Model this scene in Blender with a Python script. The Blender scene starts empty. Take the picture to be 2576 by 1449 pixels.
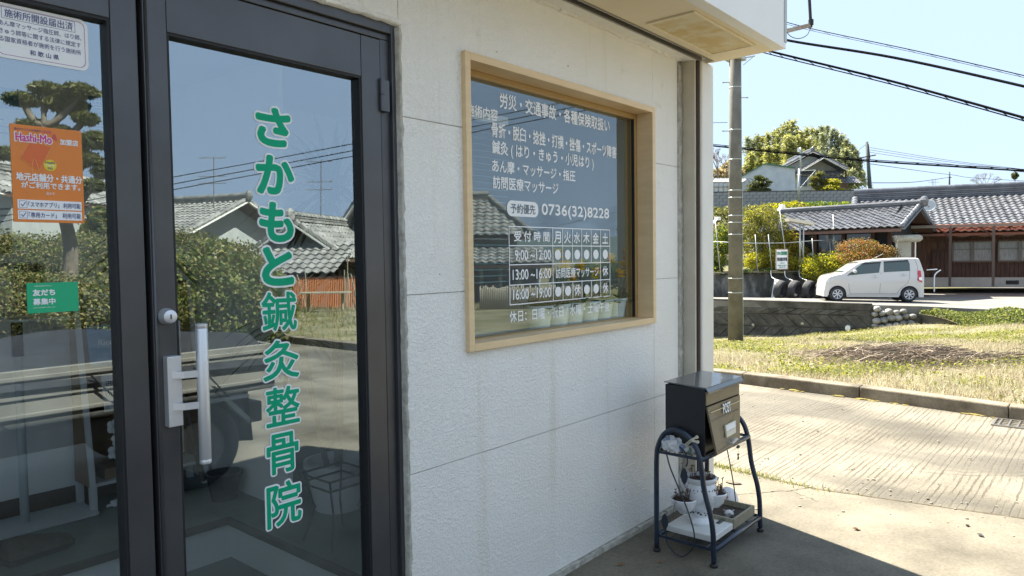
import bpy, math, random
import numpy as np
from mathutils import Vector, Matrix, Euler
random.seed(7); RNG = np.random.default_rng(11)
sc = bpy.context.scene
COL = sc.collection
rad = math.radians
# ---------------------------------------------------------------- camera
CAM = Vector((0.0, -1.92, 1.45)); YAW, PITCH, ROLL = rad(40.455), rad(-2.445), rad(-0.788)
FPX = 1800.0                                   # focal length in units of a 2576 px wide picture
_f = Vector((math.cos(YAW)*math.cos(PITCH), math.sin(YAW)*math.cos(PITCH), math.sin(PITCH)))
_r = Vector((math.sin(YAW), -math.cos(YAW), 0)); _u = _r.cross(_f)
R_ = _r*math.cos(ROLL) + _u*math.sin(ROLL); U_ = _u*math.cos(ROLL) - _r*math.sin(ROLL)
cam = bpy.data.cameras.new('camera'); camo = bpy.data.objects.new('camera', cam); COL.objects.link(camo)
camo.matrix_world = Matrix(((R_.x, U_.x, -_f.x, CAM.x), (R_.y, U_.y, -_f.y, CAM.y), (R_.z, U_.z, -_f.z, CAM.z), (0, 0, 0, 1)))
cam.sensor_width = 36; cam.lens = 36*FPX/2576; cam.clip_start = 0.05; cam.clip_end = 3000
sc.camera = camo
# ---------------------------------------------------------------- sky and sun
SUN_AZ = Vector((0.33, 1.0)).normalized(); SUN_EL = rad(54)
w = bpy.data.worlds.new('World'); sc.world = w; w.use_nodes = True
nt = w.node_tree; bg = nt.nodes['Background']; sky = nt.nodes.new('ShaderNodeTexSky')
sky.sky_type = 'NISHITA'; sky.sun_disc = False; sky.sun_elevation = SUN_EL
sky.sun_rotation = math.atan2(SUN_AZ.x, SUN_AZ.y)
sky.air_density = 1.0; sky.dust_density = 0.0; sky.ozone_density = 1.6
gmn = nt.nodes.new('ShaderNodeGamma'); gmn.inputs[1].default_value = 0.07      # the whole dome evenly softened, as a phone's tone curve does
vm = nt.nodes.new('ShaderNodeVectorMath'); vm.operation = 'MULTIPLY'; vm.inputs[1].default_value = (.55, .69, .875)
nt.links.new(sky.outputs[0], gmn.inputs[0]); nt.links.new(gmn.outputs[0], vm.inputs[0]); hs = nt.nodes.new('ShaderNodeHueSaturation'); hs.inputs['Saturation'].default_value = 1.0
nt.links.new(vm.outputs[0], hs.inputs['Color']); nt.links.new(hs.outputs[0], bg.inputs[0]); bg.inputs[1].default_value = 0.12
sl = bpy.data.lights.new('sun', 'SUN'); sl.energy = 2.0; sl.angle = rad(0.53); sl.color = (1.0, 0.93, 0.80)
so = bpy.data.objects.new('sun', sl); COL.objects.link(so)
sd = Vector((SUN_AZ.x*math.cos(SUN_EL), SUN_AZ.y*math.cos(SUN_EL), math.sin(SUN_EL)))
so.rotation_euler = (-sd).to_track_quat('-Z', 'Y').to_euler(); so.location = sd*60
sc.view_settings.view_transform = 'Standard'; sc.view_settings.look = 'None'
sc.view_settings.exposure = 3.42; sc.view_settings.gamma = 1.0; sc.view_settings.use_curve_mapping = False
sc.render.engine = 'CYCLES'
sc.cycles.use_denoising = True; sc.cycles.max_bounces = 8; sc.cycles.transparent_max_bounces = 24
sc.cycles.diffuse_bounces = 4; sc.cycles.glossy_bounces = 4; sc.cycles.sample_clamp_indirect = 6

# ---------------------------------------------------------------- sight lines -> real places
FH = Vector((math.cos(YAW), math.sin(YAW), 0)); RH = Vector((math.sin(YAW), -math.cos(YAW), 0))
def ray(u, v): return _f + R_*((u-1288)/FPX) - U_*((v-724.5)/FPX)
def D(u, v, t):                                 # point at distance t in front of the photographer
    r = ray(u, v); return CAM + r*t
def PZ(u, v, z): r = ray(u, v); return CAM + r*((z-CAM.z)/r.z)
def PY(u, v, y): r = ray(u, v); return CAM + r*((y-CAM.y)/r.y)
def PX(u, v, x): r = ray(u, v); return CAM + r*((x-CAM.x)/r.x)
def RD(u, v, t, y0=0.045):                      # place of a thing that stands across the drive and is seen in the glass
    p = CAM + ray(u, v)*t; p.y = 2*y0 - p.y; return p
def L(s, t, z): return Vector((CAM.x, CAM.y, 0)) + RH*s + FH*t + Vector((0, 0, z))

# ---------------------------------------------------------------- object helpers
def tag(o, label=None, cat=None, group=None, kind=None):
    if label: o['label'] = label
    if cat: o['category'] = cat
    if group: o['group'] = group
    if kind: o['kind'] = kind
    return o
def thing(name, label, cat, loc=(0, 0, 0), rz=0, group=None):
    o = bpy.data.objects.new(name, None); o.empty_display_size = .1; COL.objects.link(o); o.location = loc
    o.rotation_euler = (0, 0, rz)
    return tag(o, label, cat, group)
def copy_tree(o, parent=None):
    c = o.copy(); COL.objects.link(c)
    if parent is not None: c.parent = parent
    for ch in KIDS.get(o.name, []):
        copy_tree(ch, c)
    KIDS.setdefault(c.name, [])
    if parent is not None: KIDS.setdefault(parent.name, []).append(c)
    return c
KIDS = {}
def adopt(o, parent):
    if parent is not None:
        o.parent = parent; KIDS.setdefault(parent.name, []).append(o)
def link_mesh(name, me, parent=None, loc=None, rot=None, scale=None):
    o = bpy.data.objects.new(name, me); COL.objects.link(o); adopt(o, parent)
    if loc is not None: o.location = loc
    if rot is not None: o.rotation_euler = rot
    if scale is not None: o.scale = scale
    return o

class MB:
    def __init__(s): s.v = []; s.f = []
    def add(s, vs, fs):
        b = len(s.v); s.v += [tuple(p) for p in vs]; s.f += [tuple(b+i for i in f) for f in fs]; return s
    def box(s, x0, x1, y0, y1, z0, z1):
        return s.add([(x0,y0,z0),(x1,y0,z0),(x1,y1,z0),(x0,y1,z0),(x0,y0,z1),(x1,y0,z1),(x1,y1,z1),(x0,y1,z1)],
                     [(0,3,2,1),(4,5,6,7),(0,1,5,4),(1,2,6,5),(2,3,7,6),(3,0,4,7)])
    def hexa(s, p): return s.add(p, [(0,3,2,1),(4,5,6,7),(0,1,5,4),(1,2,6,5),(2,3,7,6),(3,0,4,7)])
    def bar(s, a, b, wx, wz, up=(0, 0, 1)):     # rectangular bar from a to b
        a = Vector(a); b = Vector(b); d = (b-a).normalized(); up = Vector(up)
        if abs(d.dot(up)) > .99: up = Vector((0, 1, 0))
        sx = d.cross(up).normalized()*wx/2; sz = sx.cross(d).normalized()*wz/2
        return s.hexa([a-sx-sz, a+sx-sz, b+sx-sz, b-sx-sz, a-sx+sz, a+sx+sz, b+sx+sz, b-sx+sz])
    def tube(s, pts, r, n=8, cap=True):
        pts = [Vector(p) for p in pts]; m = len(pts)
        rs = r if hasattr(r, '__len__') else [r]*m
        t0 = (pts[1]-pts[0]).normalized(); nrm = t0.orthogonal().normalized(); b = len(s.v); prev = t0
        for i, p in enumerate(pts):
            t = (pts[min(i+1, m-1)]-pts[max(i-1, 0)]).normalized()
            q = prev.rotation_difference(t); nrm = (q @ nrm); nrm = (nrm - t*nrm.dot(t)).normalized(); prev = t
            bn = t.cross(nrm)
            for k in range(n):
                a = 2*math.pi*k/n; s.v.append(tuple(p + (nrm*math.cos(a)+bn*math.sin(a))*rs[i]))
        for i in range(m-1):
            for k in range(n):
                k2 = (k+1) % n; s.f.append((b+i*n+k, b+i*n+k2, b+(i+1)*n+k2, b+(i+1)*n+k))
        if cap:
            s.f.append(tuple(b+k for k in reversed(range(n)))); s.f.append(tuple(b+(m-1)*n+k for k in range(n)))
        return s
    def lathe(s, prof, c=(0, 0, 0), n=24, ax='z', cap=True):
        b = len(s.v); c = Vector(c); m = len(prof)
        for r, z in prof:
            for k in range(n):
                a = 2*math.pi*k/n
                p = Vector((r*math.cos(a), r*math.sin(a), z))
                if ax == 'y': p = Vector((p.x, p.z, p.y))
                if ax == 'x': p = Vector((p.z, p.x, p.y))
                s.v.append(tuple(c+p))
        for i in range(m-1):
            for k in range(n):
                k2 = (k+1) % n; s.f.append((b+i*n+k, b+i*n+k2, b+(i+1)*n+k2, b+(i+1)*n+k))
        if cap: s.f.append(tuple(b+k for k in range(n))); s.f.append(tuple(b+(m-1)*n+k for k in range(n)))
        return s
    def prism(s, poly, off, o=(0, 0, 0), ux=(1, 0, 0), uy=(0, 0, 1)):    # polygon in the ux,uy plane pushed by vector off
        o = Vector(o); ux = Vector(ux); uy = Vector(uy); off = Vector(off); n = len(poly); b = len(s.v)
        P = [o+ux*x+uy*y for x, y in poly]
        s.v += [tuple(p) for p in P]+[tuple(p+off) for p in P]
        s.f.append(tuple(b+i for i in range(n))); s.f.append(tuple(b+n+i for i in reversed(range(n))))
        for i in range(n): j = (i+1) % n; s.f.append((b+i, b+n+i, b+n+j, b+j))
        return s
    def ball(s, c, r, n=10, m=7, jit=0, sc_=(1, 1, 1)):
        c = Vector(c); vs = []; fs = []
        for i in range(m+1):
            th = math.pi*i/m
            for k in range(n):
                a = 2*math.pi*k/n; q = r*(1+random.uniform(-jit, jit)) if 0 < i < m else r
                vs.append(c+Vector((q*sc_[0]*math.sin(th)*math.cos(a), q*sc_[1]*math.sin(th)*math.sin(a), q*sc_[2]*math.cos(th))))
        for i in range(m):
            for k in range(n): k2 = (k+1) % n; fs.append((i*n+k, (i+1)*n+k, (i+1)*n+k2, i*n+k2))
        return s.add(vs, fs)
    def mesh(s, name, mat=None, smooth=False, bevel=0):
        me = bpy.data.meshes.new(name); me.from_pydata(s.v, [], s.f); me.validate(); me.update()
        if mat: me.materials.append(mat)
        fix_normals(me)
        if smooth: me.shade_smooth()
        return me
    def build(s, name, mat, parent=None, smooth=False, bevel=0, auto=False):
        o = link_mesh(name, s.mesh(name, mat, smooth or auto), parent)
        if auto: sharp(o.data, 40)
        if bevel:
            m = o.modifiers.new('b', 'BEVEL'); m.width = bevel; m.segments = 2; m.limit_method = 'ANGLE'; m.angle_limit = rad(40)
        return o
import bmesh
def fix_normals(me):
    bm = bmesh.new(); bm.from_mesh(me); bmesh.ops.recalc_face_normals(bm, faces=bm.faces); bm.to_mesh(me); bm.free()
def sharp(me, deg):
    bm = bmesh.new(); bm.from_mesh(me)
    for e in bm.edges:
        e.smooth = not (len(e.link_faces) != 2 or e.calc_face_angle(0) > rad(deg))
    bm.to_mesh(me); bm.free()
def arr_mesh(name, V, F, mat, smooth=False):     # numpy quads/tris -> mesh
    me = bpy.data.meshes.new(name); k = F.shape[1]
    me.vertices.add(len(V)); me.vertices.foreach_set('co', V.astype(np.float32).ravel())
    me.loops.add(F.size); me.loops.foreach_set('vertex_index', F.astype(np.int32).ravel())
    me.polygons.add(len(F)); me.polygons.foreach_set('loop_start', np.arange(0, F.size, k, dtype=np.int32))
    me.update(calc_edges=True); me.materials.append(mat)
    if smooth: me.shade_smooth()
    return me

# ---------------------------------------------------------------- materials
def newmat(name):
    m = bpy.data.materials.new(name); m.use_nodes = True; t = m.node_tree; return m, t, t.nodes['Principled BSDF']
def N(t, kind, **kw):
    n = t.nodes.new(kind)
    for k, v in kw.items():
        if k.startswith('i_'): n.inputs[k[2:].replace('_', ' ')].default_value = v
        else: setattr(n, k, v)
    return n
def mat(name, c, rough=.6, metal=0, c2=None, ns=6, bump=0, bs=60, dist=.002, detail=4, coat=0, spec=.5, stretch=None, contrast=(.35, .65), trans=0):
    m, t, p = newmat(name); L_ = t.links.new
    p.inputs['Base Color'].default_value = (*c, 1); p.inputs['Roughness'].default_value = rough
    p.inputs['Metallic'].default_value = metal; p.inputs['Coat Weight'].default_value = coat
    p.inputs['Specular IOR Level'].default_value = spec
    tc = N(t, 'ShaderNodeTexCoord'); src = tc.outputs['Object']
    if stretch:
        mp = N(t, 'ShaderNodeMapping'); mp.inputs['Scale'].default_value = stretch; L_(src, mp.inputs[0]); src = mp.outputs[0]
    if c2:
        n = N(t, 'ShaderNodeTexNoise'); n.inputs['Scale'].default_value = ns; n.inputs['Detail'].default_value = detail; L_(src, n.inputs[0])
        n.inputs['Roughness'].default_value = .6
        r = N(t, 'ShaderNodeValToRGB'); r.color_ramp.elements[0].position = contrast[0]; r.color_ramp.elements[1].position = contrast[1]
        r.color_ramp.elements[0].color = (*c, 1); r.color_ramp.elements[1].color = (*c2, 1)
        L_(n.outputs[0], r.inputs[0]); L_(r.outputs[0], p.inputs['Base Color'])
    if bump:
        n = N(t, 'ShaderNodeTexNoise'); n.inputs['Scale'].default_value = bs; n.inputs['Detail'].default_value = 5; L_(src, n.inputs[0])
        b = N(t, 'ShaderNodeBump'); b.inputs['Strength'].default_value = bump; b.inputs['Distance'].default_value = dist
        L_(n.outputs[0], b.inputs['Height']); L_(b.outputs[0], p.inputs['Normal'])
    return m
def leafmat(name, a, b, c=None, tr=.45, rough=.55):
    m, t, p = newmat(name); L_ = t.links.new
    g = N(t, 'ShaderNodeNewGeometry'); r = N(t, 'ShaderNodeValToRGB'); e = r.color_ramp.elements
    e[0].color = (*a, 1); e[1].color = (*(c or b), 1); e[0].position = 0.05; e[1].position = .95
    if c: x = e.new(.55); x.color = (*b, 1)
    L_(g.outputs['Random Per Island'], r.inputs[0])
    p.inputs['Roughness'].default_value = rough; p.inputs['Specular IOR Level'].default_value = .35
    L_(r.outputs[0], p.inputs['Base Color'])
    tl = N(t, 'ShaderNodeBsdfTranslucent'); mx = N(t, 'ShaderNodeMixShader'); mx.inputs[0].default_value = tr
    gm = N(t, 'ShaderNodeHueSaturation'); gm.inputs['Value'].default_value = 1.5; gm.inputs['Saturation'].default_value = 1.15
    L_(r.outputs[0], gm.inputs['Color']); L_(gm.outputs[0], tl.inputs[0])
    L_(p.outputs[0], mx.inputs[1]); L_(tl.outputs[0], mx.inputs[2]); L_(mx.outputs[0], t.nodes['Material Output'].inputs[0])
    return m
def glassmat(name, refl=.28, tint=(.72, .78, .78), edge=.75):
    m, t, p = newmat(name); L_ = t.links.new; t.nodes.remove(p)
    tr = N(t, 'ShaderNodeBsdfTransparent'); tr.inputs[0].default_value = (*tint, 1)
    gl = N(t, 'ShaderNodeBsdfGlossy'); gl.inputs['Roughness'].default_value = 0; gl.inputs[0].default_value = (.80, .92, 1, 1)
    lw = N(t, 'ShaderNodeLayerWeight'); lw.inputs[0].default_value = .35
    mr = N(t, 'ShaderNodeMapRange'); mr.inputs['To Min'].default_value = refl; mr.inputs['To Max'].default_value = edge
    L_(lw.outputs['Fresnel'], mr.inputs[0])
    tc = N(t, 'ShaderNodeTexCoord'); n = N(t, 'ShaderNodeTexNoise'); n.inputs['Scale'].default_value = 1.7; n.inputs['Detail'].default_value = 1
    b = N(t, 'ShaderNodeBump'); b.inputs['Strength'].default_value = .05; b.inputs['Distance'].default_value = .01
    L_(tc.outputs['Object'], n.inputs[0]); L_(n.outputs[0], b.inputs['Height']); L_(b.outputs[0], gl.inputs['Normal'])
    # a pane is one slab: it tints and mirrors where a ray enters it and lets it out unchanged at its other face
    ge = N(t, 'ShaderNodeNewGeometry'); sb = N(t, 'ShaderNodeMath', operation='SUBTRACT'); sb.inputs[0].default_value = 1; L_(ge.outputs['Backfacing'], sb.inputs[1])
    ml = N(t, 'ShaderNodeMath', operation='MULTIPLY'); L_(mr.outputs[0], ml.inputs[0]); L_(sb.outputs[0], ml.inputs[1])
    cm = N(t, 'ShaderNodeMix', data_type='RGBA'); L_(ge.outputs['Backfacing'], cm.inputs[0]); cm.inputs[6].default_value = (*tint, 1); cm.inputs[7].default_value = (1, 1, 1, 1); L_(cm.outputs[2], tr.inputs[0])
    mx = N(t, 'ShaderNodeMixShader'); L_(ml.outputs[0], mx.inputs[0]); L_(tr.outputs[0], mx.inputs[1]); L_(gl.outputs[0], mx.inputs[2])
    L_(mx.outputs[0], t.nodes['Material Output'].inputs[0]); return m

# lettering: font outlines become thin meshes
def text_mesh(txt, bold=0.0, font_scale=1.0):
    cu = bpy.data.curves.new('t', 'FONT'); cu.body = txt; cu.size = 1; cu.offset = bold; cu.resolution_u = 4
    o = bpy.data.objects.new('t', cu); COL.objects.link(o)
    dg = bpy.context.evaluated_depsgraph_get(); me = bpy.data.meshes.new_from_object(o.evaluated_get(dg))
    bpy.data.objects.remove(o); bpy.data.curves.remove(cu); return me
def lettering(name, txt, m, o, w=None, h=None, ux=(1, 0, 0), uy=(0, 0, 1), bold=0.0, parent=None, fit=True, label=None, box=None):
    """place text so that its ink box starts at o (lower left); w and h are metres (h of a full-width glyph if w is None)"""
    me = text_mesh(txt); n = len(me.vertices); co = np.empty(n*3, np.float32); me.vertices.foreach_get('co', co); co = co.reshape(-1, 3)
    lo = co.min(0); hi = co.max(0)
    if box is not None: lo, hi = np.array(box[0]), np.array(box[1])
    sx = (w/(hi[0]-lo[0])) if w else None; sy = (h/(hi[1]-lo[1])) if h else None
    sx = sx or sy; sy = sy or sx
    ux = np.array(ux, float); uy = np.array(uy, float); o = np.array(o, float); nr = np.cross(uy, ux); nr = -nr/np.linalg.norm(nr)
    F = [tuple(p.vertices) for p in me.polygons]; bpy.data.meshes.remove(me)
    sh = [(0, 0)]
    if bold: 
        k_ = 8 if bold < .05 else 14
        sh = [(bold*math.cos(2*math.pi*i/k_), bold*math.sin(2*math.pi*i/k_)) for i in range(k_)]
        if bold > .05: sh += [(bold*.5*math.cos(2*math.pi*i/8), bold*.5*math.sin(2*math.pi*i/8)) for i in range(8)]
    V = []; FF = []; sb = (sx+sy)/2
    for i, (a_, b_) in enumerate(sh):            # a bolder stroke: the same outline shifted round a small circle
        P = o + np.outer((co[:, 0]-lo[0])*sx+a_*sb, ux) + np.outer((co[:, 1]-lo[1])*sy+b_*sb, uy) + nr*(i*3e-5)
        FF += [tuple(q+n*i for q in f) for f in F]; V.append(P)
    me = bpy.data.meshes.new(name); me.from_pydata(np.concatenate(V).tolist(), [], FF); me.update(); me.materials.append(m)
    ob = link_mesh(name, me, parent)
    if label: ob['label'] = label
    return ob
def rrect(w, h, r, n=6):
    P = []
    for cx, cy, a0 in ((w-r, h-r, 0), (r, h-r, 90), (r, r, 180), (w-r, r, 270)):
        for k in range(n+1): a = rad(a0+90*k/n); P.append((cx+r*math.cos(a), cy+r*math.sin(a)))
    return P
# ================================================================ materials shared by the near scene
def stuccomat():
    m, t, p = newmat('cream_stucco'); L_ = t.links.new
    tc = N(t, 'ShaderNodeTexCoord'); p.inputs['Roughness'].default_value = .42
    mp = N(t, 'ShaderNodeMapping'); mp.inputs['Scale'].default_value = (1, 1, 1.15); L_(tc.outputs['Object'], mp.inputs[0])
    n1 = N(t, 'ShaderNodeTexNoise'); n1.inputs['Scale'].default_value = 62; n1.inputs['Detail'].default_value = 3; n1.inputs['Roughness'].default_value = .45; n1.inputs['Distortion'].default_value = 1.4
    v = N(t, 'ShaderNodeTexVoronoi'); v.inputs['Scale'].default_value = 75; v.feature = 'SMOOTH_F1'
    L_(mp.outputs[0], n1.inputs[0]); L_(mp.outputs[0], v.inputs[0])
    r = N(t, 'ShaderNodeValToRGB'); r.color_ramp.elements[0].position = .44; r.color_ramp.elements[1].position = .6; L_(n1.outputs[0], r.inputs[0])
    a = N(t, 'ShaderNodeMath', operation='MULTIPLY_ADD'); a.inputs[1].default_value = .35; L_(v.outputs['Distance'], a.inputs[0]); L_(r.outputs[0], a.inputs[2])
    b = N(t, 'ShaderNodeBump'); b.inputs['Strength'].default_value = .5; b.inputs['Distance'].default_value = .0042
    L_(a.outputs[0], b.inputs['Height']); L_(b.outputs[0], p.inputs['Normal'])
    n2 = N(t, 'ShaderNodeTexNoise'); n2.inputs['Scale'].default_value = 2.2; n2.inputs['Detail'].default_value = 6; L_(tc.outputs['Object'], n2.inputs[0])
    c = N(t, 'ShaderNodeValToRGB'); c.color_ramp.elements[0].color = (.84, .82, .76, 1); c.color_ramp.elements[1].color = (.88, .865, .815, 1)
    c.color_ramp.elements[0].position = .35; c.color_ramp.elements[1].position = .65
    L_(n2.outputs[0], c.inputs[0])
    ms_ = N(t, 'ShaderNodeMapping'); ms_.inputs['Scale'].default_value = (9, 9, .5); L_(tc.outputs['Object'], ms_.inputs[0])
    n3 = N(t, 'ShaderNodeTexNoise'); n3.inputs['Scale'].default_value = 1; n3.inputs['Detail'].default_value = 7; n3.inputs['Roughness'].default_value = .65; L_(ms_.outputs[0], n3.inputs[0])
    r3 = N(t, 'ShaderNodeValToRGB'); r3.color_ramp.elements[0].position = .56; r3.color_ramp.elements[1].position = .8; r3.color_ramp.elements[0].color = (1, 1, 1, 1); r3.color_ramp.elements[1].color = (.74, .70, .60, 1); L_(n3.outputs[0], r3.inputs[0])
    n4 = N(t, 'ShaderNodeTexNoise'); n4.inputs['Scale'].default_value = 7; n4.inputs['Detail'].default_value = 9; n4.inputs['Roughness'].default_value = .75; L_(tc.outputs['Object'], n4.inputs[0])
    r4 = N(t, 'ShaderNodeValToRGB'); r4.color_ramp.elements[0].position = .60; r4.color_ramp.elements[1].position = .76; r4.color_ramp.elements[0].color = (1, 1, 1, 1); r4.color_ramp.elements[1].color = (.62, .56, .44, 1); L_(n4.outputs[0], r4.inputs[0])
    mA = N(t, 'ShaderNodeMix', data_type='RGBA', blend_type='MULTIPLY'); mA.inputs[0].default_value = .6; L_(c.outputs[0], mA.inputs[6]); L_(r3.outputs[0], mA.inputs[7])
    mB = N(t, 'ShaderNodeMix', data_type='RGBA', blend_type='MULTIPLY'); mB.inputs[0].default_value = .7; L_(mA.outputs[2], mB.inputs[6]); L_(r4.outputs[0], mB.inputs[7])
    L_(mB.outputs[2], p.inputs['Base Color']); return m
M_STUCCO = stuccomat()
M_RAWST = mat('rough_render', (.34, .32, .27), .9, c2=(.55, .53, .46), ns=25, bump=1, bs=60, dist=.006)
M_SOFFIT = mat('soffit_paint', (.76, .66, .46), .6, c2=(.80, .71, .52), ns=3, bump=.15, bs=30)
M_CANOPY = mat('canopy_panel', (.76, .76, .73), .5, c2=(.80, .80, .77), ns=2, bump=.05, bs=90)
M_HATCH = mat('weathered_hatch', (.70, .62, .42), .8, c2=(.62, .47, .22), ns=9, bump=.8, bs=120, detail=8, contrast=(.4, .6))
M_POST = mat('cream_metal', (.78, .76, .70), .45, c2=(.70, .68, .6), ns=6, detail=6, contrast=(.3, .8))
M_BEIGE = mat('beige_trim', (.62, .57, .46), .6, c2=(.55, .50, .4), ns=8, bump=.2, bs=60)
M_CHANNEL = mat('dark_channel', (.05, .045, .04), .5, .3)
M_STEEL = mat('soft_steel', (.35, .33, .3), .4, .8)
M_ALU = mat('dark_aluminium', (.105, .108, .115), .35, .5, c2=(.082, .082, .086), ns=3, detail=9, bump=.06, bs=300)
M_GASKET = mat('black_gasket', (.012, .012, .014), .6)
M_OAK = mat('ochre_window_frame', (.80, .60, .35), .45, c2=(.72, .53, .30), ns=4, stretch=(1, 1, 6))
M_SILVER = mat('brushed_silver', (.70, .71, .73), .42, .65, bump=.1, bs=300, stretch=(1, 1, .05))
M_GLASS = glassmat('door_glass', .33, (.90, .95, .95), .5)
M_WGLASS = glassmat('window_glass', .17, (.86, .92, .92), .36)
M_WHITE = mat('white_vinyl', (.86, .87, .87), .5)
M_GREEN = mat('green_vinyl', (.0, .34, .17), .5, c2=(.004, .38, .20), ns=8, spec=.2)
M_CONC = None
def concretemat(name, a, b, groove=False, ns=1.3, stain=True):
    m, t, p = newmat(name); L_ = t.links.new; p.inputs['Roughness'].default_value = .85
    tc = N(t, 'ShaderNodeTexCoord')
    n = N(t, 'ShaderNodeTexNoise'); n.inputs['Scale'].default_value = ns; n.inputs['Detail'].default_value = 9; n.inputs['Roughness'].default_value = .62; L_(tc.outputs['Object'], n.inputs[0])
    r = N(t, 'ShaderNodeValToRGB'); r.color_ramp.elements[0].color = (*a, 1); r.color_ramp.elements[1].color = (*b, 1)
    r.color_ramp.elements[0].position = .36; r.color_ramp.elements[1].position = .64; L_(n.outputs[0], r.inputs[0])
    n2 = N(t, 'ShaderNodeTexNoise'); n2.inputs['Scale'].default_value = 55; n2.inputs['Detail'].default_value = 6; n2.inputs['Roughness'].default_value = .75; L_(tc.outputs['Object'], n2.inputs[0])
    mx = N(t, 'ShaderNodeMix', data_type='RGBA', blend_type='MULTIPLY'); mx.inputs[0].default_value = .8
    r2 = N(t, 'ShaderNodeValToRGB'); r2.color_ramp.elements[0].color = (.55, .53, .5, 1); r2.color_ramp.elements[1].color = (1.0, 1.0, 1.0, 1)
    r2.color_ramp.elements[0].position = .3; r2.color_ramp.elements[1].position = .58
    L_(n2.outputs[0], r2.inputs[0]); L_(r.outputs[0], mx.inputs[6]); L_(r2.outputs[0], mx.inputs[7]); col = mx.outputs[2]
    h = n2.outputs[0]
    b = N(t, 'ShaderNodeBump'); b.inputs['Strength'].default_value = .5; b.inputs['Distance'].default_value = .004
    if groove:
        # broom marks: long lines running along x, broken up so that worn patches stay smooth
        mp = N(t, 'ShaderNodeMapping'); mp.inputs['Scale'].default_value = (.13, 1, 1); mp.inputs['Rotation'].default_value = (0, 0, rad(2)); L_(tc.outputs['Object'], mp.inputs[0])
        g = N(t, 'ShaderNodeTexWave', wave_type='BANDS', bands_direction='Y'); g.inputs['Scale'].default_value = 8.0; g.inputs['Distortion'].default_value = 3.2; g.inputs['Detail'].default_value = 4; g.inputs['Detail Scale'].default_value = 3.5; g.inputs['Detail Roughness'].default_value = .7; L_(mp.outputs[0], g.inputs[0])
        gr = N(t, 'ShaderNodeValToRGB'); gr.color_ramp.elements[0].position = .03; gr.color_ramp.elements[1].position = .34; L_(g.outputs['Fac'], gr.inputs[0])
        bp = N(t, 'ShaderNodeMapping'); bp.inputs['Scale'].default_value = (1.3, 13, 1); L_(tc.outputs['Object'], bp.inputs[0]); bn = N(t, 'ShaderNodeTexNoise'); bn.inputs['Scale'].default_value = 1; bn.inputs['Detail'].default_value = 5; bn.inputs['Roughness'].default_value = .6; L_(bp.outputs[0], bn.inputs[0])
        bm_ = N(t, 'ShaderNodeMapRange'); bm_.inputs['From Min'].default_value = .44; bm_.inputs['From Max'].default_value = .60; L_(bn.outputs[0], bm_.inputs[0])
        gx = N(t, 'ShaderNodeMath', operation='MAXIMUM'); L_(gr.outputs[0], gx.inputs[0]); L_(bm_.outputs[0], gx.inputs[1])
        gm = N(t, 'ShaderNodeMix', data_type='RGBA', blend_type='MULTIPLY'); gm.inputs[0].default_value = .55
        L_(col, gm.inputs[6]); 
        gc = N(t, 'ShaderNodeValToRGB'); gc.color_ramp.elements[0].color = (.40, .35, .28, 1); gc.color_ramp.elements[1].color = (1, 1, 1, 1)
        L_(gx.outputs[0], gc.inputs[0]); L_(gc.outputs[0], gm.inputs[7]); col = gm.outputs[2]
        wp_ = N(t, 'ShaderNodeMapping'); wp_.inputs['Scale'].default_value = (1.0, .42, 1); wp_.inputs['Rotation'].default_value = (0, 0, rad(-14)); L_(tc.outputs['Object'], wp_.inputs[0])
        wn_ = N(t, 'ShaderNodeTexNoise'); wn_.inputs['Scale'].default_value = 1.15; wn_.inputs['Detail'].default_value = 5; wn_.inputs['Roughness'].default_value = .45; L_(wp_.outputs[0], wn_.inputs[0])
        wr = N(t, 'ShaderNodeMapRange'); wr.inputs['From Min'].default_value = .47; wr.inputs['From Max'].default_value = .54; wr.inputs['To Min'].default_value = .12; wr.inputs['To Max'].default_value = .8
        L_(wn_.outputs[0], wr.inputs[0]); L_(wr.outputs[0], gm.inputs[0])
        wc = N(t, 'ShaderNodeMix', data_type='RGBA', blend_type='MULTIPLY'); wc.inputs[0].default_value = 1; wr2 = N(t, 'ShaderNodeMapRange'); wr2.inputs['From Min'].default_value = .44; wr2.inputs['From Max'].default_value = .56; wr2.inputs['To Min'].default_value = .72; wr2.inputs['To Max'].default_value = 1.3
        L_(wn_.outputs[0], wr2.inputs[0]); L_(col, wc.inputs[6]); L_(wr2.outputs[0], wc.inputs[7]); col = wc.outputs[2]
        ad = N(t, 'ShaderNodeMath', operation='MULTIPLY_ADD'); ad.inputs[1].default_value = 1.6; L_(gx.outputs[0], ad.inputs[0]); L_(n2.outputs[0], ad.inputs[2]); h = ad.outputs[0]
        b.inputs['Distance'].default_value = .004; b.inputs['Strength'].default_value = .6
    L_(h, b.inputs['Height']); L_(b.outputs[0], p.inputs['Normal']); L_(col, p.inputs['Base Color']); return m
M_APRON = concretemat('apron_concrete', (.085, .074, .053), (.205, .182, .136))
M_DRIVE = concretemat('broomed_concrete', (.10, .088, .064), (.19, .17, .132), groove=True, ns=.75)
M_KERB = concretemat('kerb_concrete', (.085, .068, .045), (.24, .205, .15), ns=3.2)

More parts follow.
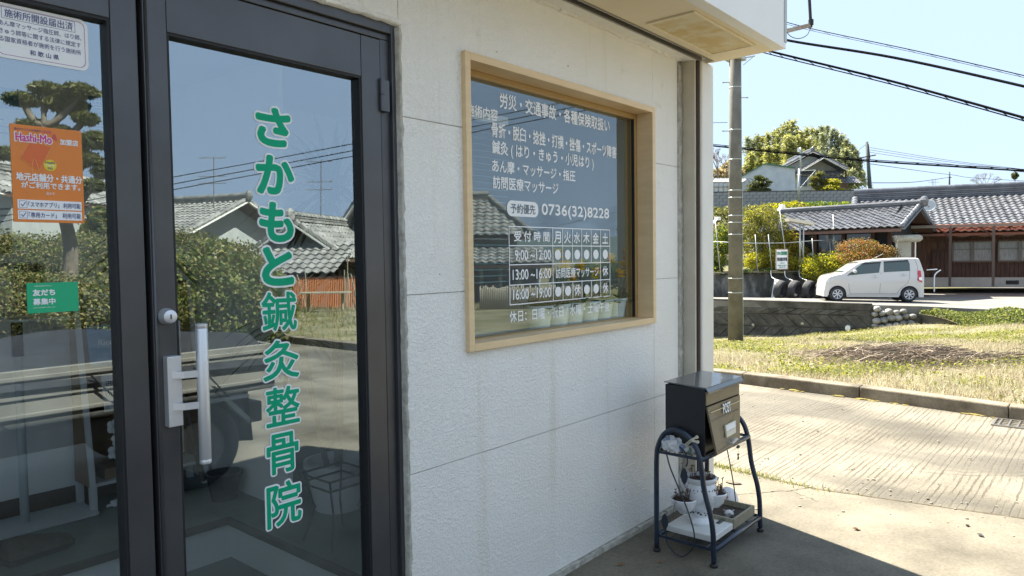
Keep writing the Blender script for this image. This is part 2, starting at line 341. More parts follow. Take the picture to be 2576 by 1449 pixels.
# ================================================================ ground
def hgt(x, y):
    """lie of the land beyond the kerb: flat by the drive, falling away towards the retaining wall"""
    t = (x-CAM.x)*FH.x + (y-CAM.y)*FH.y; s = (x-CAM.x)*RH.x + (y-CAM.y)*RH.y
    k = min(max((t-7.5)/14.5, 0), 1); side = min(max((12-s)/7, 0), 1); near = min(max((y+11)/6, 0), 1); rs = min(max((s-9.5)/4, 0), 1)
    z = .07 - ((.98)*k**1.3 + .52*side*k*k - .2*rs*k)*near - (.03*math.sin(x*1.7+y)+.02*math.sin(2.9*y-x))*min(k*3, 1)
    return z - max(0, t-24)*.0
n = 150; xs = np.concatenate([np.linspace(-60, 7.2, 24), [7.41], np.linspace(7.52, 30, 70), np.linspace(33, 170, 22)])
ys = np.concatenate([np.linspace(-120, -12, 26), np.linspace(-11, 26, 76), np.linspace(30, 130, 18)])
g = MB(); nx, ny = len(xs), len(ys)
for y in ys:
    for x in xs:
        o_ = (float(np.interp(y, [-26, -14, -8.7, -4, -1.31, -.09, 1.3, 9], [6.3, 6.75, 7.0, 7.18, 7.37, 7.6, 7.74, 7.6]))-7.38) if x < 12 else 0
        g.v.append((x+o_, y, hgt(x+o_, y) if x > 7.45 else -.06))
g.f = [(j*nx+i, j*nx+i+1, (j+1)*nx+i+1, (j+1)*nx+i) for j in range(ny-1) for i in range(nx-1)]
M_SOIL = mat('dry_field_soil', (.10, .10, .035), .95, c2=(.25, .215, .12), ns=1.1, bump=1, bs=30, dist=.03, detail=8)
tag(g.build('ground', M_SOIL, smooth=True), kind='structure')
JX = [(-14, 4.9), (-6, 4.95), (-3, 4.8), (-1.54, 4.686), (-.505, 4.509), (.19, 4.60), (1.2, 4.75), (3, 4.9), (9, 5.2)]
KX = [(-26, 6.3), (-14, 6.75), (-8.7, 7.0), (-7, 7.02), (-4, 7.18), (-1.31, 7.37), (-.09, 7.60), (1.3, 7.74), (3, 7.75), (9, 7.6)]
def interp(T, y): return float(np.interp(y, [a for a, b in T], [b for a, b in T]))
def strip(name, m, xa, xb, y0, y1, ny, nxx, zf, kind='structure'):
    s = MB(); yy = np.linspace(y0, y1, ny)
    for y in yy:
        a, b = xa(y), xb(y)
        for i in range(nxx+1): x = a+(b-a)*i/nxx; s.v.append((x, y, zf(x, y)))
    k = nxx+1; s.f = [(j*k+i, j*k+i+1, (j+1)*k+i+1, (j+1)*k+i) for j in range(ny-1) for i in range(nxx)]
    o = s.build(name, m, smooth=True); return tag(o, kind=kind)
strip('concrete_apron', M_APRON, lambda y: -14, lambda y: interp(JX, y)-.006, -14, 9, 60, 20, lambda x, y: 0)
strip('concrete_driveway', M_DRIVE, lambda y: interp(JX, y)+.008, lambda y: interp(KX, y), -26, 9, 160, 10, lambda x, y: -.004+.006*math.sin(y*2.1)*math.sin(x*1.3))
tag(MB().box(-30, 8, -30, 9.2, -.05, -.03).build('joint_bed', mat('dark_soil', (.05, .045, .03), .95)), kind='structure')
k = thing('roadside_kerb', 'long low weathered concrete kerb between the driveway and the dry grass field', 'kerb', (7.5, 0, 0))
ky = [-26, -20, -14, -9.5, -6.5, -4.2, -2.4, -1.2, .05, 1.3, 2.9, 5, 9]
for a, b in zip(ky[:-1], ky[1:]):
    p = MB(); x0, x1 = interp(KX, a)-7.5, interp(KX, b)-7.5; z = .115; a += .002; b -= .002
    p.hexa([(x0, a, -.05), (x0+.17, a, -.05), (x1+.17, b, -.05), (x1, b, -.05), (x0+.012, a, z), (x0+.165, a, z+.004), (x1+.165, b, z+.004), (x1+.012, b, z)])
    p.build('kerb_stone', M_KERB, k, bevel=.012)
def crack(pts, w_, label=None):
    b = MB(); P = [Vector(p) for p in pts]; fine = []
    for p, q in zip(P, P[1:]):
        for k_ in range(8): fine.append(p.lerp(q, k_/8)+Vector((random.gauss(0, .007), random.gauss(0, .007), 0)))
    fine.append(P[-1]); 
    for i, p in enumerate(fine):
        d = (fine[min(i+1, len(fine)-1)]-fine[max(i-1, 0)]).normalized(); n_ = Vector((-d.y, d.x, 0))*w_*random.uniform(.3, 1); b.v += [tuple(p-n_), tuple(p+n_)]
    b.f = [(2*i, 2*i+1, 2*i+3, 2*i+2) for i in range(len(fine)-1)]
    tag(b.build('ground_crack', mat('crack_dark', (.04, .033, .024), .95)), kind='structure')
crack([PZ(1835, 1247, .0012), PZ(1900, 1240, .0012), PZ(1990, 1234, .0012), PZ(2040, 1225, .0012)], .0035)
crack([PZ(1990, 1234, .0012), PZ(2015, 1245, .0012), PZ(2060, 1262, .0012)], .002)
crack([PZ(2170, 1010, .010), PZ(2050, 1030, .010), PZ(1900, 1048, .010)], .003)
crack([PZ(2576, 1190, .012), PZ(2400, 1186, .012), PZ(2200, 1170, .012)], .003)
JB = MB()
for y0_ in np.arange(-2.2, 1.8, .06):
    for w_, z_ in ((.008, .0013),): x0_, x1_ = interp(JX, y0_), interp(JX, y0_+.06); a_, c_ = random.uniform(.002, .011), random.uniform(.004, .016); JB.add([(x0_-a_, y0_, z_), (x0_+c_, y0_, z_), (x1_+c_, y0_+.06, z_), (x1_-a_, y0_+.06, z_)], [(0, 1, 2, 3)])
tag(JB.build('apron_joint', mat('joint_grime', (.05, .04, .026), .95, c2=(.11, .09, .05), ns=20)), kind='structure')
# moss and grit at the foot of the kerb
ms = MB()
for i in range(22):
    y = random.choice((-.95, -.35, -.15, .1, .62))+random.gauss(0, .1); x = interp(KX, y)-random.uniform(.0, .03)
    ms.ball((x, y, .0), random.uniform(.012, .035), 6, 3, .3, (1, 1.9, .35))
tag(ms.build('kerb_moss', mat('ochre_moss', (.13, .11, .03), .95, c2=(.24, .19, .05), ns=40, bump=1, bs=200)), kind='stuff')
gt = MB()
for i in range(260):
    y = random.uniform(-1.8, 1.3); x = interp(JX, y)+random.gauss(0.05, .3) if i % 2 else random.uniform(3.9, 7.2)
    r = random.choice((.003, .004, .006, .009)); gt.ball((x, y, r*.3), r, 5, 3, .3, (1.3, 1, .5))
tag(gt.build('drive_grit', mat('grit', (.13, .10, .07), .9, c2=(.34, .31, .25), ns=9)), kind='stuff')
# broken flake and leaves lying on the apron
def fallen_leaf(name, p, s, m, label, grp=None):
    b = MB(); pts = [(-.5, 0), (-.25, .26), (.1, .3), (.5, .02), (.15, -.28), (-.28, -.22)]
    a = random.uniform(0, 6)
    vs = [Vector((x*math.cos(a)-y*math.sin(a), x*math.sin(a)+y*math.cos(a), .12+.25*abs(y)+.1*math.sin(x*5)))*s for x, y in pts]
    vs.append(Vector((0, 0, .04))*s); b.add(vs, [(i, (i+1) % 6, 6) for i in range(6)])
    o = b.build(name, m); o.location = p; m2 = o.modifiers.new('s', 'SOLIDIFY'); m2.thickness = .0015
    tag(o, label, 'leaf', grp); return o
M_LEAFB = mat('dead_leaf', (.16, .075, .03), .7, c2=(.25, .13, .06), ns=60)
fallen_leaf('fallen_leaf', PZ(1561, 1442-20, .002), .035, M_LEAFB, 'curled brown dead leaf on the shaded apron, nearest the clinic wall')
fallen_leaf('fallen_leaf', PZ(1660, 1415, .002), .026, M_LEAFB, 'small brown dead leaf just in front of the near rear foot of the plant stand')
fallen_leaf('fallen_leaf', PZ(2155, 1332, .002), .04, M_LEAFB, 'tan curled leaf on the sunlit apron close to the shadow edge')
fallen_leaf('fallen_leaf', PZ(2433, 1322, .002), .034, M_GASKET, 'blackened leaf on the sunlit apron, left of the pair near the joint')
fallen_leaf('fallen_leaf', PZ(2467, 1348, .002), .038, M_GASKET, 'blackened leaf on the sunlit apron, right of the pair near the joint')
fl = MB().ball((0, 0, 0), .034, 9, 4, .12, (1, 1.5, .16)).build('concrete_flake', M_APRON, smooth=False); fl.location = PZ(1845, 1212, .008)
tag(fl, 'flat pale flake of plaster on the apron just behind the plant stand', 'flake')
# drain grate by the kerb
dg = thing('drain_grate', 'steel drain grate with square openings let into the drive beside the kerb', 'drain grate', (7.22, -1.45, .004))
MB().box(-.13, .13, -.32, .32, -.06, -.05).build('pit', M_GASKET, dg)
fr = MB().box(-.15, -.13, -.34, .34, -.02, .006).box(.13, .15, -.34, .34, -.02, .006).box(-.13, .13, -.34, -.32, -.02, .006).box(-.13, .13, .32, .34, -.02, .006)
fr.build('rim', M_STEEL, dg)
for i in range(10): MB().box(-.129, .129, -.29+i*.0644-.006, -.29+i*.0644+.006, -.02, .004).build('bar', M_STEEL, dg)
for i in range(3): MB().box(-.07+i*.07-.005, -.07+i*.07+.005, -.319, .319, -.024, .001).build('cross_bar', M_STEEL, dg)

# ================================================================ clinic building
B = thing('clinic_building', 'cream stuccoed clinic with dark glazed door, ochre framed window and deep canopy', 'building')
SOFZ = 2.549; WX0, WX1, WZ0, WZ1 = 1.99, 3.40, 1.10, 2.222; DX1, DZ1 = 1.664, 2.262
def with_holes(x0, x1, z0, z1, holes, y0, y1):
    xsx = sorted({x0, x1, *[min(max(h, x0), x1) for H in holes for h in H[:2]]}); zsx = sorted({z0, z1, *[min(max(h, z0), z1) for H in holes for h in H[2:]]})
    b = MB()
    for a, c in zip(xsx, xsx[1:]):
        for d, e in zip(zsx, zsx[1:]):
            mx, mz = (a+c)/2, (d+e)/2
            if any(H[0] < mx < H[1] and H[2] < mz < H[3] for H in holes): continue
            b.box(a, c, y0, y1, d, e)
    return b
HO = [(WX0, WX1, WZ0, WZ1), (-2.2, DX1, -1, DZ1)]
with_holes(-7, 3.765, 0, SOFZ+.3, HO, .0065, .16).build('wall_core', mat('joint_sealant', (.52, .50, .44), .8, c2=(.40, .38, .33), ns=12), B)
J = .0016
zr = [.03, .679, 1.322, 1.947, SOFZ+.02]; xc = [-7, -2.2, -.6, DX1, 3.43, 3.705]
for i in range(5):
    for j in range(4):
        x0, x1, z0, z1 = xc[i]+J, xc[i+1]-J, zr[j]+J, zr[j+1]-J
        if i < 3 and x1 > -2.2 and j < 3: continue
        if i == 3 and j == 2:
            MB().box(WX1, x1, 0, .0063, z0, z1).build('wall_panel', M_STUCCO, B); x1 = WX0
        b = with_holes(x0, x1, z0, z1, HO, 0, .0063)
        if b.v: 
            bm = b.mesh('wall_panel', M_STUCCO); q = bmesh.new(); q.from_mesh(bm); bmesh.ops.remove_doubles(q, verts=q.verts, dist=1e-5)
            bmesh.ops.delete(q, geom=[f for f in q.faces if len([e for e in f.edges if len(e.link_faces) > 2]) == len(f.edges)], context='FACES'); q.to_mesh(bm); q.free()
            link_mesh('wall_panel', bm, B)
# broken mortar line at the foot, rough corner bead, trims, shutter guide and post
mb = MB(); x = 1.67
while x < 3.7:
    l = random.uniform(.05, .14); mb.box(x, min(x+l, 3.7), -random.uniform(.012, .022), .03, 0, random.uniform(.02, .03)); x += l
mb.build('base_mortar', M_RAWST, B)
def rough_bar(x0, x1, y0, y1, z0, z1, step, jit, vertical=True):
    b = MB(); z = z0; pr = None
    while z < z1:
        ring = [(x0+random.uniform(-jit, jit), y1, z), (x0+random.uniform(-jit, jit), y0+random.uniform(-jit, jit), z), (x1+random.uniform(-jit, jit), y0+random.uniform(-jit, jit), z), (x1, y1, z)]
        i = len(b.v); b.v += ring
        if pr is not None: b.f += [(pr+k, pr+k+1, i+k+1, i+k) for k in range(3)]
        pr = i; z += step
    return b
rough_bar(3.708, 3.768, -.004, .03, 0, SOFZ, .03, .004).build('corner_render', M_RAWST, B, smooth=True)
MB().box(3.768, 3.785, -.075, .05, 0, SOFZ-.002).build('corner_trim', M_BEIGE, B)
MB().box(3.786, 3.80, -.084, .05, 0, SOFZ+.05).build('shutter_guide', M_CHANNEL, B)
MB().box(3.801, 3.807, -.090, .05, 0, SOFZ-.003).build('guide_lip', mat('brown_lip', (.25, .17, .11), .5), B)
MB().box(3.808, 3.965, -.10, .16, 0, SOFZ-.003).build('end_post', M_POST, B, bevel=.012)
# door reveal with sagging render edge
rough_bar(1.66, 1.672, -.006, .06, 0, DZ1, .025, .003).build('reveal_render', M_RAWST, B, smooth=True)
b = MB(); x = -2.2; pr = None
while x < DX1+.01:
    ring = [(x, .05, DZ1-.004+random.uniform(-.002, .002)), (x, -.006+random.uniform(-.003, .003), DZ1-.003+random.uniform(-.003, .003)), (x, -.008+random.uniform(-.003, .003), DZ1+.012+random.uniform(-.003, .003)), (x, .0, DZ1+.018)]
    i = len(b.v); b.v += ring
    if pr is not None: b.f += [(pr+q, pr+q+1, i+q+1, i+q) for q in range(3)]
    pr = i; x += .03
b.build('head_render', M_STUCCO, B, smooth=True)
for u_, v_, w_, h__ in ((1429, 166, .004, .007), (1549, 1231, .005, .004), (1568, 1230, .004, .004), (1250, 130, .003, .005), (1106, 690, .003, .004), (1440, 980, .004, .003)):
    p_ = PY(u_, v_, -.0007); MB().box(p_.x-w_/2, p_.x+w_/2, -.0012, -.0002, p_.z-h__/2, p_.z+h__/2).build('wall_mark', M_CHANNEL, B)
# canopy: stuccoed strip, shutter slot, soffit, fascia
MB().box(-7, 3.80, -.092, -.001, SOFZ-.006, SOFZ+.10).build('soffit_strip', M_STUCCO, B)
b = MB(); x = -2; 
while x < 3.69: b.box(x, x+.05, -.016-random.uniform(0, .008), 0.0, SOFZ-.012-random.uniform(0, .005), SOFZ+.002); x += .051
b.build('soffit_bead', M_STUCCO, B)
MB().box(-7, 3.80, -.104, -.093, SOFZ-.012, SOFZ+.10).box(-7, 3.80, -.138, -.130, SOFZ-.006, SOFZ+.10).build('slot_rail', M_STEEL, B)
MB().box(-7, 3.82, -.130, -.104, SOFZ+.05, SOFZ+.10).build('shutter_slot', M_CHANNEL, B)
CY, CX = -.528, 3.925
MB().box(-7, 3.896, CY+.06, -.139, SOFZ, SOFZ+.10).build('soffit', M_SOFFIT, B)
MB().box(3.8962, CX-.003, CY+.06, .16, SOFZ+.001, SOFZ+.10).build('soffit_end', M_SOFFIT, B)
MB().box(-7, CX, CY, CY+.06, SOFZ-.002, 3.35).build('fascia', M_CANOPY, B, bevel=.003)
MB().box(CX-.03, CX+.003, CY-.004, CY+.03, SOFZ+.03, 3.35).build('corner_strip', mat('corner_strip_metal', (.42, .42, .4), .4, .5), B)
MB().box(CX-.06, CX-.002, CY+.06, 0.16, SOFZ+.1, 3.35).build('fascia_end', M_CANOPY, B)
# hatch in the soffit
h = MB().box(3.05, 3.72, -.425, -.20, SOFZ-.006, SOFZ-.001).build('hatch', M_HATCH, B)
fr = MB(); 
for a in ((3.03, 3.74, -.437, -.425), (3.03, 3.74, -.20, -.188), (3.03, 3.05, -.425, -.20), (3.72, 3.74, -.425, -.20)): fr.box(a[0], a[1], a[2], a[3], SOFZ-.010, SOFZ-.001)
fr.build('hatch_frame', M_SOFFIT, B, bevel=.002)
# building mass
M_MASS = mat('cream_mass', (.72, .70, .64), .8)
MB().box(-7, 3.92, -.05, .16, SOFZ+.3, 3.2).build('upper_wall', M_MASS, B)
MB().box(3.80, 3.964, .162, 8, 0, 3.2).build('end_wall', M_MASS, B)
MB().box(-7, 3.799, 7.8, 8, 0, 3.2).box(-7.2, -7, 0, 8, 0, 3.2).build('rear_walls', M_MASS, B)
MB().box(-7.2, 3.95, -.05, 8, 3.2, 3.28).build('flat_roof', M_MASS, B)
# ---------------- door frame, leaves
DF = B
Y0, YG = .018, .045
F = MB()
F.box(1.605, 1.6435, .03, .12, 0, 2.205).box(1.6435, 1.660, .014, .12, 0, 2.262)
F.box(-2.2, 1.6435, .014, .12, 2.226, 2.262).box(-2.2, 1.6435, .03, .12, 2.2051, 2.2259)
F.box(.800, .806, .03, .1, 0, 2.205).box(-.62, -.55, .02, .1, 0, 2.205)
F.build('door_frame', M_ALU, B, bevel=.0025)
MB().box(1.597, 1.605, .045, .1, 0, 2.205).box(-.55, 1.597, .045, .1, 2.197, 2.205).box(.8061, .812, .05, .1, 0, 2.197).build('door_seal', M_GASKET, B)
def leaf(name, x0, x1, st0, st1, zt, zb, label):
    d = MB().box(x0, x0+st0, Y0, .075, .02, 2.197).box(x1-st1, x1, Y0, .075, .02, 2.197)
    d.box(x0+st0+.0012, x1-st1-.0012, Y0+.0005, .075, zt, 2.197).box(x0+st0+.0012, x1-st1-.0012, Y0+.0005, .075, .02, zb)
    o = d.build(name, M_ALU, B, bevel=.002); o['label'] = label
    a, c = x0+st0, x1-st1; gk = MB(); q = .007
    gk.box(a, a+q, Y0+.004, .07, zb, zt).box(c-q, c, Y0+.004, .07, zb, zt).box(a+q, c-q, Y0+.004, .07, zt-q, zt).box(a+q, c-q, Y0+.004, .07, zb, zb+q)
    gk.build('gasket', M_GASKET, o)
    MB().box(a+q, c-q, YG, YG+.006, zb+q, zt-q).build('glass', M_GLASS, o)
    return o, a, c
DR, a, c = leaf('door', .815, 1.595, .061, .079, 2.060, .2, 'right-hand glazed door leaf with silver bar handle and green lettering')
DL, a2, c2_ = leaf('door_sidelight', -.55, .800, .05, .063, 2.062, .2, 'left-hand fixed pane carrying three stickers')
# bead on the meeting stile
MB().tube([(.822, .016, .03), (.822, .016, 2.19)], .004, 8).build('edge_bead', M_ALU, DR, smooth=True)
# hinge
hg = MB().box(1.60, 1.622, .004, .03, 1.955, 2.06); hg.tube([(1.597, .012, 1.955), (1.597, .012, 2.01)], .010, 12).tube([(1.597, .012, 2.012), (1.597, .012, 2.065)], .010, 12)
hg.build('hinge', M_ALU, DR, auto=True)
# lock
lk = MB().lathe([(.022, .018), (.0215, .004), (.018, -.006), (.0175, -.010), (.013, -.0125), (.0, -.0125)], (.849, 0, 1.306), 28, 'y'); lk.build('lock', M_SILVER, DR, auto=True)
MB().box(.8475, .8505, -.0135, -.0126, 1.3, 1.312).build('keyhole', M_GASKET, DR)
# handle
hn = MB().box(.836, .874, -.010, Y0-.001, 1.012, 1.200).build('handle_plate', M_SILVER, DR, bevel=.002)
BX, BY = .918, -.036
for zc_ in (1.150, 1.065):
    P = [(.848, -.0105), (.870, -.030), (.905, -.040), (BX-.006, -.040)]
    m_ = MB()
    for (xa, ya), (xb, yb) in zip(P, P[1:]): m_.hexa([(xa, ya, zc_-.009), (xb, yb, zc_-.009), (xb, yb+.006, zc_-.009), (xa, ya+.006, zc_-.009), (xa, ya, zc_+.009), (xb, yb, zc_+.009), (xb, yb+.006, zc_+.009), (xa, ya+.006, zc_+.009)])
    m_.build('handle_arm', M_SILVER, DR)
bar = MB().lathe([(.0, 0), (.0150, 0), (.0157, .002), (.0157, .010), (.0150, .0112), (.0155, .0122), (.0155, .366), (.0150, .367), (.0157, .368), (.0157, .377), (.014, .379), (0, .379)], (BX, BY, .904), 28)
bar.build('handle_bar', M_SILVER, DR, auto=True)

# ---------------- window
W = MB()
fw, yo, yi = .027, -.022, .075
W.box(WX0-.018, WX0+.012, yo, yi, WZ0-.012, WZ1+.012); W.box(WX1-.012, WX1+.018, yo, yi, WZ0-.012, WZ1+.012)
W.box(WX0+.012, WX1-.012, yo, yi, WZ1-.018, WZ1+.012).box(WX0+.012, WX1-.012, yo, yi, WZ0-.012, WZ0+.018)
WN = W.build('window', M_OAK, B, bevel=.002)
W2 = MB().box(WX0+.012, WX0+.05, yi, .13, WZ0+.018, WZ1-.018).box(WX1-.045, WX1-.012, yi, .13, WZ0+.018, WZ1-.018)
W2.box(WX0+.05, WX1-.045, yi, .13, WZ1-.045, WZ1-.018).box(WX0+.05, WX1-.045, yi, .13, WZ0+.0181, WZ0+.022)
W2.build('inner_sash', mat('dark_ochre_sash', (.42, .27, .10), .45), WN)
MB().box(WX1-.052, WX1-.0455, .07, .085, WZ0+.022, WZ1-.045).build('sash_seal', M_GASKET, WN)
MB().box(WX0+.05, WX1-.0525, .09, .096, WZ0+.022, WZ1-.045).build('window_glass', M_WGLASS, WN)
# ================================================================ interior
M_IWALL = mat('interior_wall', (.82, .84, .83), .8, c2=(.78, .80, .79), ns=3)
M_IFLOOR = mat('green_vinyl_floor', (.075, .115, .11), .4, c2=(.10, .145, .135), ns=6, detail=8)
M_IDARK = mat('dark_trim', (.03, .025, .022), .5)
RI = thing('entrance_room', 'entrance hall seen through the glass with green raised floor and white riser', 'room', (0, 0, 0))
MB().box(-3, 3.6, 2.2, 2.25, 0, 2.43).box(-3.05, -3, .2, 2.2, 0, 2.43).box(3.6, 3.65, .2, 2.2, 0, 2.43).build('interior_wall', M_IWALL, RI)
MB().box(-3, 3.6, .17, 2.2, 2.43, 2.47).build('ceiling', M_IWALL, RI)
MB().box(-3, 3.6, .17, 2.2, .004, .012).build('entrance_floor', mat('grey_tile', (.2, .21, .2), .5), RI)
MB().box(-3, 1.71, 1.36, 2.2, .012, .195).box(1.71, 3.6, .17, 2.2, .012, .195).build('riser', mat('white_riser', (.66, .70, .68), .6), RI)
MB().box(-3, 1.70, 1.35, 2.2, .1951, .215).box(1.7001, 3.6, .17, 2.2, .1951, .215).build('raised_floor', M_IFLOOR, RI)
MB().box(-3, 1.70, 1.328, 1.3499, .186, .2165).box(1.678, 1.70, .17, 1.328, .186, .2165).build('floor_nosing', M_IDARK, RI)
MB().box(-3, 3.6, 2.185, 2.1999, .215, .30).build('skirting', mat('brown_skirting', (.12, .085, .06), .6), RI)
MB().box(1.93, 1.96, 1.2, 2.2, .215, 2.43).build('partition', M_IWALL, RI)
# posters on the rear wall
M_PAPER = mat('poster_paper', (.80, .82, .82), .7); M_BLUEP = mat('poster_blue', (.10, .25, .42), .7); M_INK = mat('grey_ink', (.25, .28, .33), .7)
def poster(x0, x1, z0, z1, head, lines, label, y=2.19):
    p = thing('wall_poster', label, 'poster', ((x0+x1)/2, y, z0), group='notices on the rear wall')
    ox, oz = (x0+x1)/2, z0
    MB().box(x0-ox, x1-ox, 0, .004, 0, z1-oz).build('sheet', M_PAPER, p)
    if head:
        MB().box(x0-ox+.02, x1-ox-.02, -.003, -.0005, z1-oz-.12, z1-oz-.02).build('header', M_BLUEP, p)
        lettering('heading', head, M_PAPER, (x0-ox+.04, -.0045, z1-oz-.105), h=.07, parent=p)
    b = MB(); z = z1-oz-.17
    while z > .05:
        b.box(x0-ox+.04, x1-ox-.04-random.uniform(0, .2*(x1-x0)), -.002, -.0005, z-.008, z); z -= .032 if random.random() < .8 else .07
    b.build('printed_lines', M_INK, p)
poster(1.42, 1.78, 1.55, 2.34, '受ける場合は', 1, 'white notice with blue header on the rear wall, left of the two dense ones')
poster(1.20, 1.40, 1.6, 2.3, None, 1, 'narrow white notice on the rear wall behind the stickers')
poster(.70, 1.15, 1.5, 2.32, '電話番号', 1, 'wide white notice on the rear wall behind the orange sticker')
# magazine rack
M_RACKW = mat('rack_board', (.30, .20, .12), .5, c2=(.26, .17, .10), ns=9, stretch=(1, 1, .2)); M_RACKE = mat('rack_edge', (.62, .64, .64), .5)
rk = thing('magazine_rack', 'brown magazine rack with pale edges and sloping shelves inside the entrance', 'magazine rack', (1.3, 2.0, .215))
def rackside(x):
    P = [(-.05, .12), (.16, .12), (.16, 1.13), (.10, 1.13)]
    return MB().prism(P, (.02, 0, 0), (x, 0, 0), (0, 1, 0), (0, 0, 1))
rackside(0).build('side_panel', M_RACKW, rk); rackside(.58).build('side_panel', M_RACKW, rk)
for x in (0, .58): MB().prism([(-.062, .11), (-.05, .11), (.10, 1.13), (.088, 1.13)], (.026, 0, 0), (x-.003, 0, 0), (0, 1, 0), (0, 0, 1)).build('edge_strip', M_RACKE, rk)
for z, d in ((.12, -.05), (.46, .0), (.70, .034), (.92, .066)): MB().box(.02, .58, d, .155, z, z+.016).build('shelf', M_RACKE if z < .2 else M_RACKW, rk)
MB().box(.02, .58, .155, .165, .12, 1.13).build('back_panel', M_RACKW, rk)
for x in (.0, .57): 
    for y in (-.05, .13): MB().box(x, x+.03, y, y+.03, 0, .12).build('leg', M_RACKE, rk)
def magazine(x0, x1, z0, z1, y0, y1, col, texts, label, col2=None):
    m_ = mat('cover_'+label[:8].replace(' ', '_'), col, .35, c2=col2, ns=18)
    up = Vector((0, y1-y0, z1-z0)).normalized(); nrm = Vector((0, -up.z, up.y))
    t = thing('magazine', label, 'magazine', (x0, y0, z0), group='magazines in the rack')
    o = MB(); h = (Vector((0, y1-y0, z1-z0))).length; w_ = x1-x0
    o.hexa([Vector((0, 0, 0)), Vector((w_, 0, 0)), Vector((w_, 0, 0))-nrm*.008, -nrm*.008, up*h, Vector((w_, 0, 0))+up*h, Vector((w_, 0, 0))+up*h-nrm*.008, up*h-nrm*.008])
    o.build('cover', m_, t)
    for s, fx, fz, hh, mm in texts:
        lettering('title', s, mm, Vector((w_*fx, 0, 0))+up*h*fz+nrm*.001, h=h*hh, uy=tuple(up), parent=t)
    return t
M_INKB = mat('dark_print', (.03, .04, .06), .5)
magazine(1.345, 1.56, 1.145, 1.345, 2.065, 2.11, (.10, .14, .12), [('Newton', .04, .62, .26, M_PAPER), ('次元とは何か', .04, .2, .24, M_PAPER)], 'dark science magazine on the top shelf of the rack')
magazine(1.35, 1.58, .925, 1.135, 2.03, 2.07, (.04, .30, .52), [('Rice Fields', .2, .5, .14, M_PAPER), ('JAPAN', .4, .8, .12, M_PAPER)], 'blue magazine about rice fields on the second shelf', (.02, .2, .45))
magazine(1.47, 1.66, .86, .965, 2.0, 2.02, (.12, .45, .60), [('Ta', .1, .25, .55, M_PAPER)], 'pale blue travel magazine standing behind the white one')
magazine(1.385, 1.60, .70, .885, 1.965, 2.0, (.66, .68, .68), [('西洋絵画', .08, .62, .2, M_INKB), ('BEST100', .05, .4, .17, M_INKB)], 'white painting magazine on the lower shelf of the rack', (.72, .72, .7))
magazine(2.10-.05, 2.18, .70, .93, 1.98, 2.0, (.60, .66, .66), [('珈琲', .15, .3, .45, M_INKB)], 'coffee magazine seen beside the door handle')
# orchid, tin, extension lead on the bottom shelf
oc = thing('orchid_pot', 'white orchid blossoms in a wooden trough on the bottom shelf of the rack', 'orchid', (1.42, 1.98, .352))
MB().box(-.04, .30, .0, .12, 0, .055).build('trough', mat('trough_wood', (.25, .17, .09), .7, c2=(.2, .13, .07), ns=8), oc)
MB().tube([(.05, .05, .05), (.04, .02, .2), (.1, .0, .3), (.2, -.01, .26)], .003, 5).build('stem', M_INKB, oc)
for (x, z) in ((.0, .27), (.05, .24), (.02, .2), (.06, .17), (.0, .14), (.17, .26), (.15, .21), (.2, .23), (.18, .17)):
    b = MB()
    for q in range(5): a = q*1.256+x*9; b.ball((.022*math.cos(a), 0, .022*math.sin(a)), .019, 7, 4, .1, (1, .25, 1))
    o = b.build('blossom', M_WHITE, oc, smooth=True); o.location = (x, -.03, z)
pl = MB().box(0, .07, 0, .035, 0, .03).box(-.03, .0, .01, .025, .005, .02).build('power_strip', M_WHITE, bevel=.006); pl.location = (1.40, 1.93, .217); pl.rotation_euler = (0, 0, .3)
tag(pl, 'white plug block lying on the floor under the rack', 'power strip')
# sanitiser stand
M_STANDG = mat('stand_white', (.55, .60, .62), .4); M_DKPL = mat('dark_plastic', (.03, .032, .035), .25)
ss = thing('sanitiser_stand', 'white hand sanitiser stand with dark dispenser and wide flat base inside the entrance', 'sanitiser stand', (1.04, 2.03, .2165))
MB().prism(rrect(.50, .28, .03), (0, 0, .008), (-.22, -.15, 0), (1, 0, 0), (0, 1, 0)).build('base', M_STANDG, ss)
MB().tube([(0, 0, .008), (0, 0, .80)], .019, 16).build('pole', M_STANDG, ss, smooth=True)
MB().tube([(0, 0, .80), (0, 0, .96)], .024, 16).build('clamp', M_DKPL, ss, smooth=True)
MB().prism(rrect(.26, .16, .03), (0, 0, .012), (-.05, -.14, .97), (1, 0, 0), (0, 1, 0)).build('drip_tray', M_STANDG, ss)
MB().box(-.075, .055, -.06, .06, .99, 1.24).build('dispenser_back', mat('grey_plastic', (.22, .23, .24), .4), ss, bevel=.02)
MB().box(-.02, .095, -.10, -.055, 1.0, 1.235).build('dispenser', M_DKPL, ss, bevel=.018)
tm = MB().box(-.09, .05, -.05, 0, 0, .09).build('temperature_display', M_DKPL, bevel=.012); tm.location = (.98, 2.05, 1.50)
tag(tm, 'black temperature display mounted above the sanitiser dispenser', 'display')
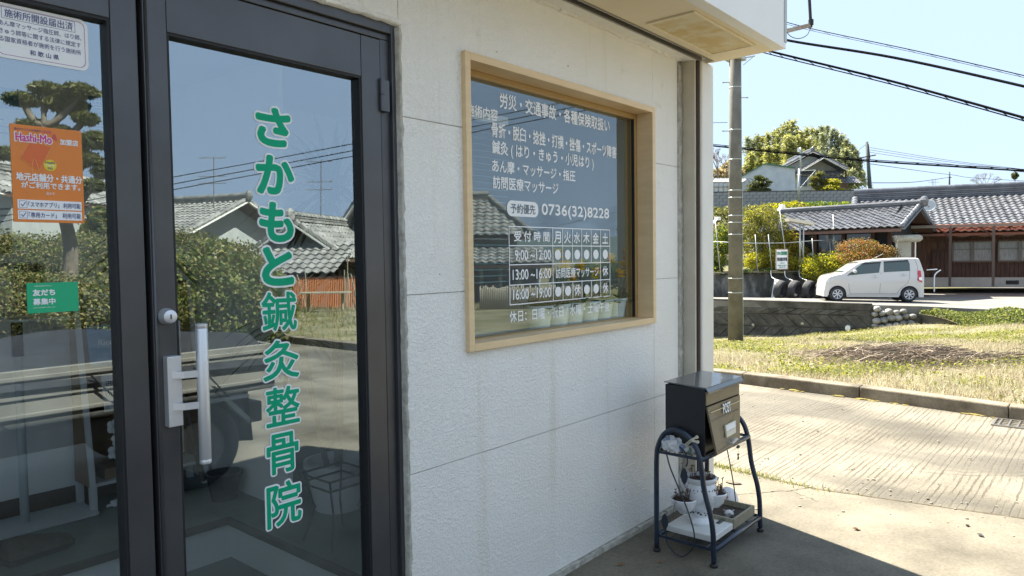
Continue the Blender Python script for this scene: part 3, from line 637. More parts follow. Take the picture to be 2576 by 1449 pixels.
# shoes
for i, (x, y, r) in enumerate(((.80, 1.62, .4), (.96, 1.56, .2))):
    sh = thing('shoe', ('left' if i == 0 else 'right')+' dark brown walking shoe of the pair at the edge of the raised floor', 'shoe', (x, y, .217), r, 'pair of shoes')
    MB().prism([(-.13, -.04), (-.11, -.05), (.0, -.042), (.09, -.05), (.14, -.02), (.14, .02), (.09, .045), (0, .036), (-.11, .045), (-.13, .03)], (0, 0, .022), (0, 0, 0), (1, 0, 0), (0, 1, 0)).build('sole', M_GASKET, sh)
    b = MB(); secs = [(-.125, .035, .085), (-.09, .042, .09), (-.04, .04, .082), (.02, .042, .065), (.08, .048, .05), (.125, .035, .032)]
    for x_, w_, h_ in secs:
        for k_ in range(9): a = math.pi*k_/8; b.v.append((x_, w_*math.cos(a), .02+h_*math.sin(a)))
    for i_ in range(5):
        for k_ in range(8): b.f.append((i_*9+k_, i_*9+k_+1, (i_+1)*9+k_+1, (i_+1)*9+k_))
    b.f.append(tuple(range(9))); b.f.append(tuple(45+q for q in range(9))); b.build('upper', mat('shoe_leather', (.06, .045, .035), .6, c2=(.10, .075, .055), ns=30), sh, smooth=True)
# strap-leaved plants in white tubs
M_DRAC = leafmat('dracaena_leaf', (.06, .11, .05), (.11, .17, .09), (.16, .21, .13), .3)
M_TUB = mat('white_tub', (.72, .74, .74), .4, c2=(.66, .68, .68), ns=4); M_BARK = mat('cane_bark', (.16, .12, .08), .9, c2=(.22, .17, .12), ns=40)
def strap_plant(x, y, z0, canes, label, tub=.16, th=.24):
    t = thing('potted_dracaena', label, 'potted plant', (x, y, z0))
    MB().lathe([(0, 0), (tub*.72, 0), (tub*.95, th*.9), (tub*1.04, th*.9), (tub*1.04, th), (tub*.92, th), (tub*.9, th*.86), (0, th*.86)], n=28).build('tub', M_TUB if tub > .1 else M_DKPL, t, auto=True)
    for (dx, dy, h, n_, ll) in canes:
        MB().tube([(dx*.3, dy*.3, th*.8), (dx*.7, dy*.7, h*.6), (dx, dy, h)], [.016, .013, .010], 8).build('cane', M_BARK, t, smooth=True)
        V = []; Fq = []
        for i in range(n_):
            a = random.uniform(0, 6.28); el = random.uniform(-.3, 1.35); l = ll*random.uniform(.7, 1.1); wd = .018*random.uniform(.8, 1.3)
            base = Vector((dx, dy, h-random.uniform(0, .12))); d = Vector((math.cos(a)*math.cos(el), math.sin(a)*math.cos(el), math.sin(el))); sd_ = Vector((-math.sin(a), math.cos(a), 0))
            for j in range(6):
                u = j/5; p = base + d*l*u - Vector((0, 0, 1))*(l*.55*u*u*math.cos(el)); ww = wd*(1-u)**.6*(1 if j else .5)+.0008
                V += [p-sd_*ww, p+sd_*ww]
            k0 = i*12; Fq += [(k0+2*j, k0+2*j+1, k0+2*j+3, k0+2*j+2) for j in range(5)]
        me = arr_mesh('leaves', np.array([tuple(v) for v in V]), np.array(Fq), M_DRAC, True); link_mesh('leaves', me, t)
    return t
strap_plant(2.12, 1.05, .2155, [(0, 0, 1.62, 60, .42), (.12, .1, 1.25, 50, .4), (-.12, .12, .95, 46, .42)], 'tall many-stemmed dracaena in a white tub, nearest the door hinge')
strap_plant(1.82, 1.62, .2155, [(-.32, .1, 1.40, 44, .34)], 'single-stemmed spiky dracaena behind the green lettering', .09, .14)
strap_plant(2.62, 1.25, .2155, [(0, 0, 1.35, 50, .4), (.15, -.1, 1.0, 46, .4)], 'broad dracaena in a white tub furthest from the door', .17, .26)
# black wire plant stand with driftwood
ws = thing('wire_plant_stand', 'black wire plant stand with square top rings inside behind the door glass', 'plant stand', (1.86, .70, .2165))
b = MB()
for z in (.30, .26): b.tube([(-.11, -.11, z), (.11, -.11, z), (.11, .11, z), (-.11, .11, z), (-.11, -.11, z)], .005, 6)
for x, y in ((-.11, -.11), (.11, -.11), (.11, .11), (-.11, .11)): b.tube([(x, y, .3), (x*.6, y*.6, .15), (x*.95, y*.95, 0)], .005, 6)
b.build('wire_frame', M_GASKET, ws)
dw = MB().tube([(0, 0, 0), (.01, .02, .16), (.04, .03, .30), (.06, .02, .40)], [.035, .028, .022, .012], 8).tube([(.01, .02, .2), (-.06, -.02, .28)], [.02, .008], 7).build('driftwood', M_INKB, smooth=True)
dw.location = (2.02, .66, .2165); tag(dw, 'dark upright piece of driftwood beside the wire plant stand', 'driftwood')

# ---------------- inside the window: sill, pots, flowers, blind
WS = thing('window_sill_board', 'pale inner sill board carrying the row of white pots', 'sill', (2.7, .28, 1.08))
MB().box(-.75, .9, -.118, .16, 0, .02).build('board', mat('sill_paint', (.6, .62, .6), .5), WS)
PB = None
M_FPOT = mat('pale_pot', (.72, .80, .78), .4, c2=(.84, .86, .85), ns=14)
for i, x in enumerate((2.655, 2.79, 2.92, 3.055, 3.19, 3.32)):
    if PB is None:
        t = thing('window_flower_pot', '', 'flower pot', (x, .175, 1.10), group='white pots on the inner window sill'); PB = t
        MB().lathe([(0, 0), (.045, 0), (.062, .108), (.067, .108), (.067, .122), (.06, .122), (.058, .10), (0, .10)], n=26).build('pot', M_FPOT, t, auto=True)
        V = []; Fq = []
        for q in range(70):
            a = random.uniform(0, 6.28); el = random.uniform(.1, 1.3); l = random.uniform(.05, .12); wd = random.uniform(.009, .016)
            base = Vector((random.gauss(0, .02), random.gauss(0, .02), .10)); d = Vector((math.cos(a)*math.cos(el), math.sin(a)*math.cos(el), math.sin(el))); s_ = Vector((-math.sin(a), math.cos(a), 0))
            k0 = len(V); V += [base-s_*wd*.4, base+s_*wd*.4, base+d*l*.6+s_*wd, base+d*l*.6-s_*wd, base+d*l+s_*wd*.3-Vector((0, 0, .01)), base+d*l-s_*wd*.3-Vector((0, 0, .01))]
            Fq += [(k0, k0+1, k0+2, k0+3), (k0+3, k0+2, k0+4, k0+5)]
        link_mesh('foliage', arr_mesh('foliage', np.array([tuple(v) for v in V]), np.array(Fq), leafmat('sill_leaf', (.03, .08, .02), (.07, .15, .03), None, .35), False), t)
    else:
        t = copy_tree(PB); t.location = (x, .175+random.uniform(-.006, .006), 1.10); t.rotation_euler = (0, 0, i*1.1)
    t['label'] = ['leftmost pale pot of the row on the inner sill, below the word for holidays', 'second pale pot from the left on the inner sill', 'third pale pot from the left on the inner sill', 'third pale pot from the right on the inner sill', 'second pale pot from the right on the inner sill', 'rightmost pale pot on the inner sill under the yellow flowers'][i]
M_YEL = leafmat('yellow_petal', (.90, .55, .02), (.95, .72, .03), None, .3); M_STEM = mat('green_stem', (.08, .16, .04), .6)
for i, (u, v) in enumerate(((1404, 640), (1420, 668), (1500, 690), (1535, 655), (1578, 643), (1573, 668), (1562, 690), (1438, 700), (1462, 672), (1380, 690))):
    p = PY(u, v, .135+random.uniform(-.008, .03)); t = thing('yellow_flower', '', 'flower', (p.x, p.y, 1.19), group='yellow flowers in the window pots')
    h = p.z-1.19; MB().tube([(random.uniform(-.03, .03), 0, 0), (0, .01, h*.5), (0, 0, h)], .002, 5).build('stem', M_STEM, t)
    V = []; Fq = []
    for q in range(48):
        a = random.uniform(0, 6.28); el = random.uniform(-.6, 1.3); l = random.uniform(.02, .042); d = Vector((math.cos(a)*math.cos(el), math.sin(a)*math.cos(el), math.sin(el))); s_ = Vector((-math.sin(a), math.cos(a), 0))*.013
        c0 = Vector((0, 0, h)); k0 = len(V); V += [c0+d*l*.2-s_*.4, c0+d*l*.2+s_*.4, c0+d*l+s_, c0+d*l-s_]; Fq.append((k0, k0+1, k0+2, k0+3))
    link_mesh('blossom', arr_mesh('blossom', np.array([tuple(v) for v in V]), np.array(Fq), M_YEL), t)
    t['label'] = 'yellow flower head '+('at the first weekday column of the window timetable', 'below the first weekday dots of the timetable', 'behind the last weekday columns of the timetable', 'just left of the two rightmost flower heads', 'highest at the right end of the sill', 'just under the highest one at the right end', 'lowest of the group at the right end of the sill', 'low behind the middle row of the timetable', 'behind the middle weekday dots of the timetable', 'furthest left, behind the opening hours')[i]
b0_, b1_ = PY(1190, 600, .42), PY(1272, 392, .42)
bl = thing('window_blind', 'pale turquoise slatted blind hanging inside the window at the left', 'blind', ((b0_.x+b1_.x)/2, .42, 1.30)); bw_ = (b1_.x-b0_.x)/2
MB().box(-bw_, bw_, -.02, .02, .80, .84).build('head_rail', M_WHITE, bl)
sm = MB().hexa([(-bw_, -.012, -.001), (bw_, -.012, -.001), (bw_, .012, .004), (-bw_, .012, .004), (-bw_, -.012, .0), (bw_, -.012, .0), (bw_, .012, .005), (-bw_, .012, .005)]).mesh('slat', mat('turquoise_slat', (.50, .72, .74), .5))
for i in range(26): link_mesh('slat', sm, bl, (0, 0, .78-i*.03))

# ================================================================ lettering on the glass
M_PINK = mat('print_magenta', (.62, .04, .25), .4); M_NAVY = mat('print_navy', (.05, .06, .22), .5); M_ORANGE = mat('orange_sheet', (.80, .24, .035), .4, c2=(.74, .22, .035), ns=5)
YS = YG-.0012
dl = thing('door_lettering', 'vertical green vinyl lettering with white outline on the right-hand door glass', 'lettering', (1.2, YS, .6))
cz = [(1.916, 1.792), (1.773, 1.647), (1.632, 1.503), (1.496, 1.37), (1.362, 1.228), (1.213, 1.078), (1.069, .936), (.926, .788), (.774, .625)]
cx = [(1.1375, 1.262), (1.133, 1.270), (1.139, 1.263), (1.144, 1.259), (1.1357, 1.2687), (1.135, 1.2727), (1.14, 1.271), (1.139, 1.2624), (1.1345, 1.2676)]
for ch, (z1, z0), (x0, x1) in zip('さかもと鍼灸整骨院', cz, cx):
    kana = ch in 'さかもと'
    i0 = .011; w0, h0 = x1-x0-2*i0*.8, z1-z0-2*i0*.8
    a = text_mesh(ch, .0); bb = np.array([v.co[:] for v in a.vertices]); lo, hi = bb.min(0), bb.max(0)
    s_ = w0/(hi[0]-lo[0])
    bo, bi = (.082, .042) if kana else (.056, .018)
    letter_ = lettering('letter', ch, M_GREEN, (x0+i0*.8-1.2, -.0012, z0+i0*.8-.6), w=w0, h=h0, bold=bi, parent=dl, box=(lo, hi)); letter_['label'] = 'green character '+ch
    lettering('letter_outline', ch, M_WHITE, (x0+i0*.8-1.2, 0, z0+i0*.8-.6), w=w0, h=h0, bold=bo, parent=letter_, box=(lo, hi))
wl = thing('window_lettering', 'white vinyl lettering and clinic timetable on the window glass', 'lettering', (2.6, .0885, 1.6))
def WT(name, s, x0, x1, z0, z1, bold=.022, m=M_WHITE):
    return lettering(name, s, m, (x0-2.6, 0, z0-1.6), w=x1-x0, h=z1-z0, bold=bold, parent=wl)
WT('text_line', '労災・交通事故・各種保険取扱い', 2.292, 3.141, 2.083, 2.146)
WT('text_line', '施術内容', 2.09, 2.278, 2.022, 2.070)
WT('text_line', '骨折・脱臼・捻挫・打撲・挫傷・スポーツ障害', 2.239, 3.203, 1.955, 2.016)
WT('text_line', '鍼灸 ( はり・きゅう・小児はり )', 2.240, 2.993, 1.876, 1.941)
WT('text_line', 'あん摩・マッサージ・指圧', 2.238, 2.835, 1.810, 1.862)
WT('text_line', '訪問医療マッサージ', 2.242, 2.697, 1.740, 1.793)
MB().prism(rrect(.216, .068, .03), (0, -.0008, 0), (2.329-2.6, 0, 1.628-1.6)).build('label_pill', M_WHITE, wl)
lettering('pill_text', '予約優先', mat('slate_print', (.09, .13, .17), .5), (2.352-2.6, -.0015, 1.641-1.6), w=.17, h=.042, bold=.012, parent=wl)
WT('phone_number', '0736(32)8228', 2.571, 3.130, 1.628, 1.692, .02)
tx0, tx1, tz0, tz1 = 2.338, 3.137, 1.243, 1.586; hz = [1.501, 1.418, 1.330]; vx = [2.650, 2.726, 2.806, 2.883, 2.965, 3.047]; tw = .0042
g = MB()
def gb(x0, x1, z0, z1): g.box(x0-2.6, x1-2.6, -.0006, 0, z0-1.6, z1-1.6)
gb(tx0, tx1, tz0, tz0+tw); gb(tx0, tx1, tz1-tw, tz1); gb(tx0, tx0+tw, tz0+tw, tz1-tw); gb(tx1-tw, tx1, tz0+tw, tz1-tw)
for z in hz: gb(tx0+tw, tx1-tw, z-tw/2, z+tw/2)
for i, x in enumerate(vx):
    for (a, c) in ((hz[0]+tw/2, tz1-tw), (hz[1]+tw/2, hz[0]-tw/2), (hz[2]+tw/2, hz[1]-tw/2), (tz0+tw, hz[2]-tw/2)):
        if 0 < i < 5 and a == hz[2]+tw/2: continue
        gb(x-tw/2, x+tw/2, a, c)
g.build('timetable_grid', M_WHITE, wl)
WT('heading', '受 付 時 間', 2.375, 2.625, 1.520, 1.565)
cen = [(a+b)/2 for a, b in zip(vx, vx[1:]+[tx1])]
for c_, ch in zip(cen, '月火水木金土'): WT('weekday', ch, c_-.026, c_+.026, 1.515, 1.567)
for s, z in (('9:00 ~12:00', 1.4595), ('13:00 ~16:00', 1.374), ('16:00 ~19:00', 1.287)): WT('opening_hours', s, (2.378 if s[0] == '9' else 2.362), 2.634, z-.021, z+.023, .016)
dm = MB().lathe([(0, 0), (.0235, 0), (.0235, -.0008), (0, -.0008)], n=28, ax='y').mesh('dot', M_WHITE)
for c_ in cen: link_mesh('dot', dm, wl, (c_-2.6, 0, 1.4595-1.6))
for j, c_ in enumerate(cen):
    if j in (2, 5): WT('closed_mark', '休', c_-.025, c_+.025, 1.262, 1.312)
    else: link_mesh('dot', dm, wl, (c_-2.6, 0, 1.287-1.6))
WT('closed_mark', '休', cen[5]-.025, cen[5]+.025, 1.349, 1.399)
WT('text_line', '訪問医療マッサージ', 2.672, 3.030, 1.350, 1.398, .014)
WT('text_line', '休日：日曜・祝日 / 水曜・土曜午後', 2.336, 3.127, 1.168, 1.218, .016)
# stickers on the sidelight
s1 = thing('licence_sticker', 'white rounded sticker with navy text and mauve border at the top of the left pane', 'sticker', (.495, YS, 1.925))
def ST(par, o3, s, x0, x1, z0, z1, m, bold=0, y=-.002, name='text_line'): return lettering(name, s, m, (x0-o3[0], y, z0-o3[2]), w=x1-x0, h=z1-z0, bold=bold, parent=par)
MB().prism(rrect(.198, .125, .018), (0, -.001, 0)).build('sheet', M_WHITE, s1)
def ring(w_, h_, r_, t_, ox, oz, y=-.0015):
    a = rrect(w_, h_, r_); b_ = [(x+(w_/2-x)*2*t_/w_, z+(h_/2-z)*2*t_/h_) for x, z in a]; n_ = len(a); m_ = MB()
    m_.add([(ox+x, y, oz+z) for x, z in a]+[(ox+x, y, oz+z) for x, z in b_], [(i, (i+1) % n_, n_+(i+1) % n_, n_+i) for i in range(n_)]); return m_
ring(.184, .111, .014, .0011, .007, .007).build('border', mat('mauve_print', (.40, .14, .30), .5), s1)
ring(.152, .026, .0005, .0008, .018, .090).build('title_box', M_NAVY, s1)
o3 = (.495, 0, 1.925)
ST(s1, o3, '施術所開設届出済', .519, .660, 2.0185, 2.0375, M_NAVY, .004)
ST(s1, o3, 'あん摩マッサージ指圧師、はり師、', .507, .678, 1.998, 2.0105, M_NAVY)
ST(s1, o3, 'きゅう師等に関する法律に規定す', .507, .676, 1.980, 1.9925, M_NAVY)
ST(s1, o3, 'る国家資格者が施術を行う施術所', .507, .676, 1.962, 1.9745, M_NAVY)
ST(s1, o3, '和 歌 山 県', .567, .627, 1.941, 1.953, M_NAVY, .01)
s2 = thing('payment_sticker', 'orange membership poster with white text in the middle of the left pane', 'sticker', (.52, YS, 1.549)); o3 = (.52, 0, 1.549)
MB().box(0, .150, -.001, 0, 0, .227).build('sheet', M_ORANGE, s2)
ST(s2, o3, 'Hashi-Mo', .5298, .6045, 1.737, 1.757, M_WHITE, .085, -.0015); ST(s2, o3, 'Hashi-Mo', .5305, .604, 1.7375, 1.7565, M_PINK, .03, -.0022, 'logo')
ST(s2, o3, '加盟店', .622, .661, 1.738, 1.7515, M_WHITE, .03)
ST(s2, o3, '橋本市デジタル地域通貨', .528, .582, 1.7625, 1.768, M_NAVY); ST(s2, o3, 'ハシモ', .585, .604, 1.762, 1.768, M_PINK, .03)
for q in range(3):
    m_ = MB().tube([(.604-.52+.0035*(q+1)*math.cos(a), -.002, 1.750-1.549+.0045*(q+1)*math.sin(a)) for a in np.linspace(-.3, 1.1, 6)], .0007, 4); m_.build('signal_arc', M_PINK, s2)
M_ORL = mat('pale_orange_line', (.85, .45, .18), .5)
M_ORD = mat('deep_orange', (.72, .15, .04), .5)
ph = MB().hexa([(.020, -.0012, .150), (.055, -.0012, .125), (.080, -.0012, .180), (.040, -.0012, .187), (.020, -.0018, .150), (.055, -.0018, .125), (.080, -.0018, .180), (.040, -.0018, .187)]); ph.build('phone_drawing', M_ORD, s2)
MB().tube([(.003, -.0022, .150), (.012, -.0022, .17), (.022, -.0022, .186), (.040, -.0022, .190)], .0005, 4).tube([(.018, -.0022, .149), (.056, -.0022, .122), (.084, -.0022, .182), (.040, -.0022, .190), (.018, -.0022, .149)], .0006, 4).tube([(.04, -.0022, .105), (.042, -.0022, .14), (.046, -.0022, .15), (.05, -.0022, .145), (.056, -.0022, .118), (.068, -.0022, .11)], .0006, 4).tube([(.022, -.0022, .098), (.024, -.0022, .08), (.034, -.0022, .066)], .0006, 4).tube([(.076, -.0022, .098), (.074, -.0022, .08), (.068, -.0022, .066)], .0006, 4).build('hand_drawing', M_ORL, s2)
MB().lathe([(0, 0), (.0135, 0), (.0135, -.0008), (0, -.0008)], (.079, -.0012, .137), 24, 'y').build('yellow_badge', mat('badge_yellow', (.75, .60, .03), .5), s2)
ST(s2, o3, 'Hashi', .589, .609, 1.690, 1.695, M_NAVY, .02, -.0024); ST(s2, o3, 'ハシモ', .590, .608, 1.683, 1.688, M_WHITE, .04, -.0024); ST(s2, o3, 'Mo', .594, .604, 1.676, 1.681, M_NAVY, .02, -.0024)
ST(s2, o3, '地元店舗分・共通分', .5285, .6665, 1.646, 1.664, M_WHITE, .035); ST(s2, o3, 'がご利用できます。', .538, .662, 1.629, 1.644, M_WHITE, .03); ST(s2, o3, '橋本市', .588, .606, 1.615, 1.6215, M_WHITE)
for z, s in ((1.580, '「スマホアプリ」 利用可能'), (1.5555, '「専用カード」  利用可能')):
    MB().box(.009, .144, -.0016, -.001, z-1.549, z-1.549+.0215).build('white_band', M_WHITE, s2)
    ring(.016, .0165, .0004, .0006, .012, z-1.549+.0025, -.0022).build('tick_box', M_NAVY, s2)
    ST(s2, o3, '✓', .535, .5455, z+.005, z+.0165, M_NAVY, 0, -.0024, 'tick')
    ST(s2, o3, s, .5505, .661, z+.0045, z+.017, M_NAVY, .008, -.0024)
s3 = thing('message_sticker', 'small green sticker with white text in the lower part of the left pane', 'sticker', (.54, YS, 1.333)); o3 = (.54, 0, 1.333)
MB().prism(rrect(.109, .072, .003), (0, -.001, 0)).build('sheet', mat('bright_green', (.01, .42, .19), .4), s3)
ST(s3, o3, '友だち', .552, .598, 1.3745, 1.389, M_WHITE, .045); ST(s3, o3, '募集中', .552, .598, 1.3525, 1.3675, M_WHITE, .03)
ST(s3, o3, 'LINE 公式アカウント', .556, .592, 1.3955, 1.3995, M_WHITE, .01); ST(s3, o3, 'LINEでお得な情報をお届けします', .552, .598, 1.3445, 1.3475, M_WHITE)
# ================================================================ plant stand, letter box and what stands on them
M_BLUE = mat('navy_enamel', (.011, .021, .042), .35, c2=(.016, .03, .055), ns=20, bump=.1, bs=90, coat=.3)
M_WIRE = mat('dark_wire', (.02, .03, .045), .5)
XN, XF, ZU, ZL = 3.08, 3.64, .495, .080
ps = thing('plant_stand', 'navy tubular steel plant stand with arched ends, leaf ornaments and two wire shelves', 'plant stand', (3.36, -.33, 0)); O = Vector((3.36, -.33, 0))
def sp(x, y, z): return Vector((x, y, z))-O
def smooth(pts, n=6):
    P = [Vector(p) for p in pts]; out = []
    for i in range(len(P)-1):
        a, b, c, d = P[max(i-1, 0)], P[i], P[i+1], P[min(i+2, len(P)-1)]
        for k in range(n):
            t = k/n; out.append(.5*((2*b)+(c-a)*t+(2*a-5*b+4*c-d)*t*t+(3*b-a-3*c+d)*t**3))
    return out+[P[-1]]
for x in (XN, XF):
    arc = [(-.205, .02), (-.205, .30), (-.207, .46), (-.218, .53), (-.250, .588), (-.305, .616), (-.362, .602), (-.408, .560), (-.432, .50), (-.443, .44), (-.452, .37), (-.466, .31), (-.484, .25), (-.496, .18), (-.500, .12), (-.502, .022)]
    MB().tube(smooth([sp(x, y, z) for y, z in arc]), .0125, 14).build('end_frame', M_BLUE, ps, smooth=True)
    for y in (-.205, -.502): MB().lathe([(.006, .002), (.016, .001), (.018, .006), (.017, .014), (.008, .018), (.006, .026)], sp(x, y, -.001), 14).build('foot', M_GASKET, ps, smooth=True)
def shelf(z, yb, yf, yo):
    b = MB(); r = .0105
    b.tube([sp(XN, yf, z-.004), sp(XF, yf, z-.004)], .0125, 12); b.tube([sp(XN, yb, z-.004), sp(XF, yb, z-.004)], .0125, 12)
    b.build('shelf_rail', M_BLUE, ps, smooth=True)
    w_ = MB(); w_.bar(sp(XN, yb, z), sp(XN, yf, z), .004, .014).bar(sp(XF, yb, z), sp(XF, yf, z), .004, .014)
    for i in range(1, 8): y = yb+(yf-yb)*i/8; w_.tube([sp(XN, y, z+.004), sp(XF, y, z+.004)], .002, 5)
    for x in (3.2, 3.36, 3.52): w_.tube([sp(x, yb, z), sp(x, yf, z)], .003, 5)
    w_.build('shelf_wires', M_BLUE, ps)
shelf(ZU, -.208, -.438, 0); shelf(ZL, -.205, -.50, 0)
def ornament(x, sgn):
    P = [(-.268, .475), (-.262, .50), (-.275, .525), (-.31, .542), (-.345, .53), (-.368, .50), (-.372, .468), (-.366, .45)]
    MB().tube(smooth([sp(x, y, z) for y, z in P]), .0035, 7).build('scroll', M_WIRE, ps, smooth=True)
    P = [(-.268, .475), (-.282, .43), (-.325, .34), (-.375, .235), (-.405, .14), (-.402, .085), (-.385, .045), (-.345, .012), (-.30, .018), (-.265, .055), (-.258, .09), (-.256, .13)]
    MB().tube(smooth([sp(x, y, z) for y, z in P]), .0035, 7).build('scroll', M_WIRE, ps, smooth=True)
    for (y, z, up) in ((-.355, .405, -1), (-.252, .155, 1)):
        L0 = [(0, .045), (.013, .028), (.019, .006), (.015, -.016), (.004, -.034), (-.006, -.034), (-.016, -.014), (-.019, .008), (-.012, .03)]
        MB().prism([(a*up, b*up) for a, b in L0], (.003, 0, 0), sp(x-.0015, y, z), (0, 1, 0), (0, 0, 1)).build('leaf_ornament', M_WIRE, ps)
        MB().tube([sp(x-.003, y, z+.04*up), sp(x-.003, y, z-.03*up)], .0012, 4).build('leaf_vein', M_BLUE, ps)
ornament(XN-.004, 1)
MB().tube(smooth([sp(XF, -.30, .49), sp(XF, -.33, .36), sp(XF, -.36, .2), sp(XF, -.37, .1)]), .003, 6).build('scroll', M_WIRE, ps, smooth=True)
# clothes peg on the arch
pg = thing('clothes_peg', 'cream plastic clothes peg clipped on the near arch of the plant stand', 'clothes peg', PX(1738, 1108, XN-.01))
M_PEG = mat('cream_plastic', (.66, .62, .48), .4)
for k_, (a, b_) in enumerate((((-.036, -.030), (.012, .022)), ((-.034, -.038), (.028, .004)))):
    A = Vector((0, -a[0], a[1])); 
    b = MB(); p0 = Vector((0, .028, -.026-.004*k_)); p1 = Vector((0, -.004, .004-.004*k_)); p2 = Vector((0, -.030-.004*k_, .020-.022*k_))
    b.bar(p0, p1, .010, .006, (1, 0, 0)); b.bar(p1, p2, .010, .005, (1, 0, 0)); b.lathe([(0, -.003), (.008, -.003), (.008, .003), (0, .003)], p2, 12, 'x')
    b.build('jaw', M_PEG, pg, bevel=.001)
# letter box
M_BOXD = mat('black_box', (.014, .014, .016), .42, bump=.12, bs=300)
def hammer():
    m = mat('bronze_hammered', (.20, .165, .105), .45, .25, c2=(.23, .19, .125), ns=12); t = m.node_tree; p = t.nodes['Principled BSDF']
    tc = N(t, 'ShaderNodeTexCoord'); n = N(t, 'ShaderNodeTexNoise'); n.inputs['Scale'].default_value = 150; n.inputs['Detail'].default_value = 2; n.inputs['Distortion'].default_value = 1.5
    mp = N(t, 'ShaderNodeMapping'); mp.inputs['Scale'].default_value = (.6, 1, 1.4); t.links.new(tc.outputs['Object'], mp.inputs[0]); t.links.new(mp.outputs[0], n.inputs[0])
    b = N(t, 'ShaderNodeBump'); b.inputs['Strength'].default_value = .5; b.inputs['Distance'].default_value = .0015; t.links.new(n.outputs[0], b.inputs['Height']); t.links.new(b.outputs[0], p.inputs['Normal']); return m
M_BRZ = hammer()
bx = thing('letter_box', 'black letter box with hammered bronze front reading POST, its door hanging ajar', 'letter box', (3.30, -.34, .503)); O2 = Vector((3.30, -.34, .503))
x0, x1, yb, yf, zb, zt = 3.103-O2.x, 3.497-O2.x, -.243-O2.y, -.452-O2.y, 0, .327
b = MB().prism([(yf+.004, zb), (yb, zb), (yb, zt-.004), (yf+.004, zt-.004)], (.004, 0, 0), (x0, 0, 0), (0, 1, 0), (0, 0, 1)).prism([(yf+.004, zb), (yb, zb), (yb, zt-.004), (yf+.004, zt-.004)], (.004, 0, 0), (x1-.004, 0, 0), (0, 1, 0), (0, 0, 1))
b.box(x0+.004, x1-.004, yb-.004, yb, zb, zt-.004).box(x0+.004, x1-.004, yf+.004, yb-.004, zb, zb+.004)
b.box(x0+.004, x1-.004, yf+.02, yf+.024, zb, zt-.01)
b.build('body', M_BOXD, bx, bevel=.001)
M_LID = mat('lid_enamel', (.10, .115, .13), .26, .2, bump=.15, bs=220, coat=.6)
MB().prism([(yf-.006, zt-.003), (yf-.016, zt-.018), (yf-.016, zt-.030), (yf-.013, zt-.030), (yf-.012, zt-.017), (yf-.004, zt-.007), (yb+.003, zt+.006), (yb+.003, zt+.010), (yf-.006, zt+.001)], (x1-x0+.012, 0, 0), (x0-.006, 0, 0), (0, 1, 0), (0, 0, 1)).build('lid', M_LID, bx)
MB().box(x0+.004, x1-.012, yf-.002, yf+.004, zt-.086, zt-.020).build('flap', M_BRZ, bx, bevel=.001)
# door hinged at its right side top and hanging out at the foot on the near side
zd = zt-.094
Pn = [Vector((x0+.010, yf-.004, zd)), Vector((x1-.004, yf-.002, zd+.0)), Vector((x1-.004, yf-.002, zb+.004)), Vector((x0+.038, yf-.040, zb+.010))]
dn = [p+Vector((0, .010, 0)) for p in Pn]
MB().add(Pn+dn, [(0, 1, 2, 3), (7, 6, 5, 4), (0, 4, 5, 1), (1, 5, 6, 2), (2, 6, 7, 3), (3, 7, 4, 0)]).build('door', M_BRZ, bx)
ud = (Pn[1]-Pn[0]).normalized(); vd = ((Pn[0]+Pn[1])/2-(Pn[2]+Pn[3])/2).normalized(); nd = vd.cross(ud).normalized() if vd.cross(ud).y < 0 else ud.cross(vd).normalized()
def onface(fx, fz, lift=.0): 
    top = Pn[0].lerp(Pn[1], fx); bot = Pn[3].lerp(Pn[2], fx); return bot.lerp(top, fz)+nd*lift
def pad(name, fx0, fx1, fz0, fz1, t, m, par=bx, lift=0):
    q = [onface(fx0, fz0, lift), onface(fx1, fz0, lift), onface(fx1, fz1, lift), onface(fx0, fz1, lift)]; r_ = [p+nd*t for p in q]
    return MB().add(q+r_, [(0, 1, 2, 3), (7, 6, 5, 4), (0, 4, 5, 1), (1, 5, 6, 2), (2, 6, 7, 3), (3, 7, 4, 0)]).build(name, m, par)
M_BRASS = mat('pale_brass', (.62, .55, .36), .35, .4)
pad('door_ridge', .045, .965, .868, .885, .004, M_BRASS); pad('door_ridge', .05, .965, .690, .700, .003, M_BRZ); pad('door_ridge', .06, .965, .045, .052, .003, M_BRZ)
lp = onface(.42, .745, .003); lettering('post_text', 'POST', M_WHITE, lp, w=.088, h=.047, ux=tuple(ud), uy=tuple(vd), bold=.03, parent=bx)
lettering('post_text_side', 'POST', M_GASKET, lp-ud*.003-nd*.002, w=.088, h=.047, ux=tuple(ud), uy=tuple(vd), bold=.045, parent=bx)
pad('name_plate', .40, .785, .225, .50, .006, mat('name_plate_frame', (.60, .54, .38), .4), lift=.0); pad('name_card', .42, .77, .36, .485, .0015, M_WHITE, lift=.0061); pad('name_card', .42, .77, .235, .345, .0015, mat('aged_card', (.72, .68, .55), .6), lift=.0061)
hl = MB().bar(onface(.50, .085, .0), onface(.50, .085, .018), .006, .008).bar(onface(.62, .12, .0), onface(.62, .12, .018), .006, .008).bar(onface(.49, .085, .018), onface(.70, .13, .020), .010, .006); hl.build('catch', M_SILVER, bx)
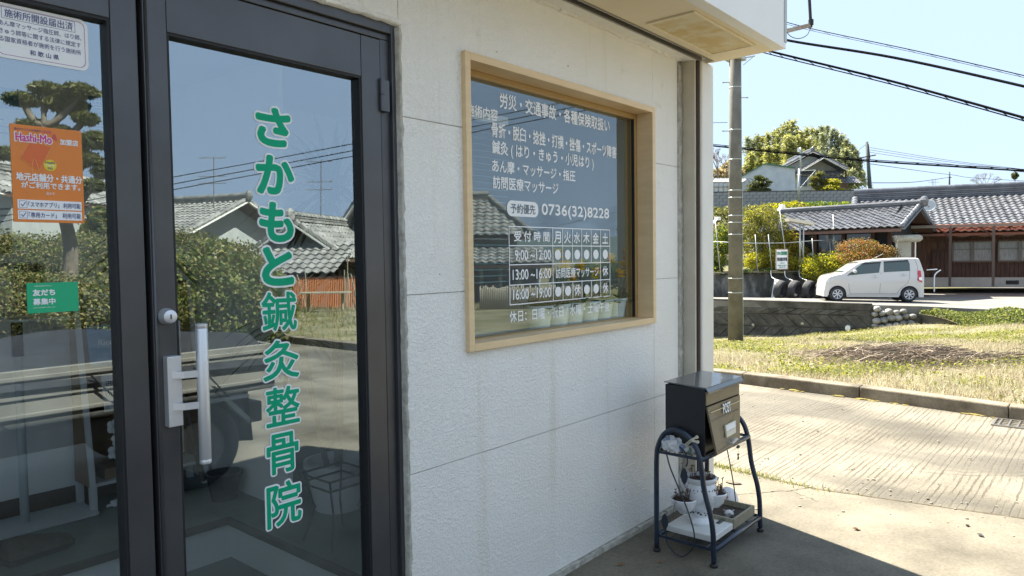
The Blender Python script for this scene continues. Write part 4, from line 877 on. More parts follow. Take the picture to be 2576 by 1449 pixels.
# rubbish on the near side of the upper shelf
def crumple(name, c, s, m, label, seed):
    random.seed(seed); bm = bmesh.new(); bmesh.ops.create_icosphere(bm, subdivisions=3, radius=1)
    for v in bm.verts:
        q = v.co.copy(); k_ = 1+.22*math.sin(q.x*7+seed)*math.cos(q.y*6)+random.uniform(-.09, .09); v.co = Vector((q.x*s[0]*k_, q.y*s[1]*k_, max(q.z, -.6)*s[2]*k_))
    me = bpy.data.meshes.new(name); bm.to_mesh(me); bm.free(); me.materials.append(m); o = link_mesh(name, me); o.location = c; return tag(o, label, 'bag')
def baglike(name, a, b, c_): 
    m, t, p = newmat(name); tc = N(t, 'ShaderNodeTexCoord'); v = N(t, 'ShaderNodeTexVoronoi'); v.inputs['Scale'].default_value = 34; r = N(t, 'ShaderNodeValToRGB')
    e = r.color_ramp.elements; e[0].color = (*a, 1); e[1].color = (*b, 1); e[1].position = .8; x = e.new(.45); x.color = (*c_, 1); r.color_ramp.interpolation = 'CONSTANT'
    t.links.new(tc.outputs['Object'], v.inputs[0]); t.links.new(v.outputs['Color'], r.inputs[0]); t.links.new(r.outputs[0], p.inputs['Base Color']); p.inputs['Roughness'].default_value = .35; return m
crumple('crumpled_bag', (3.105-.01, -.285, ZU+.040), (.030, .060, .042), baglike('bag_print', (.62, .63, .62), (.20, .25, .36), (.55, .56, .57)), 'crumpled white printed plastic bag under the near arch of the stand', 3)
crumple('snack_packet', (3.10, -.372, ZU+.026), (.02, .034, .026), baglike('packet_print', (.12, .17, .15), (.45, .06, .06), (.5, .5, .48)), 'small dark green and red packet beside the crumpled bag', 5)
random.seed(21)
ch = thing('hanging_charm', 'small black charm hanging under the front rail of the letter box shelf', 'charm', PY(1857, 1118, -.44))
MB().ball((0, 0, -.012), .014, 8, 5, .2, (1.4, .5, .6)).build('clip', M_GASKET, ch); MB().tube([(0, 0, -.02), (0, 0, -.045)], .001, 4).build('chain', M_GASKET, ch)
MB().ball((0, 0, -.055), .006, 8, 5, 0, (1, .5, 1.2)).ball((0, 0, -.07), .008, 8, 5, 0, (1, .5, 1.4)).ball((0, 0, -.05), .012, 8, 4, 0, (1, .6, .2)).build('figure', M_GASKET, ch)
# strawberry pot with pockets
def potmat():
    m, t, p = newmat('glazed_white_pot'); p.inputs['Roughness'].default_value = .28; p.inputs['Coat Weight'].default_value = .3
    tc = N(t, 'ShaderNodeTexCoord'); n = N(t, 'ShaderNodeTexNoise'); n.inputs['Scale'].default_value = 9; n.inputs['Detail'].default_value = 7; n.inputs['Distortion'].default_value = .8
    r = N(t, 'ShaderNodeValToRGB'); r.color_ramp.elements[0].color = (.42, .43, .46, 1); r.color_ramp.elements[1].color = (.76, .77, .78, 1); r.color_ramp.elements[0].position = .3; r.color_ramp.elements[1].position = .46
    t.links.new(tc.outputs['Object'], n.inputs[0]); t.links.new(n.outputs[0], r.inputs[0]); t.links.new(r.outputs[0], p.inputs['Base Color']); return m
M_POT = potmat(); M_EARTH = mat('potting_soil', (.035, .025, .018), .95, c2=(.08, .06, .045), ns=60, bump=1, bs=180, dist=.006)
PC = Vector((3.275, -.345, ZL+.042))
po = thing('strawberry_pot', 'white glazed strawberry pot with planting pockets and dark stencilled motifs on the lower shelf', 'plant pot', PC)
MB().lathe([(0, 0), (.058, 0), (.060, .012), (.054, .020), (.046, .032), (.050, .05), (.066, .085), (.080, .125), (.082, .155), (.074, .185), (.066, .200), (.074, .208), (.080, .218), (.080, .226), (.074, .230), (.068, .226), (.066, .21), (0, .21)], n=36).build('body', M_POT, po, auto=True)
MB().lathe([(.0655, .211), (.04, .214), (0, .216)], n=24).build('soil', M_EARTH, po, smooth=True)
VL = -RH                                          # direction to the picture's left seen from the camera
def pocket(ang, zz, rr, out):
    c_ = Vector((math.cos(ang)*out, math.sin(ang)*out, zz)); b = MB()
    b.lathe([(0, -.075), (rr*.35, -.070), (rr*.75, -.045), (rr*.97, -.015), (rr*1.03, 0), (rr*.97, .004), (rr*.9, -.006), (0, -.008)], c_, 22)
    o = b.build('pocket', M_POT, po, auto=True); MB().lathe([(rr*.9, -.0055), (rr*.5, -.002), (0, 0)], c_, 16).build('pocket_soil', M_EARTH, po, smooth=True); return PC+c_
def dirang(v): return math.atan2(v.y, v.x)
aL = dirang(-RH*1.0 - FH*.35); aR = dirang(RH*1.0-FH*.25); aB = dirang(-RH*.7+FH*.9)
q1 = pocket(aL, .128, .064, .098); q2 = pocket(aR, .150, .056, .068); q3 = pocket(aB, .20, .040, .084)
# motifs round the neck and foot
mo = MB()
for i in range(26):
    a = i*2*math.pi/26; r_ = .0775; zc_ = .176; w_ = .0045 if i % 2 else .0022; h_ = .004 if i % 2 else .007
    n_ = Vector((math.cos(a), math.sin(a), 0)); tg = Vector((-math.sin(a), math.cos(a), 0)); c_ = n_*(r_+.0012)+Vector((0, 0, zc_))
    mo.add([c_-tg*w_, c_-Vector((0, 0, h_)), c_+tg*w_, c_+Vector((0, 0, h_))], [(0, 1, 2, 3)])
for i in range(44):
    a = i*2*math.pi/44+random.uniform(-.05, .05); zc_ = .055+random.uniform(-.006, .012); r_ = .0535+(zc_-.055)*.46
    n_ = Vector((math.cos(a), math.sin(a), 0)); tg = Vector((-math.sin(a), math.cos(a), 0)); c_ = n_*(r_+.0015)+Vector((0, 0, zc_)); w_ = random.uniform(.003, .007)
    mo.add([c_-tg*w_, c_-Vector((0, 0, w_*.7)), c_+tg*w_, c_+Vector((0, 0, w_*.8))], [(0, 1, 2, 3)])
mo.build('stencilled_motifs', mat('motif_ink', (.02, .03, .05), .5), po)
M_SUC = leafmat('succulent_red', (.10, .06, .04), (.30, .10, .06), (.22, .19, .11), .15); M_TWIG = mat('brown_twig', (.12, .06, .045), .8)
def succulents(name, c, rr, n_, label, col=M_SUC):
    t = thing(name, label, 'succulent', c); b = MB(); V = []; Fq = []
    for i in range(n_):
        a = random.uniform(0, 6.28); r_ = rr*math.sqrt(random.random())*.85; h_ = random.uniform(.008, .045) if random.random() < .85 else .07
        p0 = Vector((r_*math.cos(a), r_*math.sin(a), 0)); p1 = p0*1.15+Vector((random.uniform(-.01, .01), random.uniform(-.01, .01), h_)); b.tube([p0, (p0+p1)/2+Vector((.003, 0, 0)), p1], .0013, 4)
        for k_ in range(9):
            aa = k_*.7; l = .011*random.uniform(.6, 1.1); el = .2+.09*k_; d = Vector((math.cos(aa)*math.cos(el), math.sin(aa)*math.cos(el), math.sin(el))); s_ = Vector((-math.sin(aa), math.cos(aa), 0))*.003
            k0 = len(V); V += [p1, p1+d*l*.6-s_, p1+d*l, p1+d*l*.6+s_]; Fq.append((k0, k0+1, k0+2, k0+3))
    b.build('stems', M_TWIG, t); link_mesh('rosettes', arr_mesh('rosettes', np.array([tuple(v) for v in V]), np.array(Fq), col), t); return t
succulents('succulent_plant', PC+Vector((0, 0, .214)), .06, 24, 'reddish dry succulents in the top opening of the strawberry pot')
succulents('succulent_plant', q1+Vector((0, 0, -.002)), .056, 26, 'greyish straggly succulent in the left pocket of the strawberry pot', leafmat('succulent_grey', (.10, .11, .07), (.20, .19, .14), (.13, .08, .06), .1))
succulents('succulent_plant', q2+Vector((0, 0, -.002)), .049, 34, 'thick red-brown succulent in the right pocket of the strawberry pot')
succulents('succulent_plant', q3+Vector((0, 0, -.002)), .028, 10, 'sparse brown succulent in the rear pocket of the strawberry pot')
tr = MB()
for (c_, dx) in ((q1, -.05), (q2, .03), (PC+Vector((0, 0, .21)), -.07), (q2, -.03)):
    p = c_+(-FH*.04)+RH*dx; tr.tube(smooth([p, p+RH*dx*.2-Vector((0, 0, .04)), p-RH*.01-Vector((0, 0, .09))], 4), .0011, 4)
tag(tr.build('dry_trailing_stems', M_TWIG), 'dry brown stems trailing over the strawberry pot', 'stems')
# slab, tray, turtle-shaped stone head, piglet
sb = MB().box(-.11, .11, -.125, .125, 0, .032).build('white_slab', mat('chipped_slab', (.62, .62, .59), .7, c2=(.45, .43, .38), ns=9, detail=9, contrast=(.55, .8)), bevel=.005)
sb.location = (3.245, -.352, ZL+.009); tag(sb, 'white painted slab under the strawberry pot', 'slab')
ty = thing('wooden_tray', 'weathered wooden tray of soil on the far half of the lower shelf', 'tray', (3.49, -.355, ZL+.009))
M_TW = mat('weathered_wood', (.36, .34, .25), .8, c2=(.24, .21, .14), ns=6, stretch=(1, 14, 1), bump=.3, bs=30)
for a in ((-.13, .13, -.125, -.112), (-.13, .13, .112, .125), (-.13, -.118, -.112, .112), (.118, .13, -.112, .112)): MB().box(*a, 0, .048).build('tray_side', M_TW, ty, bevel=.001)
MB().box(-.118, .118, -.112, .112, 0, .022).build('tray_soil', M_EARTH, ty)
lg = MB().tube([(-.08, -.06, 0), (.0, -.06, .004), (.08, -.055, 0)], .012, 10).build('dark_stone', mat('slate_stone', (.06, .065, .05), .7, c2=(.1, .1, .085), ns=20), smooth=True); lg.location = (3.38, -.36, ZL+.035)
tag(lg, 'smooth dark elongated stone between the pot and the piglet', 'stone')
M_PEEL = mat('peeling_paint', (.70, .70, .70), .6, c2=(.42, .19, .13), ns=13, detail=7, contrast=(.55, .62))
bs_ = MB().ball((0, 0, .075), .078, 22, 16, .015, (.95, .75, 1.05)).ball((-.03, -.045, .075), .024, 10, 7, .05).ball((.015, -.055, .062), .020, 10, 7, .05).build('garden_ornament', M_PEEL, smooth=True)
bs_.location = PY(1829, 1262, -.27)-Vector((0, 0, .075)); tag(bs_, 'rounded white garden ornament with peeling paint behind the piglet', 'ornament')
pgl = thing('piglet_figurine', 'small white piglet figurine sitting in the soil tray', 'figurine', PY(1833, 1303, -.385)-Vector((0, 0, .035)), dirang(-RH*.2-FH))
M_PIG = mat('white_ceramic', (.72, .71, .71), .45, c2=(.6, .57, .56), ns=25)
MB().ball((-.012, 0, .028), .030, 16, 11, 0, (1.1, .9, .95)).build('body', M_PIG, pgl, smooth=True)
hd = MB().ball((.014, 0, .047), .021, 14, 10, 0, (1, 1, .95)).lathe([(0, .030), (.009, .030), (.0085, .039), (0, .039)], (0, 0, .042), 12, 'x').build('head', M_PIG, pgl, smooth=True)
for s_ in (-1, 1):
    MB().add([(.008, .010*s_, .062), (.016, .016*s_, .070), (.004, .024*s_, .066), (.010, .012*s_, .058), (.006, .020*s_, .060)], [(0, 1, 2), (0, 2, 3), (3, 2, 4)]).build('ear', M_PIG, pgl)
    MB().ball((.031, .007*s_, .052), .002, 6, 4).build('eye', M_GASKET, pgl); pgl.scale = (1.25, 1.25, 1.25); MB().ball((.012, .014*s_, .006), .009, 8, 6).build('foot', M_PIG, pgl, smooth=True)
pc = MB().add([(0, 0, 0), (.09, .02, 0), (.12, .14, .0), (.02, .12, 0)], [(0, 1, 2, 3)])

# ---------------- bracket and pole at the canopy corner, weeds at the joint
cb = thing('aerial_bracket', 'rusty arm with black pole and looped cable on the canopy corner', 'bracket', D(1979, 78, 3.95))
o_ = D(1979, 78, 3.95); ar = D(2040, 63, 4.0)-o_; tp = D(2034, -40, 4.0)-o_
MB().bar((0, 0, 0), ar, .012, .022).build('arm', mat('rusty_arm', (.30, .22, .17), .8, c2=(.42, .36, .3), ns=40), cb)
MB().tube([ar-Vector((0, 0, .012)), tp], .0085, 10).build('pole', M_GASKET, cb); MB().tube([ar+Vector((0, 0, .0)), ar+Vector((0, 0, .03))], .014, 10).build('clamp', M_GASKET, cb)
MB().tube(smooth([Vector((0, 0, -.005)), D(1990, 92, 3.95)-o_, D(2010, 97, 3.97)-o_, D(2030, 88, 4)-o_, ar-Vector((0, 0, .01))]), .0022, 5).build('cable', M_GASKET, cb)
# ================================================================ tools for far things
def leaf_cloud(name, blobs, n, size, m, parent=None, aspect=.55, shell=.5, droop=.0, seed=1, flat=0):
    r = np.random.default_rng(seed); vol = np.array([b[3]*b[4]*b[5] for b in blobs])**.8; cnt = (n*vol/vol.sum()).astype(int)+1; Ps = []
    for b, c in zip(blobs, cnt):
        d = r.normal(size=(c, 3)); d /= np.linalg.norm(d, axis=1)[:, None]; rr = (shell+(1-shell)*r.random(c))**.6*(.86+.28*r.random(c))
        bump = 1+.16*np.sin(d[:, 0]*7+b[0]*3)*np.cos(d[:, 2]*6+b[1])
        Ps.append(d*(rr*bump)[:, None]*np.array(b[3:6])+np.array(b[:3]))
    P = np.concatenate(Ps); c = len(P); a = r.normal(size=(c, 3)); a[:, 2] -= droop*2; a /= np.linalg.norm(a, axis=1)[:, None]
    bq = np.cross(a, r.normal(size=(c, 3))); bq[:, 2] *= (1-flat); bq /= np.linalg.norm(bq, axis=1)[:, None]
    s = size*(.6+.8*r.random(c))[:, None]; w = s*aspect*.5
    V = np.stack([P-a*s*.5, P-bq*w+a*s*.05, P+a*s*.5, P+bq*w+a*s*.05], 1).reshape(-1, 3); F = np.arange(4*c).reshape(-1, 4)
    return link_mesh(name, arr_mesh(name, V, F, m), parent)
def blades(name, pts, h, m, wid=.004, lean=.9, seed=2):
    r = np.random.default_rng(seed); c = len(pts); a = r.random(c)*6.283; el = r.random(c)**.6; hh = h*(.4+.9*r.random(c))
    d = np.stack([np.cos(a)*lean*el, np.sin(a)*lean*el, np.sqrt(np.clip(1-(lean*el)**2, .02, 1))], 1)*hh[:, None]
    s = np.stack([-np.sin(a), np.cos(a), np.zeros(c)], 1)*wid
    tip = pts+d; tip[:, 2] -= hh*.15*el
    V = np.stack([pts-s, pts+s, tip], 1).reshape(-1, 3); F = np.arange(3*c).reshape(-1, 3)
    return link_mesh(name, arr_mesh(name, V, F, m))
def hgv(P): return np.array([hgt(x, y) for x, y in P])
def st(p): return (p.x-CAM.x)*RH.x+(p.y-CAM.y)*RH.y, (p.x-CAM.x)*FH.x+(p.y-CAM.y)*FH.y
# roof tile: rolled pantile, x across, y up the slope, z off the roof
def tile_mesh(name, m, w=.27, l=.30, th=.022, n=7):
    b = MB(); xs_ = np.linspace(0, w, n+1)
    def prof(x): u = x/w; return .028*math.sin(2*math.pi*(u-.08)) + .012
    for y, lift in ((0, .035), (l*1.12, 0)):
        for x in xs_: b.v.append((x, y, prof(x)+lift+th))
    k = n+1
    b.f += [(i, i+1, k+i+1, k+i) for i in range(n)]
    for x in xs_: b.v.append((x, 0, prof(x)+.035-.012))
    b.f += [(2*k+i, 2*k+i+1, i+1, i) for i in range(n)]
    b.v += [(w, 0, prof(w)-.01), (w, l*1.12, prof(w)-.04)]; b.f.append((n, 3*k, 3*k+1, 2*k-1))
    me = bpy.data.meshes.new(name); me.from_pydata(b.v, [], b.f); me.update(); me.materials.append(m); me.shade_smooth(); sharp(me, 35); return me
M_TILE = mat('grey_roof_tile', (.10, .103, .115), .32, c2=(.16, .164, .178), ns=2.2, detail=2, spec=.6, contrast=(.35, .7))
def tilevary(m):
    t = m.node_tree; p = t.nodes['Principled BSDF']; src = p.inputs['Base Color'].links[0].from_socket
    oi = N(t, 'ShaderNodeObjectInfo'); ge = N(t, 'ShaderNodeNewGeometry'); ad = N(t, 'ShaderNodeMath', operation='ADD'); t.links.new(oi.outputs['Random'], ad.inputs[0]); t.links.new(ge.outputs['Random Per Island'], ad.inputs[1])
    fr_ = N(t, 'ShaderNodeMath', operation='FRACT'); t.links.new(ad.outputs[0], fr_.inputs[0]); mr = N(t, 'ShaderNodeMapRange'); mr.inputs['To Min'].default_value = .72; mr.inputs['To Max'].default_value = 1.2; t.links.new(fr_.outputs[0], mr.inputs[0])
    hv = N(t, 'ShaderNodeHueSaturation'); t.links.new(mr.outputs[0], hv.inputs['Value']); t.links.new(src, hv.inputs['Color']); t.links.new(hv.outputs[0], p.inputs['Base Color']); return m
tilevary(M_TILE)
M_TILEW = mat('weathered_roof_tile', (.17, .165, .15), .6, c2=(.30, .29, .26), ns=3, detail=3, contrast=(.35, .7))
TM = tile_mesh('roof_tile', M_TILE)
def tiled_slope(parent, o, a, b, La, Lb, limit=300, me=TM, tw=.27, tl=.30, key=None, own=True, used=0, m=M_TILE, gable=None):
    """o eave corner, a along the eave, b up the slope (unit vectors); pieces nearest the camera are tiles of their own"""
    a = Vector(a).normalized(); b = Vector(b).normalized(); nrm = a.cross(b).normalized()
    if nrm.z < 0: nrm = -nrm
    flip = a.cross(b).z < 0
    na, nb = max(1, round(La/tw)), max(1, round(Lb/tl)); sx, sy = La/na/tw, Lb/nb/tl; cells = []
    for j in range(nb):
        for i in range(na):
            if gable and not gable((i+.5)/na, (j+.5)/nb): continue
            cells.append((i, j))
    cells.sort(key=key or (lambda c: 0)); V = []; F = []; co = np.array([v.co[:] for v in me.vertices])
    for k_, (i, j) in enumerate(cells):
        p = Vector(o)+a*(i*La/na)+b*(j*Lb/nb)
        ax = a
        if flip: p = p+a*(La/na); ax = -a
        p = p+nrm*random.uniform(-.004, .008); M4 = Matrix(((ax.x*sx, b.x*sy, nrm.x, p.x), (ax.y*sx, b.y*sy, nrm.y, p.y), (ax.z*sx, b.z*sy, nrm.z, p.z), (0, 0, 0, 1)))
        if own and k_ < limit-used:
            ob = bpy.data.objects.new('roof_tile', me); COL.objects.link(ob); adopt(ob, parent); ob.matrix_parent_inverse = Matrix(); ob.matrix_basis = M4
        else:
            n0 = len(V)*len(co); A = np.array(M4.to_3x3()); V.append(co@A.T+np.array(p)); F += [tuple(q+n0 for q in f.vertices) for f in me.polygons]
    if V:
        mm = bpy.data.meshes.new('roof_tiles'); mm.from_pydata(np.concatenate(V).tolist(), [], F); mm.update(); mm.materials.append(m); mm.shade_smooth(); sharp(mm, 35)
        ob = link_mesh('roof_tiles', mm, parent); ob['kind'] = 'stuff'
    return min(len(cells), limit-used)
def ridge(parent, p, q, m=M_TILE, r=.10, h=.14, own=True, seg=.3):
    p = Vector(p); q = Vector(q); d = (q-p); L_ = d.length; d.normalize(); s_ = d.cross(Vector((0, 0, 1))).normalized(); upv = s_.cross(d)
    nl = max(2, int(h/.07))
    for k_ in range(nl):
        z0_ = -.1*h+1.05*h*(k_+.5)/nl; MB().bar(p+upv*z0_, q+upv*z0_, r*(2.3-.5*k_/nl)+(.05 if k_ == 0 else 0), 1.05*h/nl*.72, tuple(upv)).build('ridge_course', m, parent)
    MB().bar(p+upv*h*.4, q+upv*h*.4, r*1.5, h*1.0, tuple(upv)).build('ridge_core', M_WALLC, parent)
    n_ = max(1, int(L_/seg)); b0 = None
    cap = MB()
    for k_ in (0, 1):
        for i in range(9): a = math.pi*i/8; cap.v.append((k_*L_/n_*1.06, r*1.15*math.cos(a)*(1+.10*(1-k_)), r*.95*math.sin(a)*(1+.16*(1-k_))))
    cap.f = [(i, i+1, 9+i+1, 9+i) for i in range(8)]+[tuple(range(9))]
    me = cap.mesh('ridge_tile', m, True)
    sharp(me, 50)
    base = p+upv*h*.9
    for i in range(n_):
        c = base+d*(i*L_/n_); o = bpy.data.objects.new('ridge_tile', me); COL.objects.link(o); adopt(o, parent); o.matrix_basis = Matrix(((d.x, s_.x, upv.x, c.x), (d.y, s_.y, upv.y, c.y), (d.z, s_.z, upv.z, c.z), (0, 0, 0, 1)))
M_WOOD = mat('dark_weathered_wood', (.045, .026, .018), .8, c2=(.12, .06, .035), ns=3, detail=8, stretch=(6, 6, .7), bump=.3, bs=50)
M_WOODR = mat('reddish_boards', (.085, .042, .025), .75, c2=(.04, .022, .016), ns=5, detail=8, stretch=(3, 3, .5), bump=.3, bs=40)
M_BLACKW = mat('charred_boards', (.012, .013, .015), .7)
M_DGLASS = mat('dark_pane', (.02, .028, .032), .08, spec=.8); M_CURT = mat('net_curtain', (.36, .38, .37), .8, c2=(.22, .24, .24), ns=6, stretch=(5, 5, .6))
M_PLAST = mat('grey_plaster', (.34, .36, .34), .85, c2=(.42, .43, .40), ns=2)
M_WALLC = concretemat('dark_old_concrete', (.03, .028, .025), (.12, .115, .105), ns=1.6)
M_BLOCKW = concretemat('dark_wall_block', (.035, .033, .028), (.11, .105, .092), ns=3.1)
tilevary(M_TILEW)
M_STONE = mat('river_stone', (.17, .165, .15), .85, c2=(.42, .41, .39), ns=3.5, detail=8, bump=.5, bs=14, contrast=(.4, .62))
M_GALV = mat('galvanised_pipe', (.42, .45, .44), .45, .5)
M_LOT = concretemat('parking_concrete', (.15, .143, .128), (.22, .212, .193), ns=.8)

# ================================================================ utility pole by the field
up = L(5.53, 17.7, hgt(*L(5.53, 17.7, 0)[:2])-.05); UPH = 9.4
M_POLE = concretemat('pole_concrete', (.12, .115, .10), (.20, .193, .17), ns=2.5)
pole = thing('utility_pole', 'tall grey concrete utility pole with steel bands and step bolts beside the field', 'utility pole', up)
MB().tube([(0, 0, 0), (0, 0, UPH)], [.178, .128], 28).build('shaft', M_POLE, pole, smooth=True)
bm_ = None
for i, v in enumerate((150, 225, 330, 403, 480, 498, 543, 560, 590, 700, 736)):
    z = PX(1850, v, up.x).z-up.z
    z = (D(1850, v, 17.7)).z-up.z; r = .178-.05*z/UPH
    MB().lathe([(r, -.012), (r+.004, -.012), (r+.004, .012), (r, .012)], (0, 0, z), 28).build('steel_band', M_GALV, pole, smooth=True)
for i, (v, sgn) in enumerate(((212, -1), (250, 1), (332, -1), (386, 1), (476, -1), (566, 1))):
    z = D(1850, v, 17.7).z-up.z; r = .178-.05*z/UPH; MB().tube([RH*sgn*r*.9+Vector((0, 0, z)), RH*sgn*(r+.15)+Vector((0, 0, z))], .011, 8).lathe([(0, -.012), (.022, -.012), (.022, .012), (0, .012)], RH*sgn*(r+.15)+Vector((0, 0, z)), 10).build('step_bolt', M_STEEL, pole)
zc_ = D(1850, 153, 17.7).z-up.z; b = MB().box(-.2, .2, -.2, .2, zc_-.05, zc_+.03); b.bar(RH*.17+Vector((0, 0, zc_)), RH*.48+Vector((0, 0, zc_+.05)), .02, .03).bar(RH*.2+Vector((0, 0, zc_-.16)), RH*.45+Vector((0, 0, zc_+.04)), .012, .02); b.build('clamp', M_GALV, pole)
MB().tube([RH*.16-FH*.11+Vector((0, 0, 0)), RH*.145-FH*.1+Vector((0, 0, 4))], .008, 5).build('earth_wire', M_GALV, pole)

# ================================================================ lower retaining wall of slanted blocks
A0 = L(3.6, 25.6, 0); A1 = L(6.9, 24.5, 0); A2 = L(10.95, 21.8, 0)
WLs = [(L(3.6, 25.8, -1.62), L(3.6, 25.8, .0)), (L(10.98, 21.8, -1.25), L(10.98, 21.8, -.13))]
rw = thing('retaining_wall', 'long dark retaining wall of slanted concrete blocks between the field and the parking area', 'retaining wall', WLs[0][0])
o_ = WLs[0][0]; wd = (WLs[1][0]-WLs[0][0]); wd.z = 0; WLn = wd.length; wd.normalize(); wn = Vector((wd.y, -wd.x, 0)); wn = wn if wn.dot(-FH) > 0 else -wn
def wp(x, z, d=0):      # x along wall, z above foot level, d proud of the face (battered a little)
    top = 1.62; k_ = z/1.6; return wd*x+Vector((0, 0, z))+wn*(d-.10*k_)
def ztop(x): return 1.62-.13*x/WLn
bb = MB()
bb.add([wp(0, -.3), wp(WLn, -.3), wp(WLn, ztop(WLn)), wp(0, ztop(0)), wp(0, -.3)-wn*.3, wp(WLn, -.3)-wn*.3, wp(WLn, ztop(WLn))-wn*.3, wp(0, ztop(0))-wn*.3], [(0, 1, 2, 3), (7, 6, 5, 4), (0, 4, 5, 1), (1, 5, 6, 2), (2, 6, 7, 3), (3, 7, 4, 0)])
bb.build('wall_core', M_WALLC, rw)
cp = MB(); n_ = 7
for i in range(n_):
    x0_, x1_ = WLn*i/n_+.004, WLn*(i+1)/n_-.004; b = MB()
    q = [wp(x0_, ztop(x0_)-.20, .012), wp(x1_, ztop(x1_)-.20, .012), wp(x1_, ztop(x1_)+.012, .03), wp(x0_, ztop(x0_)+.012, .03)]; r_ = [p-wn*.34 for p in q]
    b.add(q+r_, [(0, 1, 2, 3), (7, 6, 5, 4), (0, 4, 5, 1), (1, 5, 6, 2), (2, 6, 7, 3), (3, 7, 4, 0)]); b.build('coping', M_WALLC, rw)
bh, bw = .42, .42; rows = 4
for j in range(rows):
    z0 = -.12+j*bh; z1 = z0+bh; sg = 1 if j % 2 else -1
    for i in range(-1, int(WLn/bw)+2):
        xa = i*bw+(0 if sg > 0 else bh); q4 = [(xa, z0), (xa+bw, z0), (xa+bw+sg*bh, z1), (xa+sg*bh, z1)]
        zt_ = [ztop(x)-.21 for x, z in q4]
        q4 = [(min(max(x, .01), WLn-.02), min(z, t_)) for (x, z), t_ in zip(q4, zt_)]
        ar = abs(sum(q4[k][0]*q4[(k+1) % 4][1]-q4[(k+1) % 4][0]*q4[k][1] for k in range(4)))/2
        if ar < .03: continue
        cxm = sum(x for x, z in q4)/4; czm = sum(z for x, z in q4)/4; g1, g2 = .95, .88
        out = [wp(cxm+(x-cxm)*g1, czm+(z-czm)*g1, .003) for x, z in q4]; pr_ = .018+random.uniform(0, .022); inn = [wp(cxm+(x-cxm)*g2, czm+(z-czm)*g2, pr_) for x, z in q4]
        MB().add(out+inn, [(0, 1, 5, 4), (1, 2, 6, 5), (2, 3, 7, 6), (3, 0, 4, 7), (4, 5, 6, 7)]).build('wall_block', M_BLOCKW, rw)
for (u, v, r, ln, m_) in ((1895, 816, .045, .05, M_GALV), (2020, 812, .045, .05, M_GALV), (2140, 822, .075, .16, M_WHITE)):
    # weep pipes: found where the sight line meets the wall face
    best = min(((wp(x, z)+o_ - D(u, v, st(wp(x, z)+o_)[1])).length, x, z) for x in np.linspace(0, WLn, 90) for z in np.linspace(0, 1.3, 30)); x_, z_ = best[1:]
    c0 = wp(x_, z_, -.02); c1 = wp(x_, z_, ln)-Vector((0, 0, .02)); q = MB(); d_ = (c1-c0)
    q.tube([c0, c1, c1-d_*.02, c0+d_*.3], [r, r, r*.8, r*.8], 16, cap=False); q.build('weep_pipe', M_GALV if r < .06 else M_WHITE, rw, smooth=False)
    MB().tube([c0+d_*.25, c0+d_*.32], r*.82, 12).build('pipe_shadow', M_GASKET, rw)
# rounded stones at the wall's end
sw = thing('stone_pile_wall', 'short wall end built of rounded river stones beside the leafy bank', 'stone wall', WLs[1][0])
o2 = WLs[1][0]; wcore = MB()
e0 = L(10.98, 21.85, -1.3); e1 = L(12.35, 21.55, -1.1)
wcore.hexa([e0-o2, e1-o2, e1-o2+FH*.6, e0-o2+FH*.6, e0-o2+Vector((0, 0, 1.05)), e1-o2+Vector((0, 0, .62)), e1-o2+FH*.6+Vector((0, 0, .72)), e0-o2+FH*.6+Vector((0, 0, 1.1))]); wcore.build('mortar', M_WALLC, sw)
for j in range(6):
    nn = 7-(j//2)
    for i in range(nn):
        f_ = (i+.5+.3*(j % 2))/7; base = e0.lerp(e1, f_)-o2; zt_ = 1.08-.42*f_; z = .08+j*.19+random.uniform(-.03, .03)
        if z > zt_+.05: continue
        MB().ball(base+Vector((0, 0, z))-FH*.02, random.uniform(.095, .135), 10, 7, .07, (1.15, 1.0, .8)).build('stone', M_STONE, sw, smooth=True)
# parking area, upper terrace
pk = MB(); P_ = [L(3.4, 25.9, -.03), L(10.95, 21.95, -.16), L(12.4, 21.7, -.2), L(13.9, 19.4, -.2), L(17, 16.6, -.22), L(26, 15, -.25), L(30, 36, -.4), L(14.5, 36, -.4), L(3, 33, -.3)]
c_ = L(15, 26, -.3)
pk.add(P_+[c_], [(i, (i+1) % len(P_), len(P_)) for i in range(len(P_))]); pk.add([p-Vector((0, 0, 1.2)) for p in P_]+P_, [(i, (i+1) % len(P_), len(P_)+(i+1) % len(P_), len(P_)+i) for i in range(len(P_))])
pkx = MB(); 
tag(pk.build('parking_area', M_LOT), kind='structure')
T1 = [L(3, 28.2, 0), L(7.6, 28.2, 0), L(12.25, 28.6, 0), L(13.0, 30.2, 0)]
tw = thing('terrace_wall', 'dark stained concrete wall behind the leaning tyres holding up the planted terrace', 'retaining wall', T1[0])
b = MB()
for p, q in zip(T1, T1[1:]):
    p = p-T1[0]; q = q-T1[0]; d_ = (q-p).normalized(); nn = Vector((-d_.y, d_.x, 0)); nn = nn if nn.dot(FH) > 0 else -nn
    b.hexa([p+Vector((0, 0, -.5)), q+Vector((0, 0, -.5)), q+nn*.3+Vector((0, 0, -.5)), p+nn*.3+Vector((0, 0, -.5)), p+nn*.12+Vector((0, 0, .66)), q+nn*.12+Vector((0, 0, .70)), q+nn*.32+Vector((0, 0, .70)), p+nn*.32+Vector((0, 0, .66))])
b.build('wall', mat('streaked_concrete', (.05, .048, .042), .9, c2=(.22, .215, .20), ns=3, detail=9, stretch=(1, 1, .45), bump=.5, bs=20, contrast=(.45, .7)), tw)
b = MB()
for p, q in zip(T1, T1[1:]):
    p = p-T1[0]; q = q-T1[0]; d_ = (q-p).normalized(); nn = Vector((-d_.y, d_.x, 0)); nn = nn if nn.dot(FH) > 0 else -nn
    b.bar(p+nn*.2+Vector((0, 0, .72)), q+nn*.2+Vector((0, 0, .74)), .24, .05)
b.build('coping', M_KERB, tw)
